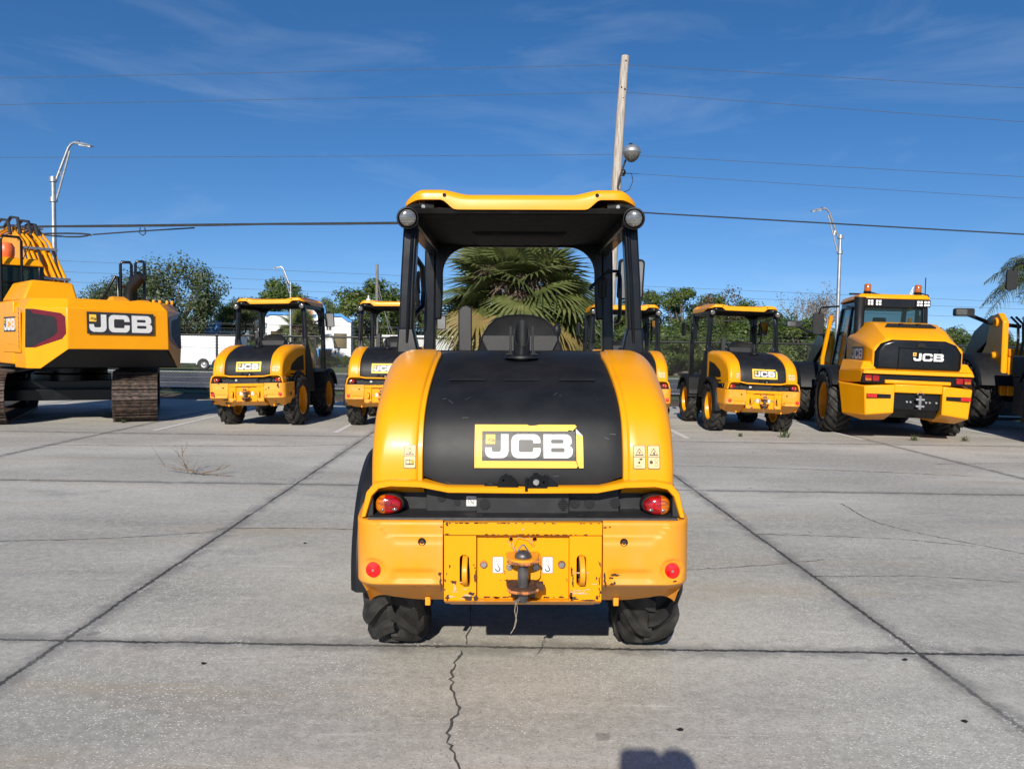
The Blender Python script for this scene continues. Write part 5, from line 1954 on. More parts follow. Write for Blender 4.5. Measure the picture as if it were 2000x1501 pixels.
plant('broad', 342, 66, 510, 'largest olive green tree, standing behind the excavator exhaust', .95, .4)
plant('broad', 218, 74, 548, 'lower olive tree just right of the excavator cab', .95, 2.4)
plant('tall', 415, 72, 572, 'narrow olive tree between the big tree and the leftmost loader', 1.0, 1.0)
plant('dark', 468, 84, 580, 'dark tree behind the left post of the leftmost loader', 1.0, 1.5)
plant('round', 545, 92, 548, 'round green tree above the canopy of the leftmost loader', 1.25, .2)
plant('round', 636, 105, 584, 'small green tree peeping over the shop roof right of the arch', .7, 1.2)
plant('round', 728, 84, 548, 'round green tree behind the distant wooden pole', 1.35, 2.0)
plant('dark', 800, 95, 590, 'dark tree partly hidden by the left canopy post', 1.1, 2.9)
plant('dark', 1180, 78, 600, 'dark tree showing between the right canopy posts', 1.1, .7)
plant('tall', 1252, 76, 556, 'tall bushy tree right behind the near mirror', 1.15, 1.9)
plant('tall', 1338, 74, 552, 'tallest green tree of the row right of the near loader', 1.2, .1)
plant('round', 1392, 80, 578, 'rounded green tree left of the loader with the peeled badge', 1.05, 2.2)
plant('dry', 1412, 70, 566, 'brownish half bare tree showing above the canopy right of centre', .95, .6)
plant('round', 1450, 74, 588, 'green tree behind the canopy of the loader with the peeled badge', 1.1, 1.1)
plant('dark', 1502, 68, 604, 'dark green tree right of that same canopy, lower than its neighbours', 1.2, 2.7)
plant('bush', 1572, 60, 622, 'big rounded shrub below the bare tree', 1.2, .5, 'shrub', 'shrubs beyond the road')
plant('bush', 1320, 60, 640, 'broad shrub at the foot of the tall trees right of centre', 1.25, 2.5, 'shrub', 'shrubs beyond the road')
plant('bush', 1420, 58, 650, 'shrub behind the fence seen through the second canopy from right', 1.3, 1.3, 'shrub', 'shrubs beyond the road')
plant('bush', 1500, 60, 655, 'low shrub between that loader and the big rounded shrub', 1.2, 3.3, 'shrub', 'shrubs beyond the road')
plant('bush', 1850, 70, 640, 'grey green shrub right of the cabbed loader hood', 1.1, .9, 'shrub', 'shrubs beyond the road')
plant('dark', 1935, 84, 640, 'dark tree behind the yellow loader tower at right', 1.1, 1.9)
plant('dark', 1700, 90, 632, 'dark tree hidden behind the glazed cab', 1.4, .3)
plant('round', 1090, 88, 612, 'green tree behind the right side of the palm', 1.3, 2.6)
plant('round', 930, 92, 612, 'green tree behind the left side of the palm', 1.3, 1.6)
plant('broad', 60, 80, 590, 'olive tree behind the excavator cab', 1.2, .3)
plant('bush', 470, 66, 655, 'shrub under the trees left of the shop', 1.0, 1.0, 'shrub', 'shrubs beyond the road')
for i, (px, lab) in enumerate(((612, 'leftmost'), (632, 'second'), (655, 'third'), (676, 'rightmost'))):
    plant('bush', px, 76, 694, lab + ' of the small clipped shrubs below the shop windows', 1.1, i * 1.3, 'shrub', 'small shrubs in front of the shop')

for i, (px, Y, pt, lab) in enumerate(((1262, 58, 628, 'leftmost thick shrub of the green bank, beside the near loader mirror'), (1365, 63, 618, 'thick shrub of the green bank left of the torn badge loader'),
                                      (1455, 64, 626, 'thick shrub of the green bank seen through the torn badge canopy'), (1535, 66, 632, 'thick shrub at the right end of the green bank'))):
    plant('dark' if i % 2 else 'bush', px, Y, pt, lab, 1.35, i * 1.7 + .4, 'shrub', 'shrubs beyond the road')

# far line of woodland closing the horizon
fw = MB()
rnd = random.Random(21)
for i in range(15000):
    x = rnd.uniform(-190, 190)
    y = 150 + rnd.uniform(-8, 8)
    h = 4.5 + 2.2 * noise.noise(Vector((x * .06, 1, 0))) + 1.2 * noise.noise(Vector((x * .3, 4, 0)))
    pos = Vector((x, y, -.6 + h * math.sqrt(rnd.random())))
    nrm = Vector((rnd.uniform(-1, 1), rnd.uniform(-1, .2), rnd.uniform(-.2, 1))).normalized()
    u = nrm.orthogonal().normalized()
    v = nrm.cross(u)
    s = rnd.uniform(.5, 1.0)
    fw.add([pos - u * s, pos - v * s * .6, pos + u * s, pos + v * s * .6], [(0, 1, 2, 3)])
o = fw.build('distant_woodland', 'leaf_dark', None, smooth=0, fixn=False)
tag(o, 'far off line of dark woodland along the horizon', 'woodland', kind='stuff')

# bare tree at right
bt = empty('bare_tree', (28.2, 72, -.55))
tag(bt, 'tall nearly leafless tree with spreading grey branches left of the cabbed loader', 'tree')
rnd = random.Random(12)
tm, lm = MB(), MB()


def branch(p, d, L, r, depth):
    pts = [p]
    q = p.copy()
    dd = d.copy()
    n = 5
    for i in range(n):
        dd = (dd + Vector((rnd.uniform(-.22, .22), rnd.uniform(-.22, .22), rnd.uniform(-.05, .2)))).normalized()
        q = q + dd * L / n
        pts.append(q.copy())
    tm.tube(pts, [r * (1 - .62 * i / n) for i in range(n + 1)], 6 if depth < 2 else 4)
    if depth < 4:
        for k in range(4 if depth < 3 else 3):
            t = rnd.randint(2, n)
            nd = (dd + Vector((rnd.uniform(-1, 1), rnd.uniform(-1, 1), rnd.uniform(-.25, .55)))).normalized()
            branch(pts[t].copy(), nd, L * rnd.uniform(.5, .78), r * .45, depth + 1)
    if depth >= 3:
        for k in range(1):
            s = rnd.uniform(.05, .11)
            pos = pts[-1] + Vector((rnd.uniform(-.3, .3), rnd.uniform(-.3, .3), rnd.uniform(-.2, .2)))
            u = Vector((rnd.uniform(-1, 1), rnd.uniform(-1, 1), rnd.uniform(-1, 1))).normalized() * s
            v = u.orthogonal()
            lm.add([pos - u, pos - v * .5, pos + u, pos + v * .5], [(0, 1, 2, 3)])


tm.tube([(0, 0, 0), (.05, 0, 1.8), (0, 0, 3.2)], [.34, .28, .24], 9)
for k in range(5):
    a = 2 * PI * k / 5 + .4
    branch(Vector((0, 0, 2.6 + .2 * k)), Vector((math.cos(a) * 1.0, math.sin(a) * .7, .9)).normalized(), 2.5, .13, 0)
branch(Vector((0, 0, 3.1)), Vector((.1, 0, 1)), 2.2, .16, 0)
tm.build('trunk', 'bark_pale', bt)
lm.build('crown', 'leaf_dry', bt, smooth=0, fixn=False)


# ------------------------------------------------------------------ cabbage palm
def fan_leaf(mb, base, d, plen, R_, droop, slot, rnd, segs=30):
    """Costapalmate fan: petiole from base along d, then folded segments."""
    d = d.normalized()
    tip = base + d * plen + Vector((0, 0, -droop * plen * .35))
    mid = base + d * plen * .5 + Vector((0, 0, .04))
    mb.tube([base, mid, tip], [.018, .014, .010], 4, slot)
    ax = (tip - mid).normalized()
    side = ax.cross(Vector((0, 0, 1)))
    side = side.normalized() if side.length > .1 else Vector((1, 0, 0))
    a0 = rnd.uniform(-.8, .8)
    up = side.cross(ax)
    side, up = side * math.cos(a0) + up * math.sin(a0), up * math.cos(a0) - side * math.sin(a0)
    for i in range(segs):
        t = (i / (segs - 1)) * 2 - 1
        ang = t * R(125)
        dr = ax * math.cos(ang) + side * math.sin(ang)
        L = R_ * (1 - .30 * abs(t)) * rnd.uniform(.86, 1.06)
        w_ = R_ * .034
        s2 = dr.cross(up).normalized()
        p0 = tip + ax * (-.05 * R_)
        fold = up * (.06 * R_)
        k = [p0]
        for q in (.33, .66, 1.0):
            k.append(p0 + dr * L * q + fold * (1 - abs(t)) * math.sin(q * PI) + Vector((0, 0, -1)) * (droop * L * .55 * q ** 2.2))
        rows = []
        for q, p in zip((.25, 1.0, .8, .04), k):
            rows.append([p - s2 * w_ * q, p + up * w_ * .5 * q, p + s2 * w_ * q])
        mb.loft(rows, slot)


def cabbage_palm(loc, scale, label, rz=0, seed=5, nleaf=78):
    rnd = random.Random(seed)
    r = empty('palm_tree', loc, rz)
    r.scale = (scale,) * 3
    tag(r, label, 'palm')
    m = MB()
    H = 2.35
    m.tube([(0, 0, -.2), (.02, 0, .8), (.0, 0, 1.6), (0, 0, H)], [.26, .22, .20, .17], 14)
    for i in range(110):          # old leaf bases
        z = .2 + 2.0 * rnd.random()
        a = rnd.uniform(0, 2 * PI)
        c, s = math.cos(a), math.sin(a)
        b = Vector((c * .2, s * .2, z))
        m.tube([b, b + Vector((c * .10, s * .10, .10)), b + Vector((c * .13, s * .13, .24))], [.035, .028, .015], 4)
    m.build('trunk', 'palm_bark', r)
    m, md = MB(), MB()
    for i in range(nleaf):
        f = i / nleaf
        el = R(84 - 122 * f + rnd.uniform(-12, 12))
        az = i * 2.39996 + rnd.uniform(-.3, .3)
        d = Vector((math.cos(az) * math.cos(el), math.sin(az) * math.cos(el), math.sin(el)))
        base = Vector((d.x * .12, d.y * .12, H - .25 + .3 * (1 - f)))
        slot = 0 if f < .74 or rnd.random() < .35 else 1
        fan_leaf(m, base, d, rnd.uniform(.65, 1.0), rnd.uniform(.85, 1.05), (.13 + .60 * f) * rnd.uniform(.6, 1.4), slot, rnd)
    m.build('fronds', ['frond', 'frond_yellow'], r, smooth=0, fixn=False)
    for i in range(20):
        az = i * 2.39996
        el = R(rnd.uniform(-62, -28))
        d = Vector((math.cos(az) * math.cos(el), math.sin(az) * math.cos(el), math.sin(el)))
        fan_leaf(md, Vector((d.x * .15, d.y * .15, H - .5)), d, rnd.uniform(.8, 1.2), .8, 1.3, 0, rnd, 16)
    md.build('dead_fronds', 'frond_dead', r, smooth=0, fixn=False)
    m = MB()
    for i in range(16):            # spent flower stalks
        az = rnd.uniform(0, 2 * PI) if i > 11 else R(-90 + rnd.uniform(-80, 80))
        p = Vector((math.cos(az) * .15, math.sin(az) * .15, H + .1))
        e = p + Vector((math.cos(az) * rnd.uniform(.5, 1.0), math.sin(az) * rnd.uniform(.5, 1.0), rnd.uniform(-.6, .35)))
        m.tube([p, (p + e) / 2 + Vector((0, 0, .25)), e], [.02, .014, .006], 4)
        for k in range(60):
            t = rnd.uniform(.3, 1)
            q = p.lerp(e, t) + Vector((0, 0, .25 * 4 * t * (1 - t) * .5))
            v = Vector((rnd.uniform(-1, 1), rnd.uniform(-1, 1), rnd.uniform(-1.2, .5))).normalized() * rnd.uniform(.15, .42)
            m.tube([q, q + v * .5 + Vector((0, 0, .03)), q + v], [.006, .005, .003], 3)
    m.build('flower_stalks', 'flower_stalk', r, smooth=0, fixn=False)
    return r


pal1 = cabbage_palm((.15, 23.0, 0), 1.34, 'cabbage palm with drooping fan leaves seen through the near canopy')
pal1.scale = (1.62, 1.5, 1.38)
pal2 = cabbage_palm((-19.8, 72, -.55), 1.5, 'small fan palm at the right corner of the white shop', .7, 8, 34)
pal3 = cabbage_palm((-26.0, 73, -.55), 1.65, 'fan palm in front of the left wing of the white shop', 1.9, 9, 30)

# feathery palm at the right edge
qp = empty('queen_palm', (17.8, 25.8, .2))
tag(qp, 'feathery drooping palm at the right edge behind the last loader', 'palm')
rnd = random.Random(31)
m = MB().tube([(0, 0, -.5), (.05, 0, 2.2), (0, 0, 4.15)], [.17, .13, .11], 12)
m.build('trunk', 'bark_pale', qp)
m = MB()
for i in range(40):
    az = i * 2.39996
    el = R(75 - 75 * (i / 40) + rnd.uniform(-8, 8))
    d = Vector((math.cos(az) * math.cos(el), math.sin(az) * math.cos(el), math.sin(el)))
    L = rnd.uniform(1.8, 2.3)
    pts = []
    for k in range(12):
        t = k / 11
        pts.append(Vector((0, 0, 4.15)) + d * L * t + Vector((0, 0, -1.55 * t ** 2.1)))
    m.tube(pts, [.022 * (1 - .8 * k / 11) + .003 for k in range(12)], 4)
    for k in range(1, 11):
        for j in range(4):
            t = (k + j / 4) / 11
            a = pts[k].lerp(pts[k + 1], j / 4)
            tang = (pts[k + 1] - pts[k]).normalized()
            sd_ = tang.cross(Vector((0, 0, 1))).normalized()
            for s in (-1, 1):
                v = (sd_ * s * .8 + tang * .45 + Vector((0, 0, rnd.uniform(-.5, .25)))).normalized()
                LL = .55 * math.sin(PI * (.12 + .82 * t)) * rnd.uniform(.8, 1.1)
                b = a + v * LL * .55
                c = a + v * LL + Vector((0, 0, -.26 * LL / .5))
                wv = tang * .014
                m.add([a - wv * .6, a + wv * .6, b + wv, b - wv, c], [(0, 1, 2, 3), (3, 2, 4)])
m.build('fronds', 'frond_queen', qp, smooth=0, fixn=False)

# ================================================================== excavator
def make_excavator(loc, yaw_track, yaw_up):
    root = empty('excavator', loc)
    tag(root, 'yellow tracked excavator at the left edge seen from behind its counterweight', 'excavator')

    def rot(mb, a):
        c, s = math.cos(a), math.sin(a)
        mb.v = [(p[0] * c - p[1] * s, p[0] * s + p[1] * c, p[2]) for p in mb.v]
        return mb

    def part(name, mb, mats, a=None, par=None, **k):
        return rot(mb, yaw_up if a is None else a).build(name, mats, par or root, **k)
    # tracks
    L2, hr, sw = 1.62, .47, .80
    per = 2 * (2 * L2) + 2 * PI * hr
    ns = 48
    for s in (-1, 1):
        m = MB()
        xc = s * 1.28
        for i in range(ns):
            d = per * (i + .5) / ns
            def pos(d):
                d %= per
                if d < 2 * L2:
                    return (-L2 + d, 2 * hr + .03, 0)
                d -= 2 * L2
                if d < PI * hr:
                    a = d / hr
                    return (L2 + hr * math.sin(a), hr + .03 + hr * math.cos(a), -a)
                d -= PI * hr
                if d < 2 * L2:
                    return (L2 - d, .03, -PI)
                d -= 2 * L2
                a = d / hr
                return (-L2 - hr * math.sin(a), hr + .03 - hr * math.cos(a), -PI - a)
            y, z, a = pos(d)
            ca, sa = math.cos(a), math.sin(a)
            def T(u, v, x):
                return (x, y + u * ca - v * sa, z + u * sa + v * ca)
            hlf = per / ns / 2 * .95
            for (u0, u1, v0, v1) in ((-hlf, hlf, -.03, .0), (-hlf, -hlf + .025, 0, .035), (-.012, .012, 0, .028), (hlf - .03, hlf - .006, 0, .026)):
                m.add([T(u0, v0, xc - sw / 2), T(u1, v0, xc - sw / 2), T(u1, v1, xc - sw / 2), T(u0, v1, xc - sw / 2),
                       T(u0, v0, xc + sw / 2), T(u1, v0, xc + sw / 2), T(u1, v1, xc + sw / 2), T(u0, v1, xc + sw / 2)],
                      [(0, 1, 2, 3), (7, 6, 5, 4), (0, 4, 5, 1), (1, 5, 6, 2), (2, 6, 7, 3), (3, 7, 4, 0)])
            for q in (-.09, .09):
                m.add([T(-.03, 0, xc + q - .02), T(.03, 0, xc + q - .02), T(.03, .02, xc + q - .02), T(-.03, .02, xc + q - .02),
                       T(-.03, 0, xc + q + .02), T(.03, 0, xc + q + .02), T(.03, .02, xc + q + .02), T(-.03, .02, xc + q + .02)],
                      [(0, 1, 2, 3), (7, 6, 5, 4), (0, 4, 5, 1), (1, 5, 6, 2), (2, 6, 7, 3), (3, 7, 4, 0)], 1)
        tk = part('track', m, ['track_steel', 'black_hole'], yaw_track, smooth=0)
        m = MB()
        m.prism([[(-1.5, .25), (1.5, .25), (1.6, .5), (1.5, .78), (-1.5, .78), (-1.6, .5)]], 'x', xc - .2, xc + .2)
        for y in (-L2, L2):
            m.lathe([(.40, -.25), (.42, -.1), (.42, .1), (.40, .25)], (xc, y, hr + .03), 'x', 22, 0, 1, True)
        part('track_frame', m, 'black_paint', yaw_track, bevel=.01)
    m = MB()
    m.box(-1.1, 1.1, -.65, .65, .42, .78)
    m.box(-1.2, 1.2, -1.15, -.75, .40, .62)
    m.box(-1.2, 1.2, .75, 1.15, .40, .62)
    m.lathe([(.75, .76), (.75, .9), (.68, .92), (.68, 1.10)], (0, 0, 0), 'z', 32, 0, 1, True)
    part('undercarriage', m, 'black_paint', yaw_track, bevel=.01)
    # upper deck
    m = MB()
    m.box(-1.36, 1.36, -2.0, 1.3, 1.10, 1.32)
    part('deck', m, 'black_paint', bevel=.02)
    # counterweight
    zA, zB, zC, zD = 2.36, 2.18, 1.44, 1.08
    PA = [(-1.28, -1.5), (-1.26, -2.10), (-.80, -2.62), (.80, -2.62), (1.26, -2.10), (1.28, -1.5)]
    PB = [(-1.38, -1.5), (-1.38, -2.18), (-.88, -2.82), (.88, -2.82), (1.38, -2.18), (1.38, -1.5)]
    PC = [(-1.40, -1.5), (-1.40, -2.20), (-.88, -2.87), (.88, -2.87), (1.40, -2.20), (1.40, -1.5)]
    PD = [(-1.38, -1.5), (-1.38, -2.20), (-1.22, -2.46), (1.22, -2.46), (1.38, -2.20), (1.38, -1.5)]
    m = MB()
    R_ = lambda P, z: [(x, y, z) for x, y in P]
    a, b, c, d = R_(PA, zA), R_(PB, zB), R_(PC, zC), R_(PD, zD)
    m.loft([a, b, c])
    m.add(a, [(0, 1, 2, 3, 4, 5)])
    for j in (0, 1, 3, 4):
        m.add([c[j], c[j + 1], d[j + 1], d[j]], [(0, 1, 2, 3)])
    e = [(-1.22, -2.40, zD), (1.22, -2.40, zD), (-.86, -2.80, zC), (.86, -2.80, zC)]
    m.add([c[2], c[3], e[3], e[2]], [(0, 1, 2, 3)])
    m.add([e[2], e[3], (1.24, -2.42, zD), (-1.24, -2.42, zD)], [(0, 1, 2, 3)], 1)
    m.add([c[2], d[2], (-1.24, -2.42, zD), e[2]], [(0, 1, 2, 3)], 1)
    m.add([c[3], d[3], (1.24, -2.42, zD), e[3]], [(0, 1, 2, 3)], 1)
    m.add(d, [(0, 1, 2, 3, 4, 5)], 1)
    cw = part('counterweight', m, ['yellow', 'black_plastic'], bevel=.03, smooth=30)
    # corner insets: dark panel with deep red border
    for s in (-1, 1):
        nrm = Vector((s * .79, -.61))

        def fn(off, s=s, nrm=nrm):
            def g(u, v):
                f = (2.18 - v) / .74
                ax, ay = s * (1.38 + .02 * f), -2.18 - .02 * f
                bx_, by_ = s * .88, -2.82 - .05 * f
                return (ax + (bx_ - ax) * u + nrm.x * (.008 + off), ay + (by_ - ay) * u + nrm.y * (.008 + off), v)
            return g
        m = MB()
        m.flat([[(.02, 1.46), (.02, 2.15), (.20, 2.15), (.85, 2.08), (.95, 2.02), (.96, 1.72), (.86, 1.62), (.25, 1.46)]], fn(0), 0)
        m.flat([[(.02, 1.46), (.02, 2.15), (.10, 2.15), (.20, 2.07), (.68, 2.02), (.75, 1.97), (.76, 1.74), (.68, 1.67), (.16, 1.46)]], fn(.003), 1)
        if True:
            part('corner_panel', m, ['dark_red', 'black_plastic'], None, cw, smooth=0, fixn=False)
    # badge
    m = MB()
    mk = lambda off: (lambda u, v: (u, -2.845 - .012 - off - (2.18 - v) * .055, v))
    lg = logo(.0, mk, -.58, 1.72, 1.18, .40, False, False)
    part('badge', lg, ['white_decal', 'decal_black', 'yellow_decal'], None, cw, smooth=0, fixn=False)
    # engine hood details
    m = MB()
    m.hexa([(-1.30, -1.7, 2.34), (-.35, -1.7, 2.34), (-.35, -.2, 2.34), (-1.30, -.2, 2.34)], [(-1.12, -1.55, 2.72), (-.42, -1.6, 2.70), (-.42, -.3, 2.70), (-1.12, -.3, 2.72)])
    part('air_box', m, 'yellow', bevel=.04)
    m = MB()
    m.box(-1.30, 1.30, -1.52, .3, 1.3, 2.34)
    m.hexa([(.05, -2.3, 2.36), (.40, -2.3, 2.36), (.40, -1.9, 2.36), (.05, -1.9, 2.36)], [(.12, -2.12, 2.46), (.34, -2.12, 2.46), (.34, -1.95, 2.46), (.12, -1.95, 2.46)])
    m.hexa([(.55, -2.3, 2.36), (.80, -2.3, 2.36), (.80, -1.7, 2.36), (.55, -1.7, 2.36)], [(.60, -2.2, 2.41), (.76, -2.2, 2.41), (.76, -1.75, 2.41), (.60, -1.75, 2.41)])
    for x in (.80, .92, 1.06, 1.16):
        m.lathe([(.03, 2.34), (.03, 2.42)], (x, -2.35, 0), 'z', 8, 0, 1, True)
    part('engine_hood', m, 'yellow', bevel=.02)
    m = MB()
    m.tube([(.70, -1.35, 2.30), (.70, -1.35, 2.60), (.73, -1.42, 2.72), (.80, -1.54, 2.86), (.85, -1.62, 2.94)], [.105, .105, .112, .118, .118], 16, 0, False)
    m.tube([(.846, -1.61, 2.935), (.75, -1.46, 2.77)], [.108, .10], 16, 1)
    part('exhaust', m, ['black_plastic', 'black_hole'])
    m = MB()
    def hoop(p0, p1, h, r=.03):
        a, b = Vector(p0), Vector(p1)
        d = (b - a) * .14
        up = Vector((0, 0, h))
        m.tube([a, a + up * .94, a + up + d, b + up - d, b + up * .94, b], r, 8)
    hoop((.60, -1.15, 2.3), (.79, -1.22, 2.3), .93)
    m.tube([(.60, -1.15, 2.72), (.79, -1.22, 2.72)], .022, 6)
    m.tube([(.30, -.75, 2.3), (.53, -1.05, 2.94), (.56, -1.10, 2.92), (.57, -1.12, 2.3)], .03, 8)
    m.tube([(.57, -1.12, 2.62), (.62, -1.15, 2.62)], .02, 6)
    m.lathe([(.045, 0), (.045, .14)], (.79, -1.22, 2.80), 'z', 8, 0, 1, True)
    hoop((.83, -1.33, 2.3), (.98, -1.40, 2.3), .95)
    m.tube([(.79, -1.22, 2.86), (.83, -1.33, 2.86)], .02, 6)
    part('handrail', m, 'black_paint', smooth=50)
    # left side bodywork
    m = MB()
    m.box(-1.41, -1.30, -1.5, 1.0, 1.14, 2.30)
    sb = part('side_body', m, 'yellow', bevel=.02)
    m = MB()
    m.box(-1.425, -1.40, -2.0, -.85, 1.36, 2.10)
    m.box(-1.430, -1.41, -1.85, -1.15, 1.50, 1.70)
    m.box(-1.430, -1.41, -1.85, -1.15, 1.78, 2.0)
    dr = part('side_door', m, 'yellow', None, sb, bevel=.012)
    m = MB()
    for k in range(9):
        z = 1.42 + k * .085
        m.add([(-1.428, -1.99, z), (-1.428, -1.93, z + .06), (-1.428, -1.93, z + .10), (-1.428, -1.99, z + .04)], [(0, 1, 2, 3)])
    part('hazard_stripe', m, 'decal_black', None, dr, smooth=0)
    mk = lambda off: (lambda u, v: (-1.428 - off, -u, v))
    lg = logo(.0, mk, .93, 1.74, .80, .28, False, False)
    part('side_badge', lg, ['white_decal', 'decal_black', 'yellow_decal'], None, sb, smooth=0, fixn=False)
    # cab
    x0, x1, y0, y1 = -1.38, -.48, .1, 1.85
    m = MB()
    m.box(x0, x1, y0, y1, 1.3, 2.25)
    for x in (x0 + .04, x1 - .04):
        for y in (y0 + .04, y1 - .04):
            m.box(x - .05, x + .05, y - .05, y + .05, 2.25, 3.12)
    part('cab', m, 'black_paint', bevel=.015)
    m = MB()
    m.box(x0 + .05, x1 - .05, y0 + .01, y0 + .02, 2.26, 3.1)
    m.box(x0 + .01, x0 + .02, y0 + .08, y1 - .08, 2.26, 3.1)
    m.box(x1 - .02, x1 - .01, y0 + .08, y1 - .08, 2.26, 3.1)
    m.box(x0 + .05, x1 - .05, y1 - .02, y1 - .01, 2.26, 3.1)
    part('cab_window', m, 'cab_glass', smooth=0)
    m = MB()
    m.hexa([(x0 - .02, y0 - .05, 3.10), (x1 + .02, y0 - .05, 3.10), (x1 + .02, y1, 3.10), (x0 - .02, y1, 3.10)], [(x0 + .05, y0 + .03, 3.26), (x1 - .05, y0 + .03, 3.26), (x1 - .05, y1 - .1, 3.26), (x0 + .05, y1 - .1, 3.26)])
    part('cab_roof', m, 'yellow', bevel=.03)
    m = MB()
    m.box(x0 + .25, x1 - .25, .5, .62, 2.3, 2.95)
    m.ellipsoid(((x0 + x1) / 2, .6, 3.0), .13, .06, .12)
    part('cab_seat', m, 'seat_vinyl', bevel=.03)
    m = MB()
    m.tube([(x0 + .12, y0 - .12, 2.2), (x0 + .12, y0 - .12, 3.58), (x0 + .16, y0 - .12, 3.66), (x0 + .44, y0 - .12, 3.66), (x0 + .48, y0 - .12, 3.58), (x0 + .48, y0 - .12, 2.2)], .028, 8)
    m.tube([(x0 + .12, y0 - .12, 2.75), (x0 + .48, y0 - .12, 2.75)], .022, 6)
    m.tube([(x0 + .50, y0 - .1, 3.2), (x0 + .66, y0 - .1, 3.6)], .008, 5)
    part('cab_handrail', m, 'black_paint', smooth=50)
    m = MB()
    m.lathe([(.13, 3.26), (.15, 3.33), (.15, 3.48), (.10, 3.56), (.001, 3.58)], (x0 + .30, y0 + .25, 0), 'z', 16)
    part('beacon', m, 'orange_cap')
    def BZ(mb):
        mb.v = [(p[0] - .06, p[1], 1.6 + (p[2] - 1.6) * .80) for p in mb.v]
        return mb
    # boom: plate box with pipes over its back
    side = [(.35, 1.6), (.35, 2.2), (1.2, 3.3), (2.3, 4.30), (3.2, 4.78), (4.4, 4.72), (6.0, 4.1), (6.1, 3.7), (4.5, 4.05), (3.4, 4.05), (2.5, 3.55), (1.5, 2.4), (.95, 1.6)]
    m = MB()
    m.prism([side], 'x', -.24, .24)
    BZ(m)
    bm_ = part('boom', m, 'yellow', bevel=.02)
    m = MB()
    topl = [(.30, 2.05), (1.10, 3.30), (2.2, 4.36), (3.15, 4.88), (4.4, 4.82), (5.9, 4.2)]
    for k, x in enumerate((-.30, -.19, -.08, .04, .16, .27)):
        off = .07 + .02 * (k % 2)
        pts = [(x + (.10 if i == 0 and k > 2 else 0), y - off * .7 + (.05 * (k % 3) if i else 0), z + off * .6) for i, (y, z) in enumerate(topl)]
        m.tube(pts, .036, 8)
    BZ(m)
    part('boom_pipe', m, 'yellow', None, bm_, smooth=50)
    for (y, z) in ((1.0, 3.22), (1.9, 4.12), (3.0, 4.86)):
        part('pipe_clamp', BZ(MB().box(-.34, .32, y - .12, y - .02, z + .02, z + .09)), 'steel', None, bm_)
    m = MB()
    for k, x in enumerate((-.36, -.10, .20)):
        m.tube([(x, .4, 1.9), (x + .02, .85, 2.9), (x + .03, 1.9, 4.2)], .028, 8)
    for k, (x, h) in enumerate(((-.42, 5.05), (-.22, 5.15), (.0, 5.08), (.14, 5.0))):
        m.tube([(x, 2.6, 4.62), (x, 2.85, h), (x - .05, 3.2, h + .06), (x - .1, 3.6, 4.95)], .04, 8)
    BZ(m)
    part('hose', m, 'cable', None, bm_, smooth=50)
    m = MB()
    for s in (-1, 1):
        m.tube([(s * .42, .9, 1.5), (s * .42, 2.0, 2.6)], .09, 12)
        m.tube([(s * .42, 2.0, 2.6), (s * .38, 2.9, 3.6)], .05, 10, 1)
    BZ(m)
    part('boom_cylinder', m, ['yellow', 'steel'], None, bm_)
    m = MB()
    for s in (-1, 1):
        xa, xb = sorted((s * .34, s * .42))
        m.prism([[(.1, 1.3), (.2, 2.0), (.55, 2.3), (.95, 2.0), (1.2, 1.3)]], 'x', xa, xb)
    part('boom_bracket', m, 'yellow', bevel=.015)
    m = MB()
    m.prism([[(5.8, 3.5), (6.1, 3.8), (6.6, 3.6), (6.9, 1.6), (6.6, 1.5), (5.9, 3.0)]], 'x', -.2, .2)
    part('dipper_arm', m, 'yellow', bevel=.02)
    m = MB()
    m.prism([[(6.4, 1.6), (6.95, 1.65), (7.2, 1.2), (7.0, .7), (6.4, .5), (5.9, .7), (6.3, 1.0)]], 'x', -.55, .55)
    part('bucket', m, 'dark_steel', bevel=.02)
    return root


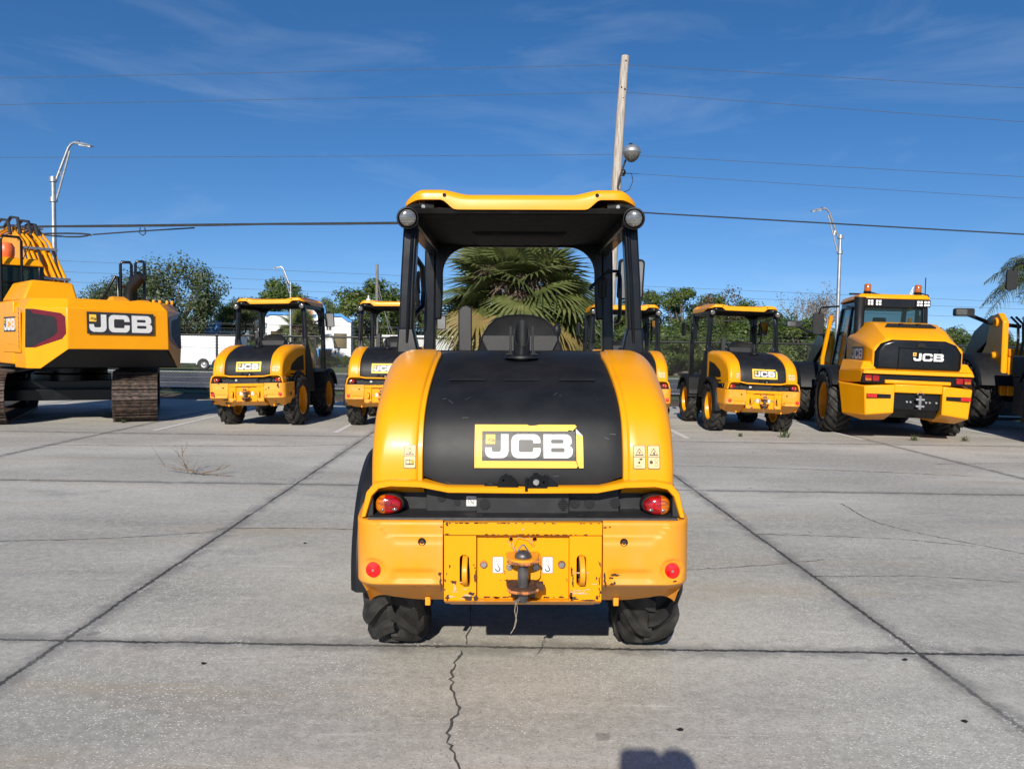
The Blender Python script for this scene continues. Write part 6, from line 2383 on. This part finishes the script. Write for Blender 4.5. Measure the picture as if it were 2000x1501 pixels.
# ================================================================== large cabbed loader
# local frame: origin on the ground under the rear axle, y forward
def make_large_loader():
    root = empty('cab_loader', (0, 0, 0))
    # bumper / counterweight
    for s in (-1, 1):
        m = MB()
        yb = -1.62
        f = [(s * .40, yb, .52), (s * .86, yb + .05, .46), (s * .90, yb + .05, .98), (s * .40, yb, 1.02)]
        g = [(s * .86, yb + .05, .46), (s * 1.07, -.85, .42), (s * 1.12, -.72, 1.0), (s * .90, yb + .05, .98)]
        und = [(s * .40, yb + .45, .36), (s * .80, yb + .45, .34), (s * .92, -.85, .38)]
        m.add([f[0], f[1], f[2], f[3]], [(0, 1, 2, 3)])
        m.add([g[0], g[1], g[2], g[3]], [(0, 1, 2, 3)])
        m.add([f[3], f[2], g[2], (s * 1.1, -.5, 1.03), (s * .40, -.5, 1.05)], [(0, 1, 2, 3, 4)])
        m.add([f[0], f[1], und[1], und[0]], [(0, 1, 2, 3)])
        m.add([f[1], g[1], und[2], und[1]], [(0, 1, 2, 3)])
        m.add([f[0], f[3], (s * .40, -.5, 1.05), (s * .40, -.5, .36), und[0]], [(0, 1, 2, 3, 4)])
        m.add([und[0], und[1], und[2], (s * .92, -.5, .4), (s * .40, -.5, .36)], [(0, 1, 2, 3, 4)])
        m.add([g[1], g[2], (s * 1.1, -.5, 1.03), (s * .92, -.5, .4), und[2]], [(0, 1, 2, 3, 4)])
        bc = m.build('bumper_corner', 'yellow', root, bevel=.018, smooth=25)
        k = MB()
        xa, xb = sorted((s * .46, s * .86))
        k.box(xa, xb, yb - .006, yb + .05, .775, .845)
        ra, rb = sorted((s * .70, s * .855))
        k.box(ra, rb, yb - .012, yb, .785, .835, 1)
        k.build('reflector', ['black_paint', 'red_reflector'], bc)
    m = MB()
    m.box(-.40, .40, -1.60, -1.2, .88, 1.03)
    m.box(-.55, .55, -1.56, -1.2, 1.035, 1.10)
    m.build('bumper_bar', 'yellow', root, bevel=.015)
    m = MB()
    m.box(-.40, .40, -1.52, -1.2, .58, .88)
    m.hexa([(-.5, -1.3, .42), (.5, -1.3, .42), (.5, -.4, .42), (-.5, -.4, .42)], [(-.4, -1.5, .6), (.4, -1.5, .6), (.4, -.4, .6), (-.4, -.4, .6)])
    hp = m.build('hitch_plate', 'black_paint', root, bevel=.01)
    m = MB()
    m.tube([(.03, -1.62, .60), (.03, -1.62, .84)], .028, 10)
    m.box(-.04, .10, -1.64, -1.5, .64, .67)
    m.box(-.04, .10, -1.64, -1.5, .76, .79)
    m.tube([(-.03, -1.64, .86), (.02, -1.66, .92), (.08, -1.64, .86)], .008, 6)
    m.build('tow_pin', 'steel', hp)
    for x in (-.16, -.1, .16, .22, .33):
        MB().lathe([(.018, -.02), (.018, .02)], (x, -1.53, .72), 'y', 8, 0, 1, True).build('bolt', 'steel', hp)
    # lamp band and lip
    m = MB()
    m.box(-.92, .92, -1.50, -1.0, 1.03, 1.19)
    m.build('lamp_band', 'black_paint', root, bevel=.01)
    m = MB()
    m.hexa([(-.93, -1.56, 1.20), (.93, -1.56, 1.20), (.93, -1.0, 1.20), (-.93, -1.0, 1.20)], [(-.91, -1.53, 1.27), (.91, -1.53, 1.27), (.91, -1.0, 1.30), (-.91, -1.0, 1.30)])
    for s in (-1, 1):
        q = [(s * .70, -1.50, 1.28), (s * .95, -1.45, 1.27), (s * 1.08, -.55, 1.22), (s * .70, -.55, 1.22)]
        q2 = [(s * .70, -1.40, 1.42), (s * .88, -1.35, 1.42), (s * 1.03, -.55, 1.44), (s * .70, -.55, 1.44)]
        m.hexa(q, q2)
        q = [(s * .925, -1.40, 1.04), (s * 1.00, -.95, 1.02), (s * 1.09, -.55, 1.02), (s * .93, -.55, 1.02)]
        q2 = [(s * .925, -1.50, 1.26), (s * .97, -1.40, 1.27), (s * 1.09, -.55, 1.23), (s * .93, -.55, 1.23)]
        m.hexa(q, q2)
    m.build('rear_deck', 'yellow', root, bevel=.015)
    for s in (-1, 1):
        for k, (x, mt) in enumerate(((.70, 'red_lens'), (.83, 'red_lens'))):
            m = MB()
            m.prism([rrect(s * x - .055, 1.07, s * x + .055, 1.17, .02)], 'y', -1.53, -1.49)
            tl = m.build('tail_light', mt, root, bevel=.006)
            if k == 1:
                MB().prism([rrect(s * x - .05, 1.072, s * x + .05, 1.115, .012)], 'y', -1.538, -1.53).build('amber_lens', 'amber_lens', tl)
    # hood: sections from rear to front
    def sec(y, w, zt, zs, wt, zb=1.28):
        return [(-w, y, zb), (-w, y, zs), (-wt, y, zt), (wt, y, zt), (w, y, zs), (w, y, zb)]
    m = MB()
    rows = [sec(-1.46, .74, 1.80, 1.62, .50), sec(-1.42, .76, 1.86, 1.66, .52), sec(-1.1, .80, 2.02, 1.74, .56), sec(-.75, .82, 2.14, 1.80, .55), sec(-.35, .82, 2.18, 1.86, .52), sec(.1, .80, 2.18, 1.86, .52)]
    m.loft(rows, 0, False, True, True)
    hd = m.build('hood', 'yellow', root, bevel=.03, smooth=30)
    m = MB()
    gp = [(-.73, 1.29), (-.73, 1.60), (-.63, 1.75), (-.45, 1.82), (.45, 1.82), (.63, 1.75), (.73, 1.60), (.73, 1.29)]
    rows = []
    for y, k in ((-1.455, 1.0), (-1.50, .985), (-1.53, .95), (-1.545, .90)):
        rows.append([(x * k, y + .035 * (x / .73) ** 2 * (1 if y < -1.46 else 0), 1.55 + (z - 1.55) * k) for x, z in gp])
    m.loft(rows, 0, True, False, True)
    gr = m.build('grille', 'black_paint', root, bevel=.012, smooth=40)
    m = MB()
    m.hexa([(-.06, -1.57, 1.70), (.10, -1.57, 1.70), (.10, -1.50, 1.70), (-.06, -1.50, 1.70)], [(-.03, -1.56, 1.76), (.07, -1.56, 1.76), (.07, -1.48, 1.78), (-.03, -1.48, 1.78)])
    m.build('camera_pod', 'black_hole', gr)
    m = MB()
    for (x0_, x1_, z0_, z1_) in ((-.34, -.33, 1.32, 1.70), (-.33, .36, 1.68, 1.69), (.35, .36, 1.42, 1.69)):
        m.box(x0_, x1_, -1.551, -1.53, z0_, z1_)
    m.build('grille_seam', 'black_hole', gr)
    # rear word mark without plate
    m = MB()
    h = .135
    for loops in word(-.10, 1.455, h):
        m.flat(loops, lambda u, v: (u, -1.552, v), 0)
    m.flat([[(-.11, 1.54), (-.055, 1.54), (-.055, 1.60), (-.11, 1.60)]], lambda u, v: (u, -1.554, v), 1)
    m.flat([[(-.095, 1.555), (-.07, 1.555), (-.07, 1.585), (-.095, 1.585)]], lambda u, v: (u, -1.555, v), 2)
    m.build('badge', ['white_decal', 'yellow_decal', 'decal_black'], gr, smooth=0, fixn=False)
    m = MB()
    m.prism([[(-.44, 0), (.44, 0), (.40, .16), (-.36, .16)]], 'z', 0, .02)
    m.v = [(p[0], -1.02 + p[1] * .95, 2.07 + p[1] * .34 + p[2] - .01) for p in m.v]
    v_ = m.build('hood_vent', 'black_hole', hd)
    m = MB()
    for x in (-.15, .15):
        m.box(x - .03, x + .03, -1.00, -.90, 2.085, 2.135)
    m.build('vent_bar', 'black_paint', v_)
    mk = lambda off: (lambda u, v: (-.825 - off, -u, v))
    lg = logo(.0, mk, .02 + .35, 1.43, .74, .25, False, False)
    lg.build('side_badge', ['white_decal', 'decal_black', 'yellow_decal'], hd, smooth=0, fixn=False)
    # cab
    X, Y0, Y1 = .70, .0, 1.35
    ZB, ZT = 1.30, 2.50
    m = MB()
    for s in (-1, 1):
        m.hexa([(s * X, Y0, ZB), (s * (X - .11), Y0, ZB), (s * (X - .11), Y0 + .13, ZB), (s * X, Y0 + .13, ZB)], [(s * (X - .06), Y0 - .02, ZT), (s * (X - .16), Y0 - .02, ZT), (s * (X - .16), Y0 + .10, ZT), (s * (X - .06), Y0 + .10, ZT)])
        m.hexa([(s * X, .62, ZB), (s * (X - .06), .62, ZB), (s * (X - .06), .72, ZB), (s * X, .72, ZB)], [(s * (X - .05), .45, ZT), (s * (X - .11), .45, ZT), (s * (X - .11), .54, ZT), (s * (X - .05), .54, ZT)])
        m.hexa([(s * X, Y1 + .2, ZB), (s * (X - .07), Y1 + .2, ZB), (s * (X - .07), Y1 + .28, ZB), (s * X, Y1 + .28, ZB)], [(s * (X - .05), Y1 - .2, ZT), (s * (X - .13), Y1 - .2, ZT), (s * (X - .13), Y1 - .1, ZT), (s * (X - .05), Y1 - .1, ZT)])
    m.box(-X, X, Y0, Y1 + .28, ZB - .3, ZB)
    m.box(-.63, .63, Y0 - .03, Y0 + .08, ZT - .02, ZT + .17)
    m.box(-.64, .64, Y0 + .08, Y1 - .1, ZT - .02, ZT + .10)
    m.build('cab', 'black_paint', root, bevel=.015)
    m = MB()
    m.add([(-.59, Y0 + .03, 1.9), (.59, Y0 + .03, 1.9), (.55, Y0 + .02, ZT - .02), (-.55, Y0 + .02, ZT - .02)], [(0, 1, 2, 3)])
    for s in (-1, 1):
        m.add([(s * (X - .02), Y0 + .12, ZB), (s * (X - .02), .64, ZB), (s * (X - .075), .47, ZT - .02), (s * (X - .075), Y0 + .09, ZT - .02)], [(0, 1, 2, 3)])
        m.add([(s * (X - .02), .70, ZB), (s * (X - .02), Y1 + .22, ZB), (s * (X - .075), Y1 - .18, ZT - .02), (s * (X - .075), .53, ZT - .02)], [(0, 1, 2, 3)])
    m.add([(-.70, Y1 + .25, ZB), (.70, Y1 + .25, ZB), (.66, Y1 - .13, ZT - .02), (-.66, Y1 - .13, ZT - .02)], [(0, 1, 2, 3)])
    m.build('cab_window', 'cab_glass', root, smooth=0, fixn=False)
    m = MB()
    m.hexa([(-.68, Y0 - .06, ZT + .15), (.68, Y0 - .06, ZT + .15), (.68, Y1 - .05, ZT + .10), (-.68, Y1 - .05, ZT + .10)], [(-.62, Y0 + .0, ZT + .245), (.62, Y0 + .0, ZT + .245), (.62, Y1 - .15, ZT + .22), (-.62, Y1 - .15, ZT + .22)])
    m.build('cab_roof', 'yellow', root, bevel=.03)
    for x in (-.44, -.29, .47, .60):
        m = MB().box(x - .07, x + .07, Y0 - .05, Y0 - .025, ZT + .0, ZT + .14)
        lt = m.build('work_light', 'black_hole', root, bevel=.006)
        m = MB()
        for dx in (-.028, .028):
            for dz in (-.028, .028):
                m.prism([rrect(x + dx - .02, ZT + .07 + dz - .02, x + dx + .02, ZT + .07 + dz + .02, .006)], 'y', Y0 - .062, Y0 - .05)
        m.build('lens', 'white_led', lt, bevel=.002)
    for s, x in ((-1, -.46), (1, .48)):
        m = MB()
        m.lathe([(.07, .0), (.075, .05), (.055, .06)], (x, Y0 + .12, ZT + .24), 'z', 14, 0, 1, True)
        m.tube([(x + .06, Y0 + .1, ZT + .28), (x + .16, Y0 + .02, ZT + .24), (x + .17, Y0 - .03, ZT + .12)], .012, 6)
        bc = m.build('beacon', 'black_paint', root)
        MB().lathe([(.062, .06), (.066, .075), (.062, .19), (.05, .205), (.001, .208)], (x, Y0 + .12, ZT + .24), 'z', 16).build('dome', 'amber_lens', bc, smooth=50)
    m = MB()
    m.tube([(.72, Y0 + .4, ZT + .10), (.71, Y0 + .4, ZT + .62)], .009, 6)
    m.tube([(-.9 + .2, Y0 + .5, ZT + .27), (-.10, Y0 + .5, ZT + .27)], .018, 6)
    m.build('antenna', 'black_paint', root)
    m = MB()
    m.tube([(-.42, -.42, 1.72), (-.54, -.36, 1.74), (-.64, -.22, 1.82), (-.66, -.15, 2.0), (-.66, -.14, 2.40), (-.66, -.14, 2.66)], [.092, .092, .095, .092, .092, .112], 18)
    m.build('exhaust_stack', 'black_plastic', root, smooth=60)
    m = MB()
    m.box(-.22, .22, .75, .87, 1.35, 2.1)
    m.box(-.25, .25, .8, 1.2, 1.3, 1.45)
    m.box(-.13, .13, .76, .84, 2.12, 2.32)
    m.build('cab_seat', 'seat_vinyl', root, bevel=.03)
    m = MB()
    m.tube([(-.30, 1.45, 1.80), (.10, 1.30, 1.95)], .02, 6)
    m.tube([(.19 * math.cos(R(a)), 1.35 + .12 * math.sin(R(a)), 1.9 + .12 * math.sin(R(a))) for a in range(0, 361, 20)], .018, 6)
    m.box(-.2, .2, 1.35, 1.55, 1.3, 1.8)
    m.build('steering_column', 'black_plastic', root)
    for s in (-1, 1):
        m = MB()
        m.tube([(s * .72, Y1 - .2, ZT + .05), (s * 1.02, Y1 + .05, ZT + .03), (s * 1.05, Y1 + .08, ZT - .10)], .022, 6)
        m.prism([rrect(s * 1.05 - .115, ZT - .55, s * 1.05 + .115, ZT - .08, .06)], 'y', Y1 + .08, Y1 + .16)
        m.build('mirror', 'black_plastic', root, bevel=.01)
        m = MB()
        m.tube([(s * .80, Y1 + .05, ZT - .15), (s * .86, Y1 + .35, ZB + .15), (s * .86, Y1 + .36, ZB - .1)], .045, 8)
        m.build('grab_rail', 'yellow', root)
    # fenders, wheels, chassis
    fm = fender(.72, 1.24, 0, .58, .74, 25, 150)
    for s in (1, -1):
        (fm if s > 0 else fm.mirror()).build('rear_fender', 'black_plastic', root, smooth=40)
        m = MB().join(fender(.55, 1.24, 2.75, .58, .76, 15, 165, .10))
        (m if s > 0 else m.mirror()).build('front_fender', 'black_plastic', root, smooth=40)
        m = MB()
        xa, xb = sorted((s * .70, s * 1.0))
        m.box(xa, xb, .1, 1.45, .95, 1.30)
        m.box(xa, xb, .75, 1.35, .35, .95)
        m.build('step_box', 'black_plastic', root, bevel=.03)
    tyre, rim = wheel_mesh(.615, .235, .36, 20, .045, 'chevron')
    tme = tyre.mesh('wheel', 'rubber', 35)
    rme = rim.mesh('rim', 'yellow', 35)
    for y in (0, 2.75):
        for s in (1, -1):
            o = bpy.data.objects.new('wheel', tme)
            COL.objects.link(o)
            o.parent = root
            o.location = (s * 1.02, y, .605)
            o.rotation_euler = (R(11 * s), 0, 0 if s > 0 else PI)
            r_ = bpy.data.objects.new('rim', rme)
            COL.objects.link(r_)
            r_.parent = o
    m = MB()
    m.box(-.42, .42, -1.2, 3.2, .50, 1.15)
    for y in (0, 2.75):
        m.lathe([(.14, -.9), (.14, .9)], (0, y, .6), 'x', 14, 0, 1, True)
    m.build('chassis', 'black_paint', root, bevel=.02)
    # loader tower, arms, bucket
    m = MB()
    for s in (-1, 1):
        xa, xb = sorted((s * .50, s * .60))
        m.prism([[(2.1, .6), (2.15, 1.9), (2.35, 2.05), (2.65, 2.0), (2.8, 1.5), (3.3, 1.0), (3.3, .6)]], 'x', xa, xb)
    m.box(-.50, .50, 2.08, 2.2, 1.28, 1.42)
    m.box(-.50, .50, 2.08, 2.3, .6, .95)
    m.box(-.50, -.30, 2.10, 2.2, .95, 1.28)
    m.box(.30, .50, 2.10, 2.2, .95, 1.28)
    for s in (-1, 1):
        m.lathe([(.09, -.08), (.09, .08)], (s * .55, 2.42, 1.88), 'x', 18, 0, 1, True)
        m.lathe([(.06, -.10), (.06, .10)], (s * .55, 2.42, 1.30), 'x', 14, 0, 1, True)
    lt_ = m.build('loader_tower', 'yellow', root, bevel=.02)
    m = MB()
    for k, x in enumerate((-.42, -.34, .36)):
        m.tube([(x, 2.04, .8), (x - .03, 2.0, 1.2), (x + .02, 2.02, 1.55), (x + .06, 2.15, 1.85), (x + .05, 2.4, 1.98)], .022, 6)
    m.build('hose', 'cable', lt_, smooth=50)
    m = MB()
    m.tube([(0, 2.15, .9), (0, 2.5, 1.6)], .08, 12)
    m.tube([(0, 2.5, 1.6), (0, 2.75, 2.0)], .045, 10, 1)
    m.build('lift_cylinder', ['yellow', 'steel'], lt_, smooth=50)
    for s in (-1, 1):
        m = MB()
        xa, xb = sorted((s * .62, s * .72))
        m.prism([[(2.3, 1.75), (2.4, 2.02), (2.7, 2.02), (3.4, 1.75), (4.5, .65), (4.45, .40), (4.2, .42), (3.2, 1.35)]], 'x', xa, xb)
        m.build('loader_arm', 'black_paint', root, bevel=.02)
    m = MB()
    prof = [(4.4, .1), (5.4, .05), (5.42, .09), (4.55, .22), (4.40, .5), (4.45, .85), (4.75, 1.15), (4.7, 1.2), (4.3, .95), (4.25, .45)]
    m.prism([prof], 'x', -1.2, 1.2)
    m.build('bucket', 'dark_steel', root, bevel=.01)
    for s in (-1, 1):
        m = MB()
        m.tube([(s * .55, 2.25, 1.95), (s * .95, 2.55, 2.02), (s * 1.25, 2.75, 2.18)], .035, 8)
        m.prism([rrect(s * 1.30 - .16, 2.14, s * 1.30 + .16, 2.28, .03)], 'y', 2.68, 2.82)
        fl = m.build('front_light', 'black_plastic', root, bevel=.01)
        MB().prism([rrect(s * 1.36 - .09, 2.16, s * 1.36 + .09, 2.26, .02)], 'y', 2.67, 2.679).build('lens', 'chrome_glass', fl)
    return root

# ================================================================== machines in place
near, badge = make_compact_loader()
tag(near, 'large near yellow wheel loader with black hood and torn badge, seen squarely from behind', 'wheel loader', 'compact wheel loaders with open canopies')
whole = logo(.010, lambda o: (lambda u, s, f=hood_map(o): f(u, s)), -.208, hood_s(1.065), .468, hood_s(1.243) - hood_s(1.065), False).mesh('badge', ['white_decal', 'decal_black', 'yellow_decal'], 0, False)
near.location = (.065, 3.2, 0)
near.rotation_euler = (0, -.012, 0)
for (x, y, z, ry, rz, lab, peeled) in (
        (-4.90, 14.2, .0, -.028, R(-1.5), 'leftmost canopied wheel loader, beside the excavator, its bumper badly chipped', False),
        (-2.43, 14.4, .0, -.012, 0, 'canopied wheel loader half hidden by the left side of the near loader', False),
        (2.30, 14.5, .0, .012, 0, 'canopied wheel loader mostly hidden behind the right side of the near loader', False),
        (4.68, 14.3, .0, .026, R(1.0), 'canopied wheel loader right of the near one with the top of its badge torn', True)):
    c = copy_tree(near)
    c.location = (x, y, z)
    c.rotation_euler = (0, ry, rz)
    c['label'] = lab
    for ch in list(c.children):
        if ch.name.startswith('badge') and not peeled:
            ch.data = whole
        if ch.name.startswith('bumper_corner') and x == -4.90:
            ch.data = ch.data.copy()
            ch.data.materials[0] = MATS['yellow_chipped']

for ch in near.children:
    if ch.name == 'rear_fender':
        ch.location.x = -.05

make_excavator((-9.37, 16.35, 0), R(24), R(46))
big = make_large_loader()
tag(big, 'large yellow wheel loader with glazed cab and two orange beacons', 'wheel loader', 'large wheel loaders with glazed cabs')
big.location = (7.42, 15.2, 0)
big.rotation_euler = (0, .022, R(-8.5))
c = copy_tree(big)
c.location = (10.8, 13.4, 0)
c.scale = (1.2, 1.2, 1.2)
c.rotation_euler = (0, .015, R(-10))
for ch in list(c.children):
    if ch.name.startswith('loader_tower'):
        ch.location.x -= .28
    if ch.name.startswith('loader_arm'):
        ch.location.x -= .15
    if ch.name.startswith('front_light'):
        ch.location.z -= .14
    if ch.name.startswith('mirror'):
        ch.location = (-.30, .45, .98)
        ch.scale = (.72, .72, .72)
    if ch.name.startswith('grab_rail'):
        bpy.data.objects.remove(ch)
c['label'] = 'large wheel loader cut off by the right edge of the picture'


# ------------------------------------------------------------------ small things on the concrete
br = MB()
rnd = random.Random(17)
def twig(p, d, L, r, depth, curl):
    pts = [Vector(p)]
    dd = Vector(d).normalized()
    q = Vector(p)
    for i in range(8):
        dd = (dd + Vector((rnd.uniform(-.12, .12), rnd.uniform(-.12, .12), curl + rnd.uniform(-.08, .08)))).normalized()
        q = q + dd * L / 8
        q.z = max(q.z, .012)
        pts.append(q.copy())
    br.tube(pts, [r * (1 - .8 * i / 8) for i in range(9)], 5)
    if depth < 2:
        for k in range(3):
            t = rnd.randint(2, 6)
            nd = dd + Vector((rnd.uniform(-.9, .9), rnd.uniform(-.9, .9), rnd.uniform(-.2, .4)))
            twig(pts[t], nd, L * rnd.uniform(.35, .55), r * .5, depth + 1, curl * .5)


twig((-3.72, 9.15, .03), (-1, .1, 0), .62, .007, 1, .02)
twig((-3.72, 9.15, .03), (-.9, .3, .1), .45, .006, 1, .07)
twig((-3.80, 9.15, .03), (-.6, .2, .2), .38, .006, 1, .10)
twig((-3.85, 9.12, .03), (-.4, .4, .35), .36, .007, 0, .10)
twig((-3.72, 9.15, .03), (1, .05, .1), .36, .009, 1, .03)
twig((-3.72, 9.12, .03), (1, -.12, 0), .42, .007, 1, .0)
o = br.build('fallen_branch', 'twig', None)
tag(o, 'bare dry branch with curled twigs lying on the left concrete', 'branch')

for i, (x, y, s, lab) in enumerate(((5.05, 14.15, 1.25, 'tallest weed tuft, growing at the rear wheel of the loader with the torn badge'),
                                    (7.35, 13.95, 1.0, 'weed tuft in the joint below the cabbed loader hitch'), (8.30, 14.0, .8, 'weed tuft behind the right rear wheel of the cabbed loader'),
                                    (4.25, 14.2, .5, 'tiny weed in the joint below the torn badge loader'), (-7.6, 15.0, .5, 'tiny dry weed at the excavator track'))):
    rnd = random.Random(60 + i)
    m = MB()
    for k in range(34):
        a = rnd.uniform(0, 2 * PI)
        L = s * rnd.uniform(.05, .19)
        d = Vector((math.cos(a) * rnd.uniform(.2, .8), math.sin(a) * rnd.uniform(.2, .8), 1)).normalized()
        b = Vector((x + rnd.uniform(-.07, .07) * s, y + rnd.uniform(-.02, .02), 0))
        q = b + d * L * .6
        e = b + d * L + Vector((math.cos(a), math.sin(a), -.4)) * L * .25
        w_ = Vector((-math.sin(a), math.cos(a), 0)) * .005
        m.add([b - w_, b + w_, q + w_ * 1.3, q - w_ * 1.3, e], [(0, 1, 2, 3), (3, 2, 4)])
    o = m.build('weed', 'leaf_olive', None, smooth=0, fixn=False)
    tag(o, lab, 'weed', 'weeds growing in the joints')

rnd = random.Random(77)
for i, (x, y, lab) in enumerate(((.72, 3.13, 'small dark stone on the concrete in the right foreground'), (1.97, 3.24, 'crumb of dark debris beside the right joint'), (-1.63, 6.05, 'dark stone chip on the left joint'), (-1.5, 3.72, 'dark pebble in the left foreground'), (2.05, 3.9, 'dark leaf scrap near the right joint'))):
    m = MB()
    m.ellipsoid((x, y, .006), (.010 + rnd.uniform(0, .006)), .007, .005, 8, 5)
    m.v = [(p[0] + rnd.uniform(-.003, .003), p[1] + rnd.uniform(-.003, .003), p[2] + rnd.uniform(-.002, .002)) for p in m.v]
    o = m.build('pebble', 'black_plastic', None)
    tag(o, lab, 'pebble')

# the photographer, standing behind the camera; only the shadow reaches the picture
ph = bpy.data.meshes.new('person')
J = {'pelvis': (0, -.36, .95, .15), 'belly': (0, -.36, 1.10, .145), 'chest': (0, -.36, 1.32, .15), 'neck': (0, -.35, 1.47, .06), 'head': (.03, -.26, 1.62, .09), 'crown': (.04, -.26, 1.735, .078),
     'shl': (-.19, -.36, 1.39, .06), 'ell': (-.25, -.20, 1.16, .045), 'wrl': (-.10, -.07, 1.40, .03), 'hal': (-.085, -.045, 1.47, .028),
     'shr': (.19, -.36, 1.39, .06), 'elr': (.25, -.20, 1.16, .045), 'wrr': (.10, -.07, 1.40, .03), 'har': (.085, -.045, 1.47, .028),
     'hil': (-.10, -.36, .88, .10), 'knl': (-.12, -.34, .48, .065), 'anl': (-.13, -.38, .09, .045), 'tol': (-.14, -.22, .04, .04),
     'hir': (.10, -.36, .88, .10), 'knr': (.12, -.34, .48, .065), 'anr': (.13, -.38, .09, .045), 'tor': (.14, -.22, .04, .04)}
K = list(J)
E = [('pelvis', 'belly'), ('belly', 'chest'), ('chest', 'neck'), ('neck', 'head'), ('head', 'crown'), ('chest', 'shl'), ('shl', 'ell'), ('ell', 'wrl'), ('wrl', 'hal'),
     ('chest', 'shr'), ('shr', 'elr'), ('elr', 'wrr'), ('wrr', 'har'), ('pelvis', 'hil'), ('hil', 'knl'), ('knl', 'anl'), ('anl', 'tol'), ('pelvis', 'hir'), ('hir', 'knr'), ('knr', 'anr'), ('anr', 'tor')]
ph.from_pydata([J[k][:3] for k in K], [(K.index(a), K.index(b)) for a, b in E], [])
ph.materials.append(MATS['cloth_navy'])
po = bpy.data.objects.new('person', ph)
COL.objects.link(po)
sk = po.modifiers.new('skin', 'SKIN')
sv = ph.skin_vertices[0].data
for i, k in enumerate(K):
    sv[i].radius = (J[k][3], J[k][3])
    sv[i].use_root = (k == 'pelvis')
po.modifiers.new('sub', 'SUBSURF').render_levels = 2
po.location = (.09, -.04, 0)
tag(po, 'person holding up a phone, seen only as a shadow at the bottom edge', 'person')
m = MB()
m.prism([rrect(-.06, 1.50, .095, 1.61, .03)], 'y', -.075, -.067)
o = m.build('phone', 'black_paint', None)
tag(o, 'phone held up by the person behind the view', 'phone')
